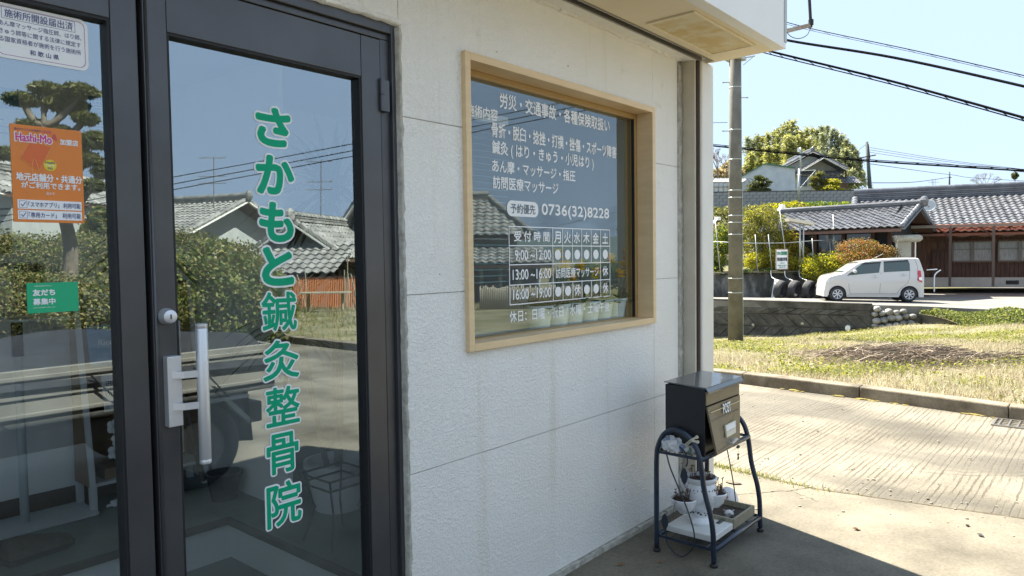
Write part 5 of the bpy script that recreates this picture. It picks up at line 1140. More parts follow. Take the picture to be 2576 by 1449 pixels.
M_EARTH2 = mat('bank_earth', (.05, .06, .022), .95, c2=(.13, .12, .05), ns=.7, bump=1, bs=12, dist=.05)
te = MB(); G = []
ss_ = np.linspace(-8, 60, 30); tt_ = np.array([28.4, 30, 33, 36, 40, 44, 46, 52, 60, 75, 95, 130]); zz_ = [.66, .7, .9, 1.6, 3.0, 4.0, 4.6, 5.4, 5.8, 7.4, 8, 6]
for t_, z_ in zip(tt_, zz_):
    for s_ in ss_:
        fall = min(max((s_-13.2)/3.0, 0), 1) if t_ < 44 else min(max((s_-24)/14, 0), 1); 
        te.v.append(tuple(L(s_, t_, z_*(1-fall)-.45*fall-(.0 if t_ > 44 else 0))))
k_ = len(ss_); te.f = [(j*k_+i, j*k_+i+1, (j+1)*k_+i+1, (j+1)*k_+i) for j in range(len(tt_)-1) for i in range(k_-1)]
tag(te.build('hillside', M_EARTH2, smooth=True), kind='structure')

# ================================================================ tyres
def tyre(name, r, w_, m, label=None, group=None, rim=None):
    t = thing(name, label or '', 'tyre', group=group) if label is not None else None
    prof = [(r*.60, -w_*.36), (r*.66, -w_*.48), (r*.86, -w_*.52), (r*.95, -w_*.44), (r*.985, -w_*.36), (r, -w_*.2), (r, w_*.2), (r*.985, w_*.36), (r*.95, w_*.44), (r*.86, w_*.52), (r*.66, w_*.48), (r*.60, w_*.36), (r*.62, 0)]
    b = MB(); n_ = 30; b0 = 0
    for q, (rr, x) in enumerate(prof):
        for k in range(n_): a = 2*math.pi*k/n_; b.v.append((x, rr*math.cos(a), rr*math.sin(a)))
    mm = len(prof)
    for i in range(mm):
        i2 = (i+1) % mm
        for k in range(n_): k2 = (k+1) % n_; b.f.append((i*n_+k, i*n_+k2, i2*n_+k2, i2*n_+k))
    return b, t
M_TYRE = mat('tyre_rubber', (.018, .019, .022), .75, c2=(.035, .036, .04), ns=10, bump=.3, bs=60)
for i, (u, lab) in enumerate(((1963, 'worn truck tyre leaning on the terrace wall, furthest left, with a white board behind it'), (1998, 'worn tyre leaning on the terrace wall, second from the left'), (2034, 'worn tyre leaning on the terrace wall, third from the left, next to the car'), (2066, 'worn tyre leaning on the terrace wall partly hidden by the front of the white car'))):
    b, t = tyre('old_tyre', .365, .27, M_TYRE, lab, 'old tyres hung on the terrace wall')
    p = D(u, 729, 27.5-.1*i); t.location = p; t.rotation_euler = (0, rad(12), dirang(RH*.72-FH*.75))
    b.build('casing', M_TYRE, t, smooth=True)
    g_ = MB()
    for k in range(40):
        a = 2*math.pi*k/40
        for x in (-.075, 0, .075): c_ = Vector((x, .347*math.cos(a), .347*math.sin(a))); tg = Vector((0, -math.sin(a), math.cos(a))); g_.bar(c_-tg*.014+Vector((-.02, 0, 0)), c_+tg*.014+Vector((.02, 0, 0)), .012, .012, (0, math.cos(a), math.sin(a)))
    g_.build('tread', M_TYRE, t)
    q = D(u-24, 681, 28.3); rp = MB().tube(smooth([q, q+Vector((0, 0, -.25))-FH*.12, p+Vector((0, 0, .36))-RH*.06]), .014, 6).build('rope', M_WHITE, smooth=True); tag(rp, 'pale rope from the terrace rail to the tyre '+('furthest left', 'second from left', 'third from left', 'beside the car')[i], 'rope')
wb = MB().box(-.03, .03, -.25, .25, -.36, .40).build('white_board', M_WHITE); wb.location = D(1951, 729, 27.9); wb.rotation_euler = (0, rad(10), dirang(RH)); tag(wb, 'thin white board leaning behind the leftmost tyre', 'board')

# ================================================================ the pipe fence, parking sign and plants on the terrace
pf = thing('pipe_fence', 'light rail fence of thin galvanised pipes along the planted terrace', 'fence', L(8, 28.5, .7)); fo = L(8, 28.5, .7)
def fp(u, v, t=28.55): return D(u, v, t)-fo
for (u0, v0, u1, v1) in ((1800, 560, 1812, 688), (1933, 590, 1942, 683), (1961, 525, 1982, 680), (2012, 587, 2025, 679), (2043, 600, 2048, 675), (2087, 607, 2092, 668), (1900, 590, 1906, 690), (2096, 540, 2100, 668)):
    MB().tube([fp(u0, v0), fp(u1, v1)], .016, 8).build('upright', M_GALV, pf, smooth=True)
MB().tube([fp(1790, 608), fp(1900, 612), fp(1980, 611), fp(2040, 606), fp(2092, 604)], .014, 8).build('rail', M_GALV, pf, smooth=True)
for (u, v, lab) in ((1968, 521, 'white floodlight head on a thin pole over the shrubs'), (1806, 552, 'white floodlight head on a thin pole at the far left of the terrace')):
    lt = thing('flood_light', lab, 'light', D(u, v, 28.5)); MB().box(-.16, .12, -.08, .08, -.03, .09).build('head', M_WHITE, lt, bevel=.02); MB().bar((-.16, 0, 0), (-.38, 0, -.16), .1, .05).build('visor', M_WHITE, lt)
lt = thing('light_hood', 'large cream ribbed lamp hood on twin poles by the terrace corner', 'light', D(2005, 576, 28.4)); p = MB()
lt2 = D(2026-14, 548, 28.3); hood = MB().prism([(-.45, .0), (.5, -.16), (.55, -.30), (-.42, -.12)], FH*.5, (0, 0, 0), tuple(RH), (0, 0, 1)); lt.location = D(2014, 548, 28.3); hood.build('hood', mat('cream_hood', (.62, .58, .48), .6), lt)
for dx in (.02, .16): MB().tube([RH*dx+FH*.1+Vector((0, 0, -.1)), RH*dx+FH*.1+Vector((0, 0, -2.1))], .03, 8).build('pole', M_GALV, lt, smooth=True)
sg = thing('parking_sign', 'framed white sign for the clinic parking with green and black characters on the terrace wall', 'sign', D(1966, 677, 28.35)); so_ = D(1966, 677, 28.35)
sx = RH; w_ = .46; h_ = .78
def onS(x, z): return sx*x+Vector((0, 0, z))-FH*.02
MB().bar(onS(0, 0), onS(0, h_), w_, .04, tuple(FH)).build('board', M_WHITE, sg)
MB().bar(onS(-w_/2, 0), onS(-w_/2, h_), .03, .06, tuple(FH)).bar(onS(w_/2, 0), onS(w_/2, h_), .03, .06, tuple(FH)).bar(onS(-w_/2, 0), onS(w_/2, 0), .06, .03).bar(onS(-w_/2, h_), onS(w_/2, h_), .06, .03).build('frame', mat('sign_frame', (.45, .32, .24), .6), sg)
M_SGREEN = mat('sign_green', (.03, .22, .12), .6)
def SGT(s, x0, x1, z0, z1, m, bold): lettering('sign_text', s, m, onS(x0, z0)-FH*.025, w=x1-x0, h=z1-z0, ux=tuple(sx), bold=bold, parent=sg)
SGT('さかもと鍼灸整骨院', -.20, .20, .56, .70, M_SGREEN, .05); SGT('専用駐車場', -.19, .20, .32, .46, M_INKB, .05); SGT('お問合せ', -.08, .1, .22, .26, M_SGREEN, .03); SGT('無断駐車お断り', -.17, .18, .13, .17, M_SGREEN, .03); SGT('橋本市', -.12, .14, .06, .10, M_SGREEN, .03)

G_YEL = leafmat('yellow_green_leaf', (.11, .12, .018), (.27, .26, .035), (.42, .38, .07), .55)
G_MID = leafmat('mid_green_leaf', (.03, .065, .015), (.08, .13, .025), (.20, .22, .04), .45)
G_OLV = leafmat('olive_leaf', (.05, .07, .02), (.12, .13, .04), (.24, .20, .07), .4)
G_RED = leafmat('red_nandina_leaf', (.13, .13, .035), (.24, .15, .05), (.32, .11, .06), .4)
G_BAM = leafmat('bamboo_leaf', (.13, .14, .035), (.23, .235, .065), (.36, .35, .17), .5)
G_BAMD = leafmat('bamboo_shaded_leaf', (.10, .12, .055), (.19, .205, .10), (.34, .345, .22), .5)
G_PINE = leafmat('pine_needles', (.025, .04, .015), (.06, .075, .02), (.14, .14, .04), .3)
G_STRAW = leafmat('straw', (.21, .175, .105), (.31, .27, .18), (.41, .37, .28), .3, .7)
G_GRASS = leafmat('fresh_grass', (.10, .12, .03), (.18, .19, .045), (.30, .28, .09), .45)
M_TRUNK = mat('grey_bark', (.09, .07, .05), .9, c2=(.17, .14, .10), ns=14)
def stems(parent, p0, tops, r0=.03, name='stems'):
    b = MB()
    for q in tops:
        mid = (p0+q)/2+Vector((random.uniform(-.1, .1), random.uniform(-.1, .1), .05)); b.tube(smooth([p0, mid, q], 3), [r0]*4+[r0*.7, r0*.5, r0*.3][:3], 5)
    return b.build(name, M_TRUNK, parent)
def bush(name, label, cat, blobs, n, size, m, seed, base, tops=None, m2=None, asp=.55, group=None):
    """blobs: (u, v, t, half-width px, half-height px, depth m)"""
    c = [D(u, v, t) for u, v, t, *_ in blobs]; o = base; t_ = thing(name, label, cat, o, group=group)
    B_ = []
    for p, (u, v, t, hw, hh, dd) in zip(c, blobs): q = p-o; B_.append((q.x, q.y, q.z, hw*t/1800, dd if dd else hw*t/1800, hh*t/1800))
    leaf_cloud('foliage', B_, n, size, m, t_, asp, seed=seed)
    if m2: leaf_cloud('foliage', B_, n//3, size*.9, m2, t_, asp, seed=seed+50)
    stems(t_, Vector((0, 0, 0)), [Vector(b[:3])+Vector((random.uniform(-.2, .2), random.uniform(-.2, .2), .1)) for b in B_ for _ in range(2)])
    return t_
bush('leafy_shrub', 'dark green shrub at the far left of the terrace beside the pole', 'shrub', [(1805, 640, 29.2, 24, 40, 0), (1815, 600, 29.4, 18, 30, 0), (1800, 680, 29, 20, 12, 0)], 4200, .075, G_MID, 3, D(1806, 692, 29.2), m2=G_YEL)
bush('young_tree', 'loose yellow-green young tree with thin brown stems just right of the pole', 'tree', [(1890, 560, 29.6, 26, 36, 0), (1925, 545, 29.8, 34, 30, 0), (1895, 620, 29.4, 24, 40, 0), (1935, 600, 29.5, 30, 34, 0), (1960, 565, 30, 22, 26, 0)], 7000, .07, G_OLV, 4, D(1912, 690, 29.4), m2=G_YEL)
bush('leafy_shrub', 'bright yellow shrub low on the terrace behind the fence', 'shrub', [(1900, 658, 29, 28, 24, 0), (1935, 652, 29.1, 24, 28, 0)], 4200, .07, G_YEL, 5, D(1918, 688, 29))
bush('reddening_tree', 'small tree with reddish yellow leaves in front of the left roof', 'tree', [(1985, 610, 29.6, 30, 34, 0), (2010, 640, 29.4, 26, 26, 0), (1975, 650, 29.2, 22, 24, 0), (2000, 590, 29.8, 16, 16, 0)], 5200, .065, G_YEL, 6, D(1990, 685, 29.4), m2=G_RED)
bush('clipped_shrub', 'full rounded yellow-green shrub behind the bonnet of the white car', 'shrub', [(2070, 672, 27.6, 34, 34, .8), (2100, 662, 27.8, 32, 28, .8), (2128, 668, 27.9, 26, 26, .7), (2050, 690, 27.8, 20, 20, .5)], 9500, .065, G_YEL, 7, D(2085, 722, 27.8), m2=G_MID)
bush('clipped_shrub', 'pale yellow shrub behind the parking sign', 'shrub', [(1990, 664, 28.9, 26, 18, .6), (2018, 662, 28.9, 26, 18, .5), (2040, 664, 28.8, 18, 16, .5)], 4600, .06, G_YEL, 17, D(2010, 682, 28.9))
bush('nandina_bush', 'red and orange nandina bush above the roof of the white car', 'bush', [(2160, 622, 27.2, 36, 22, .8), (2200, 632, 27.2, 38, 18, .8), (2150, 650, 27, 34, 22, .8), (2190, 655, 27.1, 40, 18, .8), (2225, 645, 27.2, 18, 12, .6)], 8000, .065, G_RED, 8, D(2180, 716, 27.1), m2=G_OLV)
bush('ground_plants', 'low dark strap-leaved plants along the top of the terrace wall', 'plant', [(1880, 684, 28.7, 30, 7, .3), (1820, 690, 28.7, 30, 7, .3), (1925, 680, 28.7, 20, 6, .3)], 1500, .10, G_MID, 9, D(1870, 690, 28.7), asp=.2)

# ================================================================ hill behind: block wall, shed, houses, grove
bwz0, bwz1 = 4.35, 5.33; bt = 45
bwl = thing('block_wall', 'grey concrete block wall running along the hillside below the white shed', 'wall', L(10, bt, 4))
bo = L(10, bt, 4); M_CB = concretemat('grey_block', (.16, .17, .17), (.30, .31, .31), ns=2)
s0_, s1_ = 12.0, 22.0; nblk = int((s1_-s0_)/.42)
MB().hexa([L(s0_, bt+.06, bwz0-.6)-bo, L(s1_, bt+.06, bwz0-.6)-bo, L(s1_, bt+.2, bwz0-.6)-bo, L(s0_, bt+.2, bwz0-.6)-bo, L(s0_, bt+.06, bwz1)-bo, L(s1_, bt+.06, bwz1)-bo, L(s1_, bt+.2, bwz1)-bo, L(s0_, bt+.2, bwz1)-bo]).build('wall_core', M_WALLC, bwl)
me_ = MB(); me_.bar(RH*.008, RH*.41, .10, .185, (0, 0, 1)); me_ = me_.mesh('block', M_CB)
for j in range(5):
    for i in range(nblk): link_mesh('block', me_, bwl, L(s0_+i*.42+(.21 if j % 2 else 0), bt+.01, bwz0+.1+j*.195)-bo)
MB().bar(L(s0_, bt+.06, bwz1+.03)-bo, L(s1_, bt+.06, bwz1+.03)-bo, .2, .06).build('coping', M_WALLC, bwl)
def slope_veg(u0, u1, v0, v1, t0, t1, n, size, m, seed, name, label, cat):
    bl_ = []
    for i in range(9):
        f = (i+.5)/9; u = u0+(u1-u0)*f; bl_.append((u, (v0+v1)/2+random.uniform(-3, 3), (t0+t1)/2, (u1-u0)/12, (v1-v0)/2, (t1-t0)/2))
    return bush(name, label, cat, bl_, n, size, m, seed, D((u0+u1)/2, v1, (t0+t1)/2))
slope_veg(1790, 1990, 518, 560, 36, 42, 6000, .14, G_OLV, 21, 'bank_scrub', 'tangled olive scrub on the bank below the block wall', 'scrub')
slope_veg(1990, 2150, 508, 528, 40, 44, 3000, .14, G_MID, 22, 'bank_scrub', 'dark scrub at the foot of the block wall right of the steel pole', 'scrub')
slope_veg(1790, 1880, 560, 640, 32, 36, 4000, .13, G_OLV, 23, 'bank_scrub', 'shadowed scrub on the bank behind the concrete pole', 'scrub')
bush('climbing_bush', 'sprawling bright bush climbing the bank to the left of the tiled roof', 'bush', [(1945, 528, 38, 40, 16, 1), (1985, 522, 40, 30, 14, 1), (1915, 545, 37, 28, 16, 1)], 4500, .13, G_YEL, 24, D(1940, 560, 38), m2=G_OLV)
# shed
sh = thing('white_shed', 'pale corrugated metal shed with green roof edge above the block wall', 'shed', L(20, 52, 5.5)); so_ = L(20, 52, 5.5)
def sw_(u, v, t=52): return D(u, v, t)-so_
M_SHED = mat('pale_corrugated', (.60, .64, .66), .5, c2=(.50, .54, .57), ns=2); wl_ = MB()
P = [sw_(1862, 490), sw_(1862, 446), sw_(1922, 413), sw_(1999, 424), sw_(2000, 490)]
wl_.add(P+[p+FH*4+RH*1.2 for p in P], [(0, 1, 2, 3, 4), (9, 8, 7, 6, 5), (3, 8, 9, 4), (0, 5, 6, 1)]); wl_.build('wall', M_SHED, sh)
cr = MB()
for i in range(46):
    f = (i+.5)/46; u = 1862+f*138; vt = 446-(u-1862)*33/60 if u < 1922 else 413+(u-1922)*11/77
    cr.bar(sw_(u, 490)-FH*.015, sw_(u, vt+1)-FH*.015, .03, .03)
cr_ = cr.build('corrugation', M_SHED, sh); cr_['kind'] = 'stuff'
M_GRN = mat('green_flashing', (.05, .16, .10), .5)
rf = MB(); 
for a, c in ((1, 2), (2, 3)): 
    p, q = P[a]-FH*.15, P[c]-FH*.15; e_ = (FH*4+RH*1.2)*1.05; rf.add([p, q, q+e_, p+e_]+[x+Vector((0, 0, .07)) for x in (p, q, q+e_, p+e_)], [(0, 1, 2, 3), (4, 5, 6, 7), (0, 1, 5, 4), (1, 2, 6, 5), (2, 3, 7, 6), (3, 0, 4, 7)])
rf.build('roof', M_GRN, sh)
MB().box(-.25, .25, -.03, .03, 0, .35).build('window', M_DGLASS, sh).location = sw_(2003, 470)+FH*1.0+RH*.3
# greenhouse
gh = thing('greenhouse', 'low arched greenhouse with pale panes left of the shed', 'greenhouse', L(15, 49, 5.2)); go_ = L(15, 49, 5.2)
fr = MB(); pn_ = MB()
for i in range(8):
    u = 1784+i*12; a = [D(u, 484, 49)-go_, D(u+1, 458, 49)-go_, D(u+8, 450, 50)-go_, D(u+20, 449, 51)-go_, D(u+30, 458, 52)-go_]; fr.tube(smooth(a, 3), .03, 5)
for v in (484, 470, 458): fr.tube([D(1784, v, 49)-go_, D(1868, v, 49)-go_], .03, 5)
fr.build('frame', M_STEEL, gh); pn_.add([D(1784, 484, 49.05)-go_, D(1868, 484, 49.05)-go_, D(1869, 458, 49.05)-go_, D(1785, 458, 49.05)-go_, D(1880, 449, 50.6)-go_, D(1800, 449, 50.6)-go_], [(0, 1, 2, 3), (3, 2, 4, 5)])
pn_.build('panes', mat('milky_pane', (.55, .58, .58), .3), gh)
# irimoya house on the hill
def hip_house(name, label, u0, u1, vr, ve, vb, t, dep, par=None, mm=M_TILE, wallm=M_PLAST, yaw=0):
    """gabled house seen with its gable end turned a little: tiled slopes left and right of the apex"""
    c = D((u0+u1)/2, vb, t); h = thing(name, label, 'house', c); sc_ = t/1800; W = (u1-u0)/2*sc_; H1 = (vb-ve)*sc_; H2 = (vb-vr)*sc_
    X = RH*math.cos(yaw)+FH*math.sin(yaw); Y = FH*math.cos(yaw)-RH*math.sin(yaw); Z = Vector((0, 0, 1))
    q = [-X*W*.8, X*W*.8]; wl = MB(); wl.add([q[0], q[1], q[1]+Z*H1, Z*(H2-.25), q[0]+Z*H1]+[p+Y*dep for p in (q[0], q[1], q[1]+Z*H1, Z*(H2-.25), q[0]+Z*H1)], [(0, 1, 2, 3, 4), (9, 8, 7, 6, 5), (1, 6, 7, 2), (0, 4, 9, 5)]); wl.build('wall', wallm, h)
    for sgn in (-1, 1):
        e = X*W*sgn-Y*.6+Z*(H1-.12); top = -Y*.6+Z*H2; b_ = (top-e)
        dk = MB(); dk.add([e, top, top+Y*(dep+1.2), e+Y*(dep+1.2)]+[p-Z*.1 for p in (e, top, top+Y*(dep+1.2), e+Y*(dep+1.2))], [(0, 1, 2, 3), (7, 6, 5, 4), (0, 4, 5, 1), (3, 2, 6, 7), (0, 3, 7, 4)]); dk.build('roof_deck', M_WOOD, h)
        tiled_slope(h, e, Y, b_, dep+1.2, b_.length, own=False, me=tile_mesh('roof_tile', mm), m=mm)
        MB().bar(e-Y*.04-Z*.06, top-Y*.04-Z*.06, .05, .2, tuple(Y)).build('barge_board', M_POST, h)
        vg = MB(); n_ = int(b_.length/.3)
        for i in range(n_): p = e+b_*(i/n_)-Y*.02; vg.tube([p+Z*.04, p+b_*(.95/n_)+Z*.08], .09, 7)
        vg.build('verge_tiles', mm, h)['kind'] = 'stuff'
    ridge(h, -Y*.7+Z*(H2+.02), Y*(dep+.7)+Z*(H2+.02), mm, .13, .2)
    MB().ball(-Y*.75+Z*(H2+.18), .22, 8, 6, .1, (.8, .6, 1.1)).build('ridge_end', mm, h)
    return h, X, Y, Z, W, H1, H2
h, X, Y, Z, W, H1, H2 = hip_house('hill_house', 'traditional house with grey tiled gables on the hill in front of the bamboo', 1955, 2122, 384, 424, 492, 62, 6, yaw=-.10)
# front porch gable and skirt roof
f0, f1 = X*(-W*.25)-Y*1.6, X*(W*.8)-Y*1.6
zc0 = H1-.9
for sgn, (xa, xb) in ((-1, (-W*.42, W*.22)), (1, (W*.86, W*.22))):
    e = X*xa-Y*1.5+Z*(H1-.35); top = X*xb-Y*1.5+Z*(H1+.72); tiled_slope(h, e, Y, top-e, 1.9, (top-e).length, own=False); MB().bar(e-Y*.05-Z*.05, top-Y*.05-Z*.05, .05, .18, tuple(Y)).build('barge_board', M_POST, h)
tiled_slope(h, X*(-W*.9)-Y*1.5+Z*(H1-.75), X, Y*1.4+Z*.45, W*1.75, 1.5, own=False)
MB().add([X*(-W*.8)-Y*.9+Z*0, X*(W*.75)-Y*.9, X*(W*.75)-Y*.9+Z*(H1-.6), X*(-W*.8)-Y*.9+Z*(H1-.6), X*(W*.75), X*(W*.75)+Z*(H1-.6), X*(-W*.8), X*(-W*.8)+Z*(H1-.6)], [(0, 1, 2, 3), (1, 4, 5, 2), (6, 0, 3, 7)]).build('front_wall', M_PLAST, h)
for i in range(4): f = -.3+i*.28; MB().bar(X*(W*f)-Y*.95+Z*(H1-1.6), X*(W*f)-Y*.95+Z*(H1-.75), .62, .04, tuple(Y)).build('window', M_DGLASS, h)
MB().bar(X*(W*.88)-Y*1.2, X*(W*.88)-Y*1.2+Z*(H1-.3), .12, .12).build('corner_post', M_WOOD, h)
lo_ = thing('lean_to_roof', 'low dark tiled annex at the right foot of the hill house', 'annex', D(2115, 492, 60)); tiled_slope(lo_, -RH*1.6+Z*.95-FH*.5, RH, FH*1.5+Z*.7, 3.2, 1.7, own=False); MB().box(-1.2, 1.2, -.2, .9, 0, 1.2).build('wall', M_WOOD, lo_)
# garden pines
def cloud_pine(name, label, base, tiers, group=None, size=.09, dens=520, m=G_PINE):
    t = thing(name, label, 'pine tree', base, group=group); prev = Vector((0, 0, 0)); tr_ = []
    for i, (u, v, tt, hw, hh) in enumerate(tiers):
        c = D(u, v, tt) if len(tiers[i]) == 5 else u
        q = c-base; sc_ = tt/1800; B_ = [(q.x, q.y, q.z, hw*sc_, hw*sc_*.8, hh*sc_)]; tr_.append(q)
        n_ = max(200, int(dens*(hw*hh)/120)); leaf_cloud('needle_pad', B_, n_, size, m, t, .28, shell=.3, seed=31+i)
    top = max(tr_, key=lambda p: p.z); h_ = top.z; tk = smooth([Vector((0, 0, 0)), Vector((h_*.06, -h_*.05, h_*.35)), Vector((-h_*.04, h_*.03, h_*.7)), top], 5)
    MB().tube(tk, list(np.linspace(h_*.035+.03, .02, len(tk))), 8).build('trunk', M_TRUNK, t, smooth=True)
    b = MB()
    for q in tr_: z_ = max(.1*h_, q.z-.12*h_); a = min(tk, key=lambda p: abs(p.z-z_)); b.tube(smooth([a, (a+q)/2-Vector((0, 0, .03*h_)), q], 3), [.014*h_+.01]*3+[.01*h_+.008]*3+[.008] if False else .012*h_+.006, 6)
    b.build('limbs', M_TRUNK, t, smooth=True); return t
cloud_pine('garden_pine', 'layered garden pine in front of the white shed', D(1912, 484, 47.5), [(1908, 446, 47.5, 14, 5), (1915, 452, 47.5, 20, 5), (1905, 460, 47.3, 20, 5), (1925, 466, 47.5, 16, 4), (1936, 458, 47.6, 10, 3), (1895, 468, 47.4, 20, 5), (1910, 476, 47.4, 26, 5), (1930, 478, 47.4, 12, 4), (1888, 479, 47.4, 14, 4)], size=.16, dens=700)
cloud_pine('garden_pine', 'rounded garden pine in front of the hill house, right of the steel pole', D(2062, 490, 47), [(2062, 438, 47, 13, 7), (2050, 450, 47, 16, 7), (2072, 456, 47, 16, 7), (2045, 464, 47, 12, 5), (2060, 472, 47, 18, 6), (2085, 468, 47, 12, 6)], size=.16, dens=700, m=G_OLV)
bush('garden_shrub', 'yellow-green rounded shrub next to the garden pine on the hill', 'shrub', [(2095, 462, 46.6, 18, 12, 0), (2088, 478, 46.4, 22, 12, 0), (2112, 482, 46.5, 16, 8, 0)], 2600, .15, G_YEL, 33, D(2095, 492, 46.5), m2=G_OLV)
# bamboo grove: arching plumes, each a thing of its own
JOINED = {}
def bamboo(i, u, v, vb, t, hw, m, lab, join=False):
    base = D(u+random.uniform(-12, 12), vb, t); top = D(u, v, t); g_ = None if join else thing('bamboo_plume', lab, 'bamboo', base, group='bamboo culms of the grove'); q = top-base; sc_ = t/1800
    c_ = smooth([Vector((0, 0, 0)), q*.5+RH*random.uniform(-.3, .3), q*.85, q], 5); 
    if not join: MB().tube(c_, list(np.linspace(.07, .015, len(c_))), 5).build('culm', mat_culm, g_)
    r = np.random.default_rng(100+i); V = []; hh = q.z; nb_ = 70
    for k_ in range(nb_):
        f = .25+.75*(k_/nb_)**.8; p = q*f; a = r.random()*6.28; wd_ = hw*sc_*(1.25-f)*(.35+.65*r.random())*1.4; d = np.array([math.cos(a), math.sin(a), .22]); 
        c0 = np.array(p); tip = c0+d*wd_; m_ = 13
        fr = r.random(m_)[:, None]; P_ = c0+(tip-c0)*fr; P_[:, 2] -= (fr[:, 0]**2)*wd_*.5; P_ += r.normal(size=P_.shape)*.13
        V.append(P_)
    P_ = np.concatenate(V); n_ = len(P_); a = r.normal(size=(n_, 3)); a[:, 2] = -abs(a[:, 2])*.5-.25; a /= np.linalg.norm(a, axis=1)[:, None]; b_ = np.cross(a, r.normal(size=(n_, 3))); b_ /= np.linalg.norm(b_, axis=1)[:, None]
    s_ = (.42*(.5+.9*r.random(n_)))[:, None]; Q = np.stack([P_-a*s_*.5, P_-b_*s_*.12, P_+a*s_*.5, P_+b_*s_*.12], 1).reshape(-1, 3)
    if join: JOINED.setdefault(m.name, [m, []])[1].append(Q+np.array(base)); return
    link_mesh('foliage', arr_mesh('foliage', Q, np.arange(4*n_).reshape(-1, 4), m), g_)
mat_culm = mat('bamboo_culm', (.18, .20, .08), .5)
tops = [(1880, 345), (1893, 352), (1905, 340), (1918, 345), (1932, 335), (1945, 330), (1957, 322), (1970, 313), (1982, 306), (1994, 303), (2004, 318), (2016, 330), (2030, 322), (2044, 322), (2056, 326), (2068, 318), (2080, 316), (2094, 324), (2106, 330), (2118, 338), (2130, 350), (2143, 364), (2153, 380), (2160, 400), (2168, 430)]
for i, (u, v) in enumerate(tops):
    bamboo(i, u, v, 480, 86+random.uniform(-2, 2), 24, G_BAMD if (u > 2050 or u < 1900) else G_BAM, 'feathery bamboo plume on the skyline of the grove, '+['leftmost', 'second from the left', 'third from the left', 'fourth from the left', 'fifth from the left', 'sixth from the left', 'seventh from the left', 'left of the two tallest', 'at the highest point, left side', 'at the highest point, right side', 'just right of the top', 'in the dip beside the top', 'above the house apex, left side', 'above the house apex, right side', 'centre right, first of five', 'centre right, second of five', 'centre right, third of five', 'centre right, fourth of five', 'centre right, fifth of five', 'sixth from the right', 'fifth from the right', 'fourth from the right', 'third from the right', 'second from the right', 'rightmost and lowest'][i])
for i in range(52):
    u = random.uniform(1876, 2150); f = (u-1876)/274; vt = np.interp(u, [p[0] for p in tops], [p[1] for p in tops]); v = vt+random.uniform(18, 110)
    if v > 440: v = 430
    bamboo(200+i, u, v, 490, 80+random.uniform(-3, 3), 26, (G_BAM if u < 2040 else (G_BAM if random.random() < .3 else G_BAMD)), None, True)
for m_, Qs in JOINED.values():
    Q = np.concatenate(Qs); tag(link_mesh('bamboo_grove', arr_mesh('bamboo_grove', Q, np.arange(len(Q)).reshape(-1, 4), m_)), kind='stuff')
bare = thing('bare_tree', 'leafless brown-twigged tree at the left edge of the view beyond the pole', 'tree', D(1805, 460, 66)); b = MB()
def twigs(b, p, d, l, r, n):
    q = p+d*l; b.tube([p, q], [r, r*.7], 4, cap=False)
    if n: 
        for _ in range(3): nd_ = (d+Vector((random.uniform(-.6, .6), random.uniform(-.6, .6), random.uniform(-.15, .35)))).normalized(); twigs(b, q, nd_, l*.72, r*.62, n-1)
twigs(b, Vector((0, 0, 0)), Vector((0, 0, 1)), 1.1, .09, 5); twigs(b, RH*.9, Vector((.1, 0, 1)), .9, .08, 5); twigs(b, -RH*1.2, Vector((.1, 0, 1)), .9, .08, 5); b.build('branches', mat('brown_twigs', (.20, .15, .11), .9), bare)
bush('autumn_tree', 'dull brown leafy tree filling the gap left of the pole', 'tree', [(1805, 445, 68, 34, 20, 0), (1835, 430, 70, 22, 26, 0), (1862, 440, 70, 14, 16, 0)], 2500, .28, leafmat('brown_leaf', (.16, .12, .06), (.28, .22, .12), (.34, .30, .16), .4), 41, D(1812, 470, 68))
fb = thing('far_bare_tree', 'far leafless tree above the ridge of the right roof', 'tree', D(2478, 470, 110)); b = MB()
for dx in (-.9, -.35, .2, .8): twigs(b, Vector((0, 0, -.6)), (RH*dx+Z*1.0).normalized() if False else (RH*dx+Vector((0, 0, 1))).normalized(), 1.0, .06, 4)
b.build('branches', mat('grey_twigs', (.26, .24, .22), .9), fb)
bush('far_tree', 'small dark far tree above the ridge at the right edge', 'tree', [(2553, 442, 112, 7, 9, 0)], 500, .3, G_PINE, 43, D(2553, 460, 112))

# ================================================================ grey tiled house, left wing and main wing
Z = Vector((0, 0, 1))
ga = thing('tiled_house', 'single-storey wooden house wing with grey tiled roof and dark glazing behind the white car', 'house', L(12, 30, -.3)); ao = L(12, 30, -.3)
eL, eR = L(10.45, 30.6, 2.35), L(14.55, 26.75, 2.37); ea = (eR-eL); LA = ea.length; ea.normalize(); ein = Vector((-ea.y, ea.x, 0)); ein = ein if ein.dot(FH) > 0 else -ein
WW, RISE = 2.4, .87; rL, rR = eL+ein*WW+Z*RISE, eR+ein*WW+Z*RISE
def rel(p, o=ao): return p-o
sl_ = (rL-eL); 
tiled_slope(ga, rel(eL), ea, sl_, LA, sl_.length, 200, key=lambda c: -c[0])
e2 = eL+ein*2*WW; s2_ = rL-e2; tiled_slope(ga, rel(e2), ea, s2_, LA, s2_.length, own=False)
for e_, r_ in ((eL, rL), (e2, rL)):
    d_ = MB(); a, b_, c_, e__ = rel(e_)+Z*-.02, rel(r_)-Z*.02, rel(r_)+ea*LA-Z*.02, rel(e_)+ea*LA-Z*.02; d_.add([a, b_, c_, e__]+[p-Z*.09 for p in (a, b_, c_, e__)], [(0, 1, 2, 3), (7, 6, 5, 4), (0, 4, 5, 1), (3, 2, 6, 7), (0, 3, 7, 4), (1, 5, 6, 2)]); d_.build('roof_deck', M_WOOD, ga)
ridge(ga, rel(rL)-ea*.1, rel(rR)+ea*.15, r=.085, h=.20)
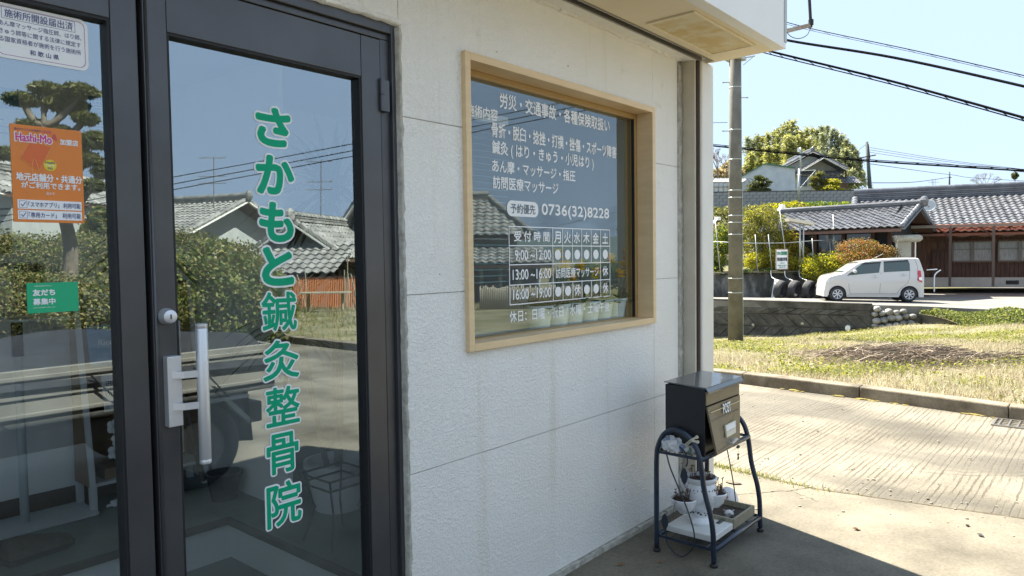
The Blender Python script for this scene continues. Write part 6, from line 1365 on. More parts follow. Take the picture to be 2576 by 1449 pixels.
MB().ball(rel(rR)+ea*.18+Z*.2, .17, 10, 7, .1, (1, 1, 1.25)).build('ridge_end', M_TILE, ga)
MB().bar(rel(eL)-Z*.10-ein*.02, rel(eR)-Z*.10-ein*.02, .05, .10).build('gutter_board', mat('rust_brown', (.14, .075, .055), .6), ga)
for e_ in (eR, eR+ein*2*WW):
    MB().bar(rel(e_)+ea*.04-Z*.05, rel(rR)+ea*.04-Z*.05, .05, .17, tuple(ea)).build('barge_board', mat('grey_blue_board', (.16, .19, .22), .6), ga)
    vg = MB(); d_ = rR-e_; n_ = 9
    for i in range(n_): p = rel(e_)+d_*(i/n_)+ea*.02; MB().tube([p+Z*.05, p+d_*(.97/n_)+Z*.09], [.095, .075], 9).build('verge_tile', M_TILE, ga, smooth=True)
wa0, wa1 = eL+ein*.75, eR+ein*.75-ea*.6
gb_ = rel(wa0)*1; zb_ = -.1
MB().hexa([rel(wa0)-Z*2.55+ein*.1, rel(wa1)-Z*2.55+ein*.1, rel(wa1)-Z*2.55+ein*3.2, rel(wa0)-Z*2.55+ein*3.2, rel(wa0)+Z*.25+ein*.1, rel(wa1)+Z*.25+ein*.1, rel(wa1)+Z*.25+ein*3.2, rel(wa0)+Z*.25+ein*3.2]).build('wall', M_BLACKW, ga)
MB().add([rel(wa1)+Z*.25+ein*.1, rel(wa1)+Z*.25+ein*3.2, rel(wa1)+Z*1.05+ein*1.65], [(0, 1, 2)]).build('gable_wall', M_BLACKW, ga)
for f in (.0, .22, .44, .66, .88, 1.0): MB().bar(rel(wa0).lerp(rel(wa1), f)-Z*2.5, rel(wa0).lerp(rel(wa1), f)+Z*.05, .13, .13).build('post', M_WOOD, ga)
for f0, f1 in ((.02, .21), (.24, .43), (.46, .65), (.68, .87)):
    MB().bar(rel(wa0).lerp(rel(wa1), f0)-Z*.95, rel(wa0).lerp(rel(wa1), f1)-Z*.95, .08, .09).build('white_rail', M_WHITE, ga)
    MB().bar((rel(wa0).lerp(rel(wa1), f0)+rel(wa0).lerp(rel(wa1), f1))/2-Z*.85+ein*.03, (rel(wa0).lerp(rel(wa1), f0)+rel(wa0).lerp(rel(wa1), f1))/2-Z*.1+ein*.03, (wa1-wa0).length*.18, .03, tuple(ein)).build('dark_pane', M_DGLASS, ga)
MB().bar(rel(wa0)-Z*1.1, rel(wa1)-Z*1.1, .1, .08).build('lower_rail', M_WOODR, ga)
# white rolled awning, cream entry panel, posts under the gable
aw = thing('rolled_awning', 'cream rolled awning box under the small gable', 'awning', D(2284, 600, 27)); MB().tube([-RH*.52, RH*.42, RH*.52+Z*.02], [.14, .14, .08], 16).build('roll', mat('aged_awning', (.42, .40, .33), .7, c2=(.3, .28, .22), ns=6), aw, smooth=True); MB().bar(-RH*.52+Z*.10, -RH*.44-Z*.12, .26, .03).build('end_plate', M_BEIGE, aw)
en = thing('entry_panel', 'pale panelled entrance screen between white posts beneath the awning', 'screen', D(2273, 735, 27.6)); 
for dx, w_, zt_, m_ in ((-.30, .07, 2.15, M_POST), (.33, .10, 2.15, M_WOODR), (.42, .05, 2.15, M_POST)): MB().bar(RH*dx, RH*dx+Z*zt_, w_, .08, tuple(FH)).build('post', m_, en)
MB().bar(RH*.02+Z*1.35, RH*.02+Z*1.95, .56, .03, tuple(FH)).build('upper_panel', mat('beige_panel', (.42, .41, .34), .7), en); MB().bar(RH*.08+Z*.2, RH*.08+Z*1.25, .38, .03, tuple(FH)).build('lower_panel', M_PLAST, en)
MB().bar(-RH*.02+FH*.25, -RH*.02+FH*.25+Z*2.1, .8, .03, tuple(FH)).build('backing', M_BLACKW, en)
# main wing
gm = thing('tiled_house', 'main house wing with long grey tiled roof and brown board wall behind a veranda', 'house', L(18, 30, -.35)); mo_ = L(18, 30, -.35)
ua = (RH*.906-FH*.424).normalized(); ub = (RH*.424+FH*.906).normalized()
def MP(q, w, z): return RH*17.6+FH*30.5+Vector((CAM.x, CAM.y, 0))+ua*q+ub*w+Z*z-mo_
Q0, Q1, WM, RM, EZ = -2.7, 7.6, 4.2, 1.80, 2.24
slope = ub*WM+Z*RM
tiled_slope(gm, MP(-.55, 0, EZ), ua, slope, Q1+.55, slope.length, 300, key=lambda c: (c[0] > 21, c[1]*0+c[0]))
e_q = slope*.42; tiled_slope(gm, MP(Q0, 0, EZ)+e_q, ua, slope, -.55-Q0, slope.length*.58, own=False)
sl2 = -ub*WM+Z*RM; tiled_slope(gm, MP(Q0, 2*WM, EZ), ua, sl2, Q1-Q0, sl2.length, own=False)
dk = MB(); a = [MP(-.6, .02, EZ-.03), MP(Q1, .02, EZ-.03), MP(Q1, WM, EZ+RM-.03), MP(-.6, WM, EZ+RM-.03)]; dk.add(a+[p-Z*.1 for p in a], [(0, 1, 2, 3), (7, 6, 5, 4), (0, 4, 5, 1), (1, 5, 6, 2), (2, 6, 7, 3), (3, 7, 4, 0)])
a = [MP(Q0, WM*.42, EZ+RM*.42-.03), MP(-.6, WM*.42, EZ+RM*.42-.03), MP(-.6, WM, EZ+RM-.03), MP(Q0, WM, EZ+RM-.03)]; dk.add(a+[p-Z*.1 for p in a], [(0, 1, 2, 3), (7, 6, 5, 4), (0, 4, 5, 1), (1, 5, 6, 2), (2, 6, 7, 3), (3, 7, 4, 0)])
a = [MP(Q0, WM, EZ+RM-.03), MP(Q1, WM, EZ+RM-.03), MP(Q1, 2*WM, EZ-.03), MP(Q0, 2*WM, EZ-.03)]; dk.add(a+[p-Z*.1 for p in a], [(0, 1, 2, 3), (7, 6, 5, 4), (0, 4, 5, 1), (1, 5, 6, 2), (2, 6, 7, 3), (3, 7, 4, 0)])
dk.build('roof_deck', M_WOOD, gm)
ridge(gm, MP(Q0, WM, EZ+RM), MP(Q1, WM, EZ+RM), r=.15, h=.42)
ridge(gm, MP(Q0+.0, WM*.45, EZ+RM*.45+.05), MP(Q0+.05, WM*.95, EZ+RM*.95+.05), r=.12, h=.12)
MB().bar(MP(-.6, -.02, EZ-.09), MP(Q1, -.02, EZ-.09), .06, .10).build('gutter', mat('copper_gutter', (.14, .075, .055), .5), gm)
FWq, FWw = -.3, .95; GZ = .0
MB().hexa([MP(-1.2, FWw+.1, -.1), MP(Q1, FWw+.1, -.1), MP(Q1, 2*WM-1, -.1), MP(-1.2, 2*WM-1, -.1), MP(-1.2, FWw+.1, EZ+.2), MP(Q1, FWw+.1, EZ+.2), MP(Q1, 2*WM-1, EZ+.2), MP(-1.2, 2*WM-1, EZ+.2)]).build('wall', M_WOOD, gm)
MB().bar(MP(-.3, FWw+.03, .12), MP(Q1, FWw+.03, .12), .16, .42).build('foundation', mat('foundation_concrete', (.33, .34, .31), .85, c2=(.42, .42, .38), ns=3), gm)
MB().bar(MP(3.05, FWw-.06, .12), MP(3.5, FWw-.06, .12), .02, .16).build('vent', M_GASKET, gm)
def qof(u, w=FWw):     # position along the facade that lies on picture column u
    for q in np.linspace(-3, 8, 1101):
        s_, t_ = st(MP(q, w, 0)+mo_)
        if 1288+s_/t_*1800 >= u: return float(q)
    return 8.
zof = lambda u, v: float((D(u, v, st(MP(qof(u), FWw, 0)+mo_)[1])-mo_).z)
zb1, zt1 = zof(2450, 677), zof(2450, 630)
q_a = qof(2345); q_w = qof(2394)
n_ = 46
for i in range(n_):
    q0_ = q_a+(Q1-q_a)*i/n_; wdt = (Q1-q_a)/n_*.93; ztop_ = zb1-.06 if q0_ > q_w-.05 else zof(2370, 650)
    MB().hexa([MP(q0_, FWw+.02, .33), MP(q0_+wdt, FWw+.02, .33), MP(q0_+wdt, FWw+.1, .33), MP(q0_, FWw+.1, .33), MP(q0_, FWw+.02+random.uniform(-.012, .008), ztop_), MP(q0_+wdt, FWw+.02, ztop_), MP(q0_+wdt, FWw+.1, ztop_), MP(q0_, FWw+.1, ztop_)]).build('wall_board', M_WOODR, gm)
for (ua_, ub_, m_) in ((2397, 2445, M_CURT), (2448, 2498, M_CURT), (2512, 2564, M_CURT), (2568, 2620, M_CURT)):
    a, c = qof(ua_), qof(ub_); wf = MB()
    wf.bar(MP(a, FWw-.01, zt1), MP(c, FWw-.01, zt1), .06, .05).bar(MP(a, FWw-.01, zb1), MP(c, FWw-.01, zb1), .06, .05).bar(MP(a, FWw-.01, zb1), MP(a, FWw-.01, zt1), .05, .06).bar(MP(c, FWw-.01, zb1), MP(c, FWw-.01, zt1), .05, .06).bar(MP(a, FWw, (zb1+zt1)/2+.1), MP(c, FWw, (zb1+zt1)/2+.1), .04, .03)
    w_ = wf.build('window', mat('grey_sash', (.17, .16, .14), .5), gm); MB().bar(MP(a, FWw+.05, (zb1+zt1)/2), MP(c, FWw+.05, (zb1+zt1)/2), .012, zt1-zb1-.05).build('curtain', m_, w_)
MB().bar(MP(q_w-.05, FWw-.02, zb1-.06), MP(Q1, FWw-.02, zb1-.06), .10, .06).build('sill', M_WOOD, gm)
MB().bar(MP(q_w-.05, FWw-.02, zt1+.07), MP(Q1, FWw-.02, zt1+.07), .10, .08).build('lintel', M_WOOD, gm)
for i, (ua_, ub_) in enumerate(((2396, 2444), (2448, 2500), (2504, 2560), (2564, 2615))):
    a, c = qof(ua_), qof(ub_); MB().tube(smooth([MP(a, FWw-.08, zt1+.34), MP((a+c)/2, FWw-.1, zt1+.26), MP(c, FWw-.08, zt1+.34)], 5), .035, 8).build('rolled_blind', mat('faded_blind', (.24, .17, .13), .8), gm)
# veranda frame
vr = MB(); vz = float((D(2420, 590, st(MP(qof(2420, -.95), -.95, 0)+mo_)[1])-mo_).z)
for ud_, t_off in ((2296, 0),): pass
VW = -.95
MB().bar(MP(-1.0, VW, vz), MP(Q1, VW, vz+.02), .09, .12).build('veranda_beam', mat('brown_beam', (.20, .17, .14), .5), gm)
for u in (2390, 2499, 2612):
    q = qof(u, VW); MB().bar(MP(q, VW, .02), MP(q, VW, vz), .09, .09).build('veranda_post', mat('post_brown', (.11, .075, .06), .6), gm); 
    MB().tube(smooth([MP(q, VW+.02, vz-.55), MP(q-.2, VW+.1, vz-.28), MP(q-.45, VW+.5, vz-.04)], 4), .03, 6).build('brace', M_WOOD, gm)
for i in range(9): q = -.9+i*.98; MB().bar(MP(q, VW, vz+.03), MP(q, FWw, vz-.12), .06, .05).build('rafter', M_WOOD, gm)
vp = MB().add([MP(-.9, VW-.1, vz+.07), MP(Q1, VW-.1, vz+.07), MP(Q1, FWw-.02, vz-.04), MP(-.9, FWw-.02, vz-.04)], [(0, 1, 2, 3)])
mv, tvn, pvn = newmat('red_corrugated_sheet'); pvn.inputs['Base Color'].default_value = (.22, .09, .06, 1); tl = N(tvn, 'ShaderNodeBsdfTranslucent'); tl.inputs[0].default_value = (.40, .15, .11, 1); mx = N(tvn, 'ShaderNodeMixShader'); mx.inputs[0].default_value = .6
tvn.links.new(pvn.outputs[0], mx.inputs[1]); tvn.links.new(tl.outputs[0], mx.inputs[2]); tvn.links.new(mx.outputs[0], tvn.nodes['Material Output'].inputs[0])
vp.build('veranda_roof', mv, gm)
# dish, downpipe
ds = thing('satellite_dish', 'white satellite dish at the foot of the main roof by the small gable', 'satellite dish', D(2336, 520, 29.5)); ax = (-FH*.8-RH*.35+Z*.45).normalized(); q4 = ax.to_track_quat('Z', 'Y').to_matrix().to_4x4()
b = MB().lathe([(0, 0), (.12, .012), (.22, .045), (.28, .075), (.275, .085), (.21, .055), (0, .012)], n=26); o = b.build('dish', mat('grey_dish', (.45, .46, .46), .5), ds, smooth=True); o.matrix_basis = q4
MB().tube([(0, 0, 0), tuple(ax*.32-Z*.12)], .012, 5).box(-.03, .03, -.03, .03, -.04, .04).build('arm', M_STEEL, ds); MB().tube([-ax*.02, -ax*.1-Z*.15, -ax*.1-Z*.6], .02, 6).build('mast', M_STEEL, ds)
hp = thing('hand_rail', 'white bent pipe handrail against the brown boards behind the car', 'handrail', D(2350, 735, 27.5)); MB().tube(smooth([Vector((0, 0, 0)), Z*.55, Z*.72+RH*.06, Z*.85+RH*.24]), .025, 8).tube([-RH*.3+Z*.86, RH*.1+Z*.88], .022, 8).build('pipe', M_WHITE, hp, smooth=True)
for u, v in ((2355, 434),): 
    an = thing('roof_aerial', 'small comb-like aerial on the ridge of the main roof', 'aerial', D(2347, 478, 35)); MB().tube([(0, 0, 0), (0, 0, .45)], .012, 5).tube([RH*-.25+Z*.38, RH*.3+Z*.38], .01, 5).tube([RH*.1+Z*.25, RH*.1+Z*.55], .01, 5).tube([RH*-.05+Z*.25, RH*-.05+Z*.55], .01, 5).build('rods', M_STEEL, an)

# ================================================================ poles and wires in the distance
M_CABLE = mat('black_cable', (.006, .006, .007), .9, spec=.1)
def far_pole(label, u0, v0, u1, v1, t, r, arms=()):
    p = thing('utility_pole', label, 'utility pole', D(u1, v1, t)); o = D(u1, v1, t); MB().tube([(0, 0, 0), D(u0, v0, t)-o], [r*1.25, r], 10).build('shaft', mat('dark_pole', (.07, .09, .09), .8), p, smooth=True)
    for (ua_, va_, ub_, vb_) in arms: MB().bar(D(ua_, va_, t-.1)-o, D(ub_, vb_, t-.1)-o, .09, .09).build('cross_arm', M_WOOD, p)
    return p
far_pole('dark far pole with cross arm rising behind the tiled roofs', 2180, 357, 2190, 490, 60, .13, ((2160, 398, 2203, 390), (2184, 363, 2188, 400)))
far_pole('very small far pole above the long ridge', 2388.5, 432, 2388.5, 475, 95, .09, ((2389, 445, 2393, 447),))
gp = thing('steel_pole', 'thin galvanised pole with brace standing in front of the white shed', 'pole', D(2008, 512, 44)); o = D(2008, 512, 44)
MB().tube([(0, 0, 0), D(2011, 425, 44)-o], .07, 8).build('pole', M_GALV, gp, smooth=True); MB().tube([D(2014, 428, 44)-o, D(2014, 371, 44)-o], .05, 8).build('upper_pole', M_GALV, gp, smooth=True)
MB().tube([D(2012, 474, 44)-o, D(2052, 428, 44)-o], .022, 6).tube([D(2010, 430, 44)-o, D(2050, 428, 44)-o], .022, 6).build('brace', M_GALV, gp)
MB().box(-.06, .06, -.06, .06, -.15, .1).build('insulator', M_WHITE, gp).location = D(2009, 376, 44)-o
def wire(label, pts, r, hang=0, name='power_line'):
    P = [D(u, v, t) for u, v, t in pts]; c = smooth(P, 8); b = MB().tube(c, r, 6); o = b.build(name, M_CABLE); tag(o, label, 'cable')
    return c
def lashed(label, pts, r, dv, n, t):
    k = thing('power_line', label, 'cable', D(*pts[0])); o = D(*pts[0]); c = smooth([D(*p)-o for p in pts], 8); c2 = smooth([D(u, v+dv, tt)-o for u, v, tt in pts], 8)
    MB().tube(c, r, 7).build('cable', M_CABLE, k, smooth=True); MB().tube(c2, r*.5, 5).build('messenger', M_CABLE, k)
    b = MB()
    for i in range(n):
        f = i/n*(len(c)-1); a = c[int(f)].lerp(c[min(int(f)+1, len(c)-1)], f % 1); f2 = min((i+.5)/n*(len(c)-1), len(c)-1.01); d = c2[int(f2)].lerp(c2[min(int(f2)+1, len(c)-1)], f2 % 1); b.tube([a, d], r*.35, 4, cap=False)
    b.build('hangers', M_CABLE, k); return k
lashed('thin double overhead line with small hangers, uppermost at the right', [(1900, 33, 13), (2037, 71, 12.5), (2300, 127, 11), (2576, 190, 10), (2750, 232, 9), (3900, 480, 6.5)], .007, 5, 26, 12)
lashed('black overhead cable leaving the canopy corner, second from the top', [(1900, 78, 13), (1985, 103, 12.5), (2250, 146, 11.5), (2576, 218, 10.2), (2750, 262, 9.5), (3900, 520, 6.8)], .016, -3, 10, 12)
lashed('thick black overhead cable with lashed wire, lowest of the three from the canopy', [(1850, 104, 13), (1950, 132, 12.5), (2250, 206, 11.4), (2576, 296, 10), (2750, 346, 9.3), (3900, 640, 6.6)], .019, 8, 34, 12)
lashed('long black cable crossing in front of the bamboo and both roofs', [(1700, 357, 40), (1785, 366, 40), (1990, 387, 39), (2182, 405, 38), (2400, 419, 37), (2576, 430, 36), (2700, 438, 35), (3900, 470, 27)], .042, -4, 30, 40)
for i, (a, c, w_) in enumerate((((2188, 371, 60), (2576, 426, 45), 'first'), ((2188, 377, 60), (2576, 428, 45), 'second'), ((2188, 383, 60), (2576, 433, 45), 'third'))):
    wire('thin wire from the far pole to the right edge, '+w_+' from the top', [a, ((a[0]+c[0])/2, (a[1]+c[1])/2+4, 52), c, (2700, c[1]+14, 42), (3600, c[1]+60, 32)], .014)
wire('thin wire sagging between the far pole and the tiny far pole', [(2188, 460, 62), (2300, 458, 75), (2388, 446, 95)], .03)
wire('thin wire from the tiny far pole towards the right', [(2188, 412, 62), (2388, 439, 95), (2576, 455, 95), (3600, 500, 95)], .025)
wire('thin wire behind the concrete pole at the left', [(1780, 309, 45), (1830, 308, 45)], .015)
for i in range(3): wire('thin service wire from the far pole down to the hill house, '+('upper', 'middle', 'lower')[i], [(2182, 398+i*3, 60), (2140, 412+i*6, 60), (2105, 404+i*5, 60.5)], .012)
wire('thin guy wire rising to the far pole', [(2100, 423, 60), (2180, 362, 60)], .014)
# ================================================================ white car
def car():
    c = thing('parked_car', 'white boxy hatchback parked behind the retaining wall', 'car', (0, 0, 0))
    M_PAINT = mat('pearl_white_paint', (.56, .545, .54), .22, coat=.8, spec=.5); M_WIN = mat('tinted_window', (.05, .075, .075), .06, spec=.8); M_TRIM = mat('black_trim', (.015, .015, .02), .5)
    # side outline in metres: x from nose to tail, z up; car px grid from the photograph, 583 to the metre
    k = 583.
    def q(x, y): return ((x-75)/k, (1120-(y-(x-335)*.045))/k)     # levelled
    top = [q(*p) for p in ((78, 900), (82, 800), (98, 690), (132, 620), (190, 582), (300, 556), (440, 534), (560, 452), (680, 375), (790, 322), (900, 300), (1100, 283), (1400, 272), (1700, 276), (1880, 285), (1935, 300), (1965, 380), (2020, 560), (2045, 620), (2058, 850), (2050, 940), (2030, 1010))]
    n = len(top)
    def half(x, z):              # half width by height and length
        w = .72 if z < .80 else .72-(z-.80)*.17
        L_ = 3.4; e = min(x, L_-x); w *= 1-.12*max(0, 1-e/.22)**2; return w
    arches = [((335-75)/k, .315), ((1740-75)/k, .315)]
    zb = .17
    def under(x):
        z = zb
        for cx, r in arches:
            if abs(x-cx) < r: z = max(z, .255+math.sqrt(r*r-(x-cx)**2)-.0)
        return z
    xs_ = sorted(set([round(v, 3) for v in np.linspace(.0, top[-1][0], 64)]+[round(cx+s*r, 3) for cx, r in arches for s in (-1, -.97, -.9, .9, .97, 1)]))
    tx = [p[0] for p in top]; 
    def ztopf(x):
        z = -1
        for (x0, z0), (x1, z1) in zip(top, top[1:]):
            lo, hi = min(x0, x1), max(x0, x1)
            if lo-1e-6 <= x <= hi+1e-6: z = max(z, z0+(z1-z0)*((x-x0)/(x1-x0) if abs(x1-x0) > 1e-6 else 0))
        return z if z > 0 else top[0][1]
    b = MB(); NR = 9
    for x in xs_:
        zt, zu = max(ztopf(x), .3), under(x); zt = max(zt, zu+.02)
        ring = []
        for j in range(NR):
            f = j/(NR-1); z = zu+(zt-zu)*f; y = half(x, z); ring.append((x, y, z))
        ring[-1] = (x, ring[-1][1]-.06, zt); ring.insert(-1, (x, ring[-2][1]*.3+half(x, zt-.03)*.7, zt-.03))
        m_ = len(ring); full = ring+[(x, -y, z) for x, y, z in reversed(ring)]; b.v += full
    R2 = 2*(NR+1)
    for i in range(len(xs_)-1):
        for j in range(R2): b.f.append((i*R2+j, i*R2+(j+1) % R2, (i+1)*R2+(j+1) % R2, (i+1)*R2+j))
    b.f.append(tuple(range(R2))); b.f.append(tuple((len(xs_)-1)*R2+j for j in range(R2)))
    me = b.mesh('body', M_PAINT, True); sharp(me, 38); link_mesh('body', me, c)
    ys = lambda x, z: half(x, z)
    def panel(name, pts, m, off=.006, both=True):
        for s in ((-1, 1) if both else (1,)):
            P = [Vector((q(*p)[0], s*(ys(*q(*p))+off), q(*p)[1])) for p in pts]; P2 = [p-Vector((0, s*.02, 0)) for p in P]; n_ = len(P)
            MB().add(P+P2, [tuple(range(n_))]+[(i, (i+1) % n_, n_+(i+1) % n_, n_+i) for i in range(n_)]).build(name, m, c)
    panel('front_side_window', [(520, 590), (560, 552), (690, 455), (800, 375), (860, 350), (1190, 345), (1150, 556), (760, 575)], M_WIN)
    panel('rear_side_window', [(1250, 335), (1720, 322), (1752, 400), (1752, 545), (1245, 552)], M_WIN)
    panel('window_visor', [(800, 372), (860, 340), (1195, 333), (1192, 362), (870, 372)], M_TRIM, .012); panel('window_visor', [(1250, 330), (1718, 320), (1728, 350), (1250, 358)], M_TRIM, .012)
    panel('centre_pillar', [(1195, 345), (1240, 345), (1235, 555), (1155, 556)], M_PAINT, .009)
    # door seams as fine dark inlays
    for pts in ([(548, 600), (556, 800), (580, 968)], [(580, 968), (1160, 985), (1510, 997)], [(1188, 560), (1175, 800), (1162, 985)], [(1752, 548), (1735, 700), (1700, 800), (1600, 870), (1530, 940), (1510, 997)], [(1850, 300), (1905, 480), (1890, 740), (1985, 800)]):
        for s in (-1, 1): MB().tube([Vector((q(*p)[0], s*(ys(*q(*p))+.001), q(*p)[1])) for p in pts], .005, 4).build('panel_seam', M_TRIM, c)
    panel('sill_trim', [(520, 985), (1530, 1022), (1530, 1034), (520, 1000)], mat('grey_sill', (.35, .34, .36), .5), .004)
    for x, y in ((1072, 634), (1620, 620)):
        panel('door_handle', [(x-65, y), (x-55, y-10), (x+55, y-12), (x+68, y), (x+55, y+10), (x-55, y+14)], M_PAINT, .022); panel('handle_recess', [(x-34, y-4), (x-20, y-24), (x+18, y-24), (x+34, y-4), (x+18, y+26), (x-20, y+26)], mat('recess_grey', (.33, .33, .34), .5), .004)
    panel('tail_light', [(1895, 545), (1955, 552), (1985, 790), (1935, 772), (1888, 745), (1905, 660)], mat('red_lens', (.50, .02, .04), .2, coat=.6), .022)
    panel('reverse_lamp', [(1912, 690), (1970, 680), (1982, 750), (1925, 742)], M_WHITE, .027)
    panel('headlight', [(110, 690), (160, 650), (255, 640), (215, 690), (140, 720)], mat('clear_lens', (.66, .70, .72), .1, coat=1), .006)
    panel('fuel_flap_seam', [(1765+50+48*math.cos(a), 690+42*math.sin(a)) for a in np.linspace(0, 6.1, 20)], mat('flap', (.70, .69, .68), .25), .002, False)
    for s in (-1, 1):
        px, pz = q(660, 520); MB().ball((px, s*.80, pz+.02), .075, 12, 8, 0, (1.0, .9, .85)).build('door_mirror', M_PAINT, c, smooth=True); MB().bar((px-.05, s*.70, pz-.04), (px, s*.79, pz-.01), .04, .03).build('mirror_arm', M_TRIM, c)
    # screens
    def strip_(name, p0, p1, m, w0, w1, off):
        a = Vector((q(*p0)[0], 0, q(*p0)[1])); d = Vector((q(*p1)[0], 0, q(*p1)[1])); nn = Vector(((d-a).z, 0, -(d-a).x)).normalized(); nn = nn if (nn.x < 0) == (off < 0) else -nn; nn *= .012
        Y_ = Vector((0, 1, 0)); MB().add([a-Y_*w0+nn, a+Y_*w0+nn, d+Y_*w1+nn, d-Y_*w1+nn], [(0, 1, 2, 3)]).build(name, m, c)
    strip_('windscreen', (455, 530), (775, 330), M_WIN, .60, .56, -1); strip_('rear_window', (1940, 330), (2010, 560), M_WIN, .54, .58, 1)
    MB().box(3.36, 3.40, -.17, .17, .62, .78).build('number_plate', M_WHITE, c); MB().box(-.01, .03, -.17, .17, .32, .48).build('number_plate', M_WHITE, c)
    MB().tube([(q(975, 292)[0], -.4, 1.44), (q(1270, 130)[0], -.42, 1.70)], .006, 5).build('aerial', M_WHITE, c)
    # underside and wheels
    MB().box(.25, 3.2, -.62, .62, .16, .5).build('floor_pan', M_TRIM, c)
    M_HUB = mat('wheel_cover', (.55, .56, .60), .35, .3)
    W0 = None
    for cx, r in arches:
        for s in (-1, 1):
            b, _ = tyre('', .262, .155, M_TYRE); w = link_mesh('wheel', b.mesh('wheel', M_TYRE, True), c, (cx, s*.65, .262), (0, 0, rad(90)*s))
            MB().lathe([(0, .062), (.16, .062), (.172, .050), (.165, -.03), (0, -.03)], (0, 0, 0), 24, 'x').build('rim_back', M_TRIM, w)
            hb = MB().lathe([(0, .081), (.035, .081), (.045, .076), (.05, .070), (0, .070)], (0, 0, 0), 18, 'x').build('hub', M_HUB, w, smooth=True)
            sp_ = MB()
            for i in range(7):
                a = i*2*math.pi/7+.2
                for (r0_, r1_, w0_, w1_) in ((.035, .165, .028, .052),):
                    d = Vector((0, math.cos(a), math.sin(a))); g_ = Vector((0, -math.sin(a), math.cos(a)))
                    sp_.add([Vector((.072, 0, 0))+d*r0_-g_*w0_/2, Vector((.072, 0, 0))+d*r0_+g_*w0_/2, Vector((.068, 0, 0))+d*r1_+g_*w1_/2, Vector((.068, 0, 0))+d*r1_-g_*w1_/2], [(0, 1, 2, 3)])
            sp_.lathe([(.150, .066), (.158, .072), (.170, .070), (.176, .055), (.150, .055)], (0, 0, 0), 28, 'x', False); sp_.build('wheel_cover', M_HUB, w)
            MB().tube([(cx+r*1.0*math.cos(a), s*.72, .262+r*math.sin(a)) for a in np.linspace(-.1, math.pi+.1, 14)], .012, 5).build('arch_lip', M_PAINT, c)
            MB().lathe([(0, 0), (r*.98, 0), (r*.98, .02), (0, .02)], (cx, s*.50, .28), 20, 'y').build('wheel_well', M_TRIM, c)
    return c
cr = car()
# front left, tail right: nose a little further away
yaw_c = dirang(RH*math.cos(rad(11))-FH*math.sin(rad(11)))
pz_ = D(2107, 758, 24.3); cr.rotation_euler = (0, rad(.6), yaw_c); fx = (335-75)/583.
dirc = Vector((math.cos(yaw_c), math.sin(yaw_c), 0)); lat = Vector((-dirc.y, dirc.x, 0))
cr.location = pz_-dirc*fx*.93+lat*.70*(1 if lat.dot(FH) > 0 else -1)
cr.location.z = pz_.z+.0
cr.scale = (.93, .95, .95)

# ================================================================ field: straw, grass, twig heap, leafy bank
def scatter(n, u0, u1, t0, t1, seed, pw=1.0):
    r = np.random.default_rng(seed); t = t0+(t1-t0)*r.random(n)**pw; u = u0+(u1-u0)*r.random(n); s = (u-1288)/1800*t
    P = np.array([CAM.x, CAM.y])+s[:, None]*np.array(RH[:2])+t[:, None]*np.array(FH[:2]); return P, s, t
def onfield(P, s, t, lim=True):
    kx = np.interp(P[:, 1], [a for a, b in KX], [b for a, b in KX])+.18
    wl_ = np.interp(s, [3.6, 10.98, 12.4, 14.5, 20], [25.6, 21.7, 20.6, 18.2, 14.5])
    return (P[:, 0] > kx) & ((t < wl_-.05) if lim else True)
P, s, t = scatter(230000, 1640, 3150, 5.0, 25, 5, 1.25); k = onfield(P, s, t); P, s, t = P[k], s[k], t[k]
z = hgv(P); q_ = P; pat = np.sin(q_[:, 0]*1.1+1.3*np.sin(q_[:, 1]*.8))*np.cos(q_[:, 1]*.9+q_[:, 0]*.3)+.6*np.sin(q_[:, 0]*2.9+2*np.sin(q_[:, 1]*1.7))*np.sin(q_[:, 1]*2.7)+.45*np.sin(q_[:, 0]*6.1+q_[:, 1]*2)*np.sin(q_[:, 1]*5.3)
den = np.sin(q_[:, 0]*1.9-q_[:, 1]*1.2)+np.sin(q_[:, 1]*3.3+q_[:, 0]*.7)
straw = pat+RNG.normal(size=len(P))*.35 < .75-.75*(t > 13.5)
pts = np.column_stack([P, z]); thin = RNG.random(len(P)) < .75+.2*den
tag(blades('straw_grass', pts[straw & thin], .10, G_STRAW, .0042, .998, 3), kind='stuff')
tag(blades('green_grass', pts[~straw & thin], .065, G_GRASS, .0065, .93, 4), kind='stuff')
m = (~straw) & (RNG.random(len(P)) < .55)
def clover(name, P3, n, size, m_, seed):
    r = np.random.default_rng(seed); i = r.integers(0, len(P3), n); Q = P3[i]+r.normal(size=(n, 3))*np.array([.06, .06, .0]); Q[:, 2] += .01+r.random(n)*.07
    a = r.normal(size=(n, 3)); a[:, 2] *= .4; a /= np.linalg.norm(a, axis=1)[:, None]; b_ = np.cross(a, r.normal(size=(n, 3))*[.4, .4, 1]); b_ /= np.linalg.norm(b_, axis=1)[:, None]; s_ = size*(.6+.8*r.random(n))[:, None]
    V = np.stack([Q-a*s_*.5, Q-b_*s_*.35, Q+a*s_*.5, Q+b_*s_*.35], 1).reshape(-1, 3); o = link_mesh(name, arr_mesh(name, V, np.arange(4*n).reshape(-1, 4), m_)); return tag(o, kind='stuff')
clover('ground_cover', pts[m], 30000, .035, G_GRASS, 8)
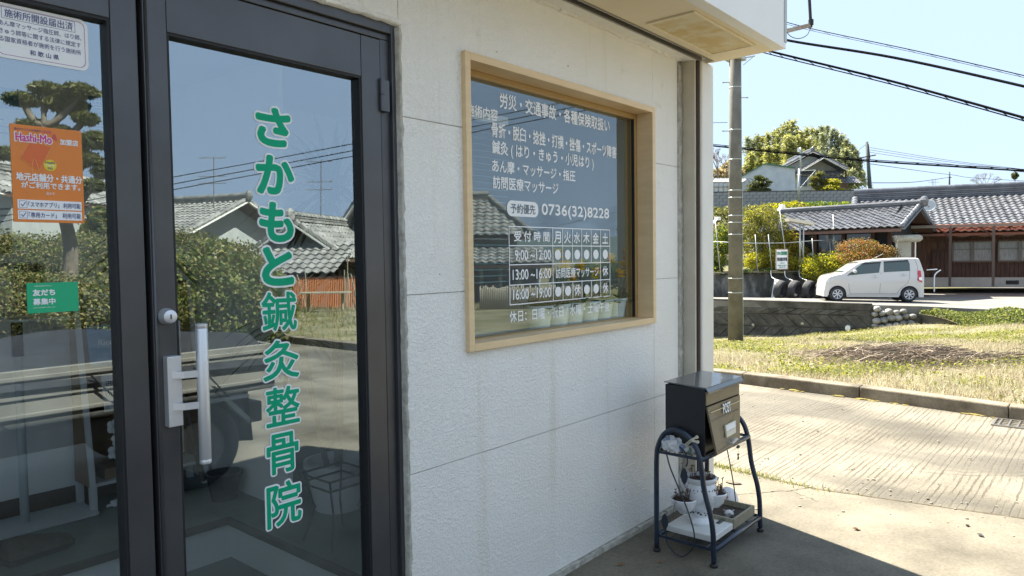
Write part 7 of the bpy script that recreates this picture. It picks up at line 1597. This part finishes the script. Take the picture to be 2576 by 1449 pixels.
# flattened dead stems
def stalks(name, c, n, rx, ry, h, ln, r_, m_, seed):
    r = np.random.default_rng(seed); b = MB()
    for i in range(n):
        g = r.normal(size=2)*.45; x = c[0]+(RH*g[0]*rx+FH*g[1]*ry).x; y = c[1]+(RH*g[0]*rx+FH*g[1]*ry).y; z_ = hgt(x, y)+max(0, h*(1-(g[0]**2+g[1]**2)*.9))*r.random()+.02
        a = r.normal()*.7+dirang(RH); l = ln*(.4+r.random()); d = Vector((math.cos(a), math.sin(a), r.normal()*.12))*l; p = Vector((x, y, z_)); b.tube([p, p+d*.5+Vector((0, 0, r.normal()*.02)), p+d], r_*(.6+.8*r.random()), 3, cap=False)
    return b.build(name, m_)
G_TWIG = leafmat('dead_stem', (.10, .075, .055), (.24, .18, .13), (.42, .36, .28), .1, .8)
tc_ = PZ(2250, 915, -.05); tag(stalks('dead_stem_heap', tc_, 1900, 1.3, .95, .20, .30, .0035, G_TWIG, 4), 'heap of dark dead stems lying on the dry field', 'heap', kind='stuff')
tc2 = PZ(2400, 925, -.05); tag(stalks('dead_stem_heap', tc2, 500, 1.9, .7, .10, .3, .0035, G_TWIG, 6), kind='stuff'); 
tc3 = PZ(2110, 870, -.2); tag(stalks('dead_stem_heap', PZ(2160, 892, -.1), 420, 1.3, .8, .08, .25, .0035, G_TWIG, 9), kind='stuff')
# bank below the parking area, right of the stones
bk = MB(); rows_ = 8
top_ = [L(12.3, 21.6, -.42), L(13.9, 19.5, -.24), L(17, 16.7, -.25), L(26, 15.1, -.28)]
for j in range(rows_):
    f = j/(rows_-1)
    for p in top_:
        s_, t_ = st(p); q = p-FH*2.4*f; zz = hgt(q.x, q.y)-.05; q.z = p.z*(1-f)+zz*f+.10*math.sin(math.pi*f); bk.v.append(tuple(q))
bk.f = [(j*4+i, j*4+i+1, (j+1)*4+i+1, (j+1)*4+i) for j in range(rows_-1) for i in range(3)]
tag(bk.build('bank', M_EARTH2, smooth=True), kind='structure')
r = np.random.default_rng(3); n = 15000; f = r.random(n); g_ = r.random(n)*1.6; tp = np.array([[p.x, p.y, p.z] for p in top_]); gi = np.minimum(g_.astype(int), 2); gf = g_-gi
Q = tp[gi]*(1-gf)[:, None]+tp[gi+1]*gf[:, None]; Q[:, :2] -= np.array(FH[:2])*(2.4*f)[:, None]; zz = hgv(Q[:, :2])-.05; Q[:, 2] = Q[:, 2]*(1-f)+zz*f+.1*np.sin(math.pi*f)+.02+r.random(n)*.14*(.5+.5*np.sin(g_*9+f*4))
a = r.normal(size=(n, 3)); a /= np.linalg.norm(a, axis=1)[:, None]; b_ = np.cross(a, r.normal(size=(n, 3))); b_ /= np.linalg.norm(b_, axis=1)[:, None]; s_ = .085*(.5+.8*r.random(n))[:, None]
V = np.stack([Q-a*s_*.5, Q-b_*s_*.25, Q+a*s_*.5, Q+b_*s_*.25], 1).reshape(-1, 3); tag(link_mesh('bank_leaves', arr_mesh('bank_leaves', V, np.arange(4*n).reshape(-1, 4), leafmat('bank_leaf', (.04, .06, .02), (.12, .145, .04), (.26, .26, .09), .45))), kind='stuff')
# weeds in the drive joint
r = np.random.default_rng(9); yy = np.concatenate([r.normal(.1, .3, 500), r.uniform(-.6, .9, 200)]); xx = np.array([interp(JX, y) for y in yy])+r.normal(0, .03, len(yy))
tag(blades('joint_weeds', np.column_stack([xx, yy, np.zeros(len(yy))]), .03, G_GRASS, .003, .8, 12), kind='stuff')
yy = r.uniform(-1.5, 1.5, 500); xx = np.array([interp(KX, y) for y in yy])+.19+abs(r.normal(0, .04, len(yy)))
tag(blades('kerb_weeds', np.column_stack([xx, yy, np.full(len(yy), .07)]), .11, G_STRAW, .003, .9, 13), kind='stuff')
# ================================================================ what stands across the drive behind the photographer (seen in the glass)
_keep = (D, RH, FH)
RH = Vector((_keep[1].x, -_keep[1].y, 0)); FH = Vector((_keep[2].x, -_keep[2].y, 0))
D = RD
def GP(u, v, t, z=.07): p = RD(u, v, t); p.z = z; return p
# kei truck parked alongside the clinic
tk = thing('mini_truck', 'cream mini truck with black tarpaulin over its load bed, parked along the clinic and mirrored in the door', 'truck', (0, 0, 0))
tk['label'] = 'cream mini truck with black tarpaulin over its load bed, mirrored in the door glass'
YN, YF, XR = -2.42, -3.80, 2.66
M_CREAM = mat('truck_cream', (.20, .19, .16), .6, spec=.3, c2=(.14, .132, .112), ns=5); M_TARP = mat('black_tarpaulin', (.016, .017, .019), .85, spec=.15, c2=(.03, .031, .035), ns=5, bump=.5, bs=8, dist=.03)
MB().box(.45, XR-.06, YF+.25, YN-.25, .38, .50).build('chassis', M_GASKET, tk)
MB().box(.42, XR, YF, YN, .58, .64).build('bed_floor', M_CREAM, tk)
for y0_, y1_ in ((YN-.03, YN), (YF, YF+.03)): MB().box(.42, XR, y0_, y1_, .60, .885).build('side_gate', M_CREAM, tk, bevel=.005)
for y0_, y1_ in ((YN+.0005, YN+.012),):
    for z_ in (.64, .74, .84): MB().box(.45, XR-.03, y0_, y1_, z_-.012, z_+.012).build('gate_rib', M_CREAM, tk, bevel=.004)
MB().box(XR-.03, XR, YF, YN, .60, .885).build('tail_gate', M_CREAM, tk, bevel=.005); MB().box(.42, .45, YF, YN, .60, 1.15).build('headboard', M_CREAM, tk)
V = []; nx_, ny_ = 24, 12
for j in range(ny_+1):
    for i in range(nx_+1):
        fx, fy = i/nx_, j/ny_; x = .40+fx*(XR-.40+.03); y = YN+.035-fy*(YN-YF+.07); edge = min(fy, 1-fy)*6; e2 = min(1, edge); z = .80+.18*min(1, e2**.5)+.04*math.sin(fx*9+fy*3)*e2-.05*fx; 
        if fx > .96: z -= .12
        V.append((x, y, z))
b = MB(); b.v = V; b.f = [(j*(nx_+1)+i, j*(nx_+1)+i+1, (j+1)*(nx_+1)+i+1, (j+1)*(nx_+1)+i) for j in range(ny_) for i in range(nx_)]; b.build('tarpaulin', M_TARP, tk, smooth=True)
for x in (.9, 1.5, 2.1): MB().tube([(x, YN+.04, .82), (x+.22, YN+.02, .56)], .006, 5).build('tie_cord', M_GASKET, tk)
for x in (2.14, -.15):
    for y_ in (YN-.09, YF+.09):
        b, _ = tyre('', .27, .15, M_TYRE); w = link_mesh('wheel', b.mesh('wheel', M_TYRE, True), tk, (x, y_, .27), (0, 0, rad(90))); MB().lathe([(0, .03), (.15, .04), (.16, .06), (.165, -.06), (0, -.03)], (0, 0, 0), 20, 'x').build('rim', M_STEEL, w)
fl_ = MB().add([(2.47, YN-.02, .58), (2.47, YN-.24, .58), (2.50, YN-.24, .20), (2.50, YN-.02, .24)], [(0, 1, 2, 3)]).build('mud_flap', M_GASKET, tk)
MB().bar((1.72, YN-.05, .56), (2.44, YN-.05, .56), .2, .02).bar((2.3, YN-.06, .57), (2.5, YN-.06, .36), .06, .03).build('mudguard', M_GALV, tk); MB().box(2.45, 2.62, YF+.1, YN-.1, .34, .48).build('rear_bumper', M_GASKET, tk, bevel=.01)
cab = MB().prism([(-.98, .35), (.38, .35), (.38, 1.72), (.25, 1.78), (-.55, 1.78), (-.95, 1.05)], (0, YN-YF-.04, 0), (0, YF+.02, 0), (1, 0, 0), (0, 0, 1)); cab.build('cab', M_CREAM, tk, bevel=.03)
MB().prism([(-.82, 1.10), (.18, 1.10), (.18, 1.62), (-.50, 1.62)], (0, .006, 0), (0, YN-.0195, 0), (1, 0, 0), (0, 0, 1)).build('door_window', M_DGLASS, tk)
# hedges and shrubs
def hedge(name, label, pts, n, size, m, m2, seed):
    base = GP(*pts[0][:3]); t_ = thing(name, label, 'hedge', base); B_ = []
    for u, v, t, hw, zt in pts: p = GP(u, v, t, 0); q = p-base; B_.append((q.x, q.y, zt*.5-.07, hw, hw, zt*.52))
    leaf_cloud('foliage', B_, n, size, m, t_, .6, shell=.82, seed=seed); leaf_cloud('foliage', B_, n//2, size, m2, t_, .6, shell=.85, seed=seed+1)
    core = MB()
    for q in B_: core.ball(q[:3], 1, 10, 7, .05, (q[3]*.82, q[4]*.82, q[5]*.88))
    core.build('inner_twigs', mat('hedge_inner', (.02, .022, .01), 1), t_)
G_HOL = leafmat('hedge_olive', (.09, .09, .025), (.16, .14, .04), (.24, .19, .07), .2); G_HGR = leafmat('hedge_green', (.03, .05, .01), (.10, .135, .025), (.24, .26, .07), .3)
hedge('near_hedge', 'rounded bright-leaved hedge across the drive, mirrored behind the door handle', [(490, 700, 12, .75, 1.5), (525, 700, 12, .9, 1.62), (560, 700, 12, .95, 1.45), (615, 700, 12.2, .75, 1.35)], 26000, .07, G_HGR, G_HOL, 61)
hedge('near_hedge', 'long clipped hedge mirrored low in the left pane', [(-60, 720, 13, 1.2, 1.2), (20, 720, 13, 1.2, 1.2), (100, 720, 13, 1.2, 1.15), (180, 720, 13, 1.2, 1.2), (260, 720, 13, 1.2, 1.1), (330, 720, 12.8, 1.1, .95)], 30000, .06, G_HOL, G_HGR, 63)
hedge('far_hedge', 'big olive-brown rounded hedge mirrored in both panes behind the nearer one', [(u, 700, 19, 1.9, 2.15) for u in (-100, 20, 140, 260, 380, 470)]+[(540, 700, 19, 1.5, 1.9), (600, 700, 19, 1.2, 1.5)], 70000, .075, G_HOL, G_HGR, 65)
wb_ = thing('white_garden_wall', 'low pale wall mirrored behind the near hedge', 'wall', GP(560, 715, 15.5)); MB().bar(RH*-1.2+Z*.75, RH*1.1+Z*.75, .1, .26).build('wall', mat('lilac_white', (.62, .60, .66), .6), wb_); MB().bar(-RH*1.2+Z*.3, RH*1.1+Z*.3, .08, .6).build('footing', M_WALLC, wb_)
# houses
hA, X, Y, Z_, W, H1, H2 = hip_house('mirrored_house', 'old tiled house with pale barge boards mirrored behind the green lettering', 620, 905, 560, 645, 765, 23, 7, mm=M_TILEW, wallm=M_WOOD, yaw=-.15)
tiled_slope(hA, X*(-W*1.0)-Y*2.2+Z_*(H1-.55), X, Y*2.0+Z_*.95, W*2.1, 2.2, own=False, me=tile_mesh('roof_tile', M_TILEW), m=M_TILEW)
for i in range(6): MB().bar(X*(-W*.8+i*W*.32)-Y*.5, X*(-W*.8+i*W*.32)-Y*.5+Z_*(H1-.4), .1, .1).build('post', M_WOOD, hA)
for i in range(5): MB().bar(X*(-W*.64+i*W*.32)-Y*.06+Z_*.7, X*(-W*.64+i*W*.32)-Y*.06+Z_*(H1-.4), W*.26, .05, tuple(Y)).build('window', M_DGLASS, hA)
hB, X, Y, Z_, W, H1, H2 = hip_house('mirrored_house', 'low spreading tiled house mirrored left of the green lettering', 400, 790, 505, 588, 720, 30, 8, mm=M_TILEW, wallm=M_PLAST, yaw=1.2)
hC, X, Y, Z_, W, H1, H2 = hip_house('mirrored_house', 'tall gabled house mirrored at the right edge of the door glass', 862, 1010, 485, 580, 765, 27, 8, mm=M_TILEW, wallm=M_PLAST, yaw=-.2)
hD = thing('mirrored_house', 'two-storey tiled house mirrored in the left part of the window', 'house', GP(1190, 770, 24, -.3)); oD = GP(1190, 770, 24, -.3)
TW = tile_mesh('roof_tile', M_TILEW)
def dslope(uL, uR, ve, vr, te, tr_, cut):
    e0 = RD(uL, ve, te)-oD; e1 = RD(uR, ve, te)-oD; e1.z = e0.z; r0 = RD((uL+uR)/2, vr, tr_)-oD; a = (e1-e0); bvec = FH*(tr_-te)+Z*(r0.z-e0.z)
    tiled_slope(hD, e0, a, bvec, a.length, bvec.length, own=False, me=TW, m=M_TILEW, gable=(lambda i, j: i < 1-cut*j) if cut else None)
    tp = e0+a*(1-cut)+bvec; dk = MB(); q = [e0-Z*.04, e1-Z*.04, tp-Z*.04, e0+bvec-Z*.04]; dk.add(q+[p-Z*.08 for p in q], [(0, 1, 2, 3), (7, 6, 5, 4), (0, 4, 5, 1), (1, 5, 6, 2), (2, 6, 7, 3), (3, 7, 4, 0)]); dk.build('roof_deck', M_WOOD, hD)
    return e0, e1, tp, e0+bvec
e0, e1, tp, r0 = dslope(1060, 1345, 597, 503, 23, 25.6, .40)
ridge(hD, r0, tp, M_TILEW, .12, .22); ridge(hD, e1, tp, M_TILEW, .09, .12)
f0, f1, _, _ = dslope(1050, 1400, 668, 628, 21.6, 22.9, .1)
wl = MB(); wl.hexa([e0+FH*.5-Z*4.2, e1+FH*.5-RH*.5-Z*4.2, e1+FH*5-RH*.5-Z*4.2, e0+FH*5-Z*4.2, e0+FH*.5+Z*.1, e1+FH*.5-RH*.5+Z*.1, e1+FH*5-RH*.5+Z*.1, e0+FH*5+Z*.1]); wl.build('upper_wall', M_PLAST, hD)
wl = MB(); wl.hexa([f0+FH*.6-Z*2.6, f1+FH*.6-RH*.4-Z*2.6, f1+FH*1.4-RH*.4-Z*2.6, f0+FH*1.4-Z*2.6, f0+FH*.6, f1+FH*.6-RH*.4, f1+FH*1.4-RH*.4, f0+FH*1.4]); wl.build('lower_wall', M_WOOD, hD)
c_ = RD(1262, 640, 23.4)-oD; MB().bar(c_-RH*.25+Z*.02, c_+RH*.25+Z*.02, .05, .3).build('window', M_POST, hD)
for i in range(7): MB().bar(f0.lerp(f1, .05+i*.14)+FH*.55-Z*2.6, f0.lerp(f1, .05+i*.14)+FH*.55, .09, .09).build('post', M_PLAST, hD)
hE, X, Y, Z_, W, H1, H2 = hip_house('mirrored_house', 'tiled roof mirrored at the far left edge of the left pane', -120, 50, 420, 480, 640, 22, 6, mm=M_TILEW, wallm=M_PLAST)
fo = thing('orange_fence', 'orange corrugated sheet fence mirrored low in the door glass', 'fence', GP(830, 770, 20.5)); b = MB()
n_ = 46
for i in range(n_): x = -1.1+i*2.3/n_; b.add([RH*x, RH*(x+.025), RH*(x+.05), RH*x+Z*.85, RH*(x+.025)+Z*.85, RH*(x+.05)+Z*.85], [(0, 1, 4, 3), (1, 2, 5, 4)]); b.v[-5] = tuple(Vector(b.v[-5])-FH*.02); b.v[-2] = tuple(Vector(b.v[-2])-FH*.02)
b.build('sheet', mat('orange_sheet_metal', (.55, .22, .10), .5), fo); MB().bar(-RH*1.12+Z*.87, RH*1.22+Z*.87, .05, .04).build('top_rail', M_WOOD, fo)
bf = thing('reed_fence', 'upright bamboo fence mirrored low in the window', 'fence', GP(1310, 765, 19)); 
cane = MB().tube([(0, 0, 0), (0, 0, .62)], .022, 6).mesh('cane', mat('old_cane', (.28, .24, .17), .7, c2=(.4, .35, .26), ns=6), True)
for i in range(58): link_mesh('cane', cane, bf, RH*(-1.0+i*.047), None, (1, 1, random.uniform(.9, 1.05)))
fv = thing('folding_table', 'weathered table with planks mirrored in front of the orange fence', 'table', GP(825, 778, 19)); MB().bar(-RH*.7+Z*.5, RH*.6+Z*.5, .5, .03).build('top', M_TW, fv); MB().bar(-RH*.5, -RH*.5+Z*.5, .05, .05).bar(RH*.4, RH*.4+Z*.5, .05, .05).build('legs', M_TW, fv)
for i in range(9):
    u = (772, 776, 868, 874, 880, 886, 893, 897, 902)[i]; p = GP(u, 775, 20); st_ = MB().tube([(0, 0, 0), RH*random.uniform(-.25, .3)+Z*random.uniform(.9, 1.5)], .016, 5).build('garden_stake', M_TW); st_.location = p; tag(st_, 'wooden stake '+('leaning at the left end of the orange fence', 'upright at the left end of the orange fence', 'first of the stakes at the right end of the orange fence', 'second of the stakes at the right end of the orange fence', 'third of the stakes at the right end of the orange fence', 'fourth of the stakes at the right end of the orange fence', 'fifth of the stakes at the right end of the orange fence', 'last but one stake at the right end of the orange fence', 'rightmost stake beyond the orange fence')[i], 'stake', 'stakes by the orange fence')
# pine, trees and roof aerials
pb = GP(150, 700, 14.5)
cloud_pine('niwaki_pine', 'trained garden pine with flat needle pads mirrored in the left pane', pb, [(112, 224, 14.5, 34, 12), (55, 250, 14.3, 38, 13), (200, 230, 14.5, 40, 14), (165, 262, 14.6, 44, 18), (215, 298, 14.5, 26, 12), (85, 316, 14.4, 36, 12), (240, 352, 14.6, 36, 18), (215, 398, 14.5, 34, 14), (18, 384, 14.2, 28, 12), (232, 464, 14.4, 24, 12), (150, 330, 14.5, 26, 12), (262, 430, 14.7, 26, 12)], size=.16, dens=900, m=leafmat('niwaki_needles', (.045, .06, .02), (.10, .11, .035), (.20, .18, .06), .3))
bush('background_tree', 'dull green trees mirrored behind the hedge in the left pane', 'tree', [(20, 560, 24, 50, 40, 0), (110, 570, 25, 60, 30, 0), (210, 575, 26, 50, 28, 0), (255, 560, 25, 30, 40, 0)], 12000, .18, G_OLV, 71, GP(120, 620, 25), m2=G_MID)
bush('background_tree', 'leafy shrubs mirrored between the two house fronts in the window', 'shrub', [(1420, 700, 21, 30, 26, 0), (1480, 690, 21, 40, 30, 0), (1545, 690, 22, 40, 34, 0), (1610, 690, 22, 40, 34, 0)], 9000, .10, G_MID, 73, GP(1480, 765, 21), m2=G_OLV)
for (u0, v0, v1, w_, lab) in ((808, 402, 545, 1, 'tall'), (538, 384+10, 520, -1, 'short')):
    an = thing('television_aerial', lab+' television aerial on the mirrored roofs', 'aerial', RD(u0, v1, 22)); o = RD(u0, v1, 22); m_ = MB().tube([(0, 0, 0), RD(u0, v0, 22)-o], .015, 5)
    for f in (.98, .62, .48): c = (RD(u0, v0, 22)-o)*f; m_.tube([c-RH*.45, c+RH*.35], .012, 4); [m_.tube([c+RH*x-FH*.2-Z*.05, c+RH*x+FH*.2+Z*.1], .008, 4) for x in (-.3, 0, .3)]
    m_.build('rods', M_STEEL, an)
for i, dv in enumerate((0, 17, 31)):
    wire('black service wire high over the drive, mirrored in door and window, '+('upper', 'middle', 'lower')[i], [(-200, 565+dv, 14), (423, 447+dv, 13.5), (897, 359+dv, 13), (1189, 302+dv, 12.7), (1426, 256+dv, 12.4), (1800, 180+dv, 12)], .008)
wire('thin distant wire mirrored low in the window', [(1200, 620, 40), (1440, 560, 40), (1700, 500, 40)], .012)
# mountains far behind, the blue haze of distance put into their colour
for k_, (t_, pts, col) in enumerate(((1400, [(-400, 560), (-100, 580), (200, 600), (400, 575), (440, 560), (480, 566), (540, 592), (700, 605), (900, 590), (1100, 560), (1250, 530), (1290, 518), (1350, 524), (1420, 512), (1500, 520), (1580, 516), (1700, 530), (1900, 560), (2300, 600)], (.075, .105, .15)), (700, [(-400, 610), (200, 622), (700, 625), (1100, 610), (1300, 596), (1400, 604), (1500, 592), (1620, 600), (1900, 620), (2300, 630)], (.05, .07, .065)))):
    b = MB(); n_ = len(pts)*6; us = np.linspace(pts[0][0], pts[-1][0], n_); vs = np.interp(us, [p[0] for p in pts], [p[1] for p in pts])+np.array([random.uniform(-3, 3) for _ in us])
    for u, v in zip(us, vs):
        top = RD(u, v, t_); b.v.append(tuple(top)); ft = RD(u, 700, t_*.72); ft.z = -3; b.v.append(tuple(ft)); bk_ = RD(u, 700, t_*1.3); bk_.z = -3; b.v.append(tuple(bk_)); md = RD(u, v, t_*.86); md.z = top.z*random.uniform(.45, .62); b.v.append(tuple(md))
    for i in range(n_-1): a = i*4; b.f += [(a+1, a+5, a+7, a+3), (a+3, a+7, a+4, a), (a, a+4, a+6, a+2)]
    tag(b.build('mountains', mat('hazed_forest_%d' % k_, col, .95, c2=tuple(c*1.5 for c in col), ns=.02, detail=8), smooth=True), kind='structure')
far = MB().box(-900, 900, -1600, -60, -3.2, -3).build('plain', M_SOIL); tag(far, kind='structure')
# grass on the field across the drive
r = np.random.default_rng(17); n = 60000; x = r.uniform(6.9, 22, n); y = r.uniform(-24, -2.2, n); kx = np.interp(y, [a for a, b in KX], [b for a, b in KX])+.2; k = x > kx; P = np.column_stack([x[k], y[k]]); z = hgv(P)
pat = np.sin(P[:, 0]*.9+P[:, 1]*.5)+r.normal(size=len(P))*.7; pts = np.column_stack([P, z])
tag(blades('straw_grass', pts[pat < 0], .13, G_STRAW, .007, .95, 23), kind='stuff'); tag(blades('green_grass', pts[pat >= 0], .12, leafmat('winter_grass', (.08, .09, .02), (.16, .16, .04), (.28, .24, .09), .3), .008, .8, 24), kind='stuff')
D, RH, FH = _keep
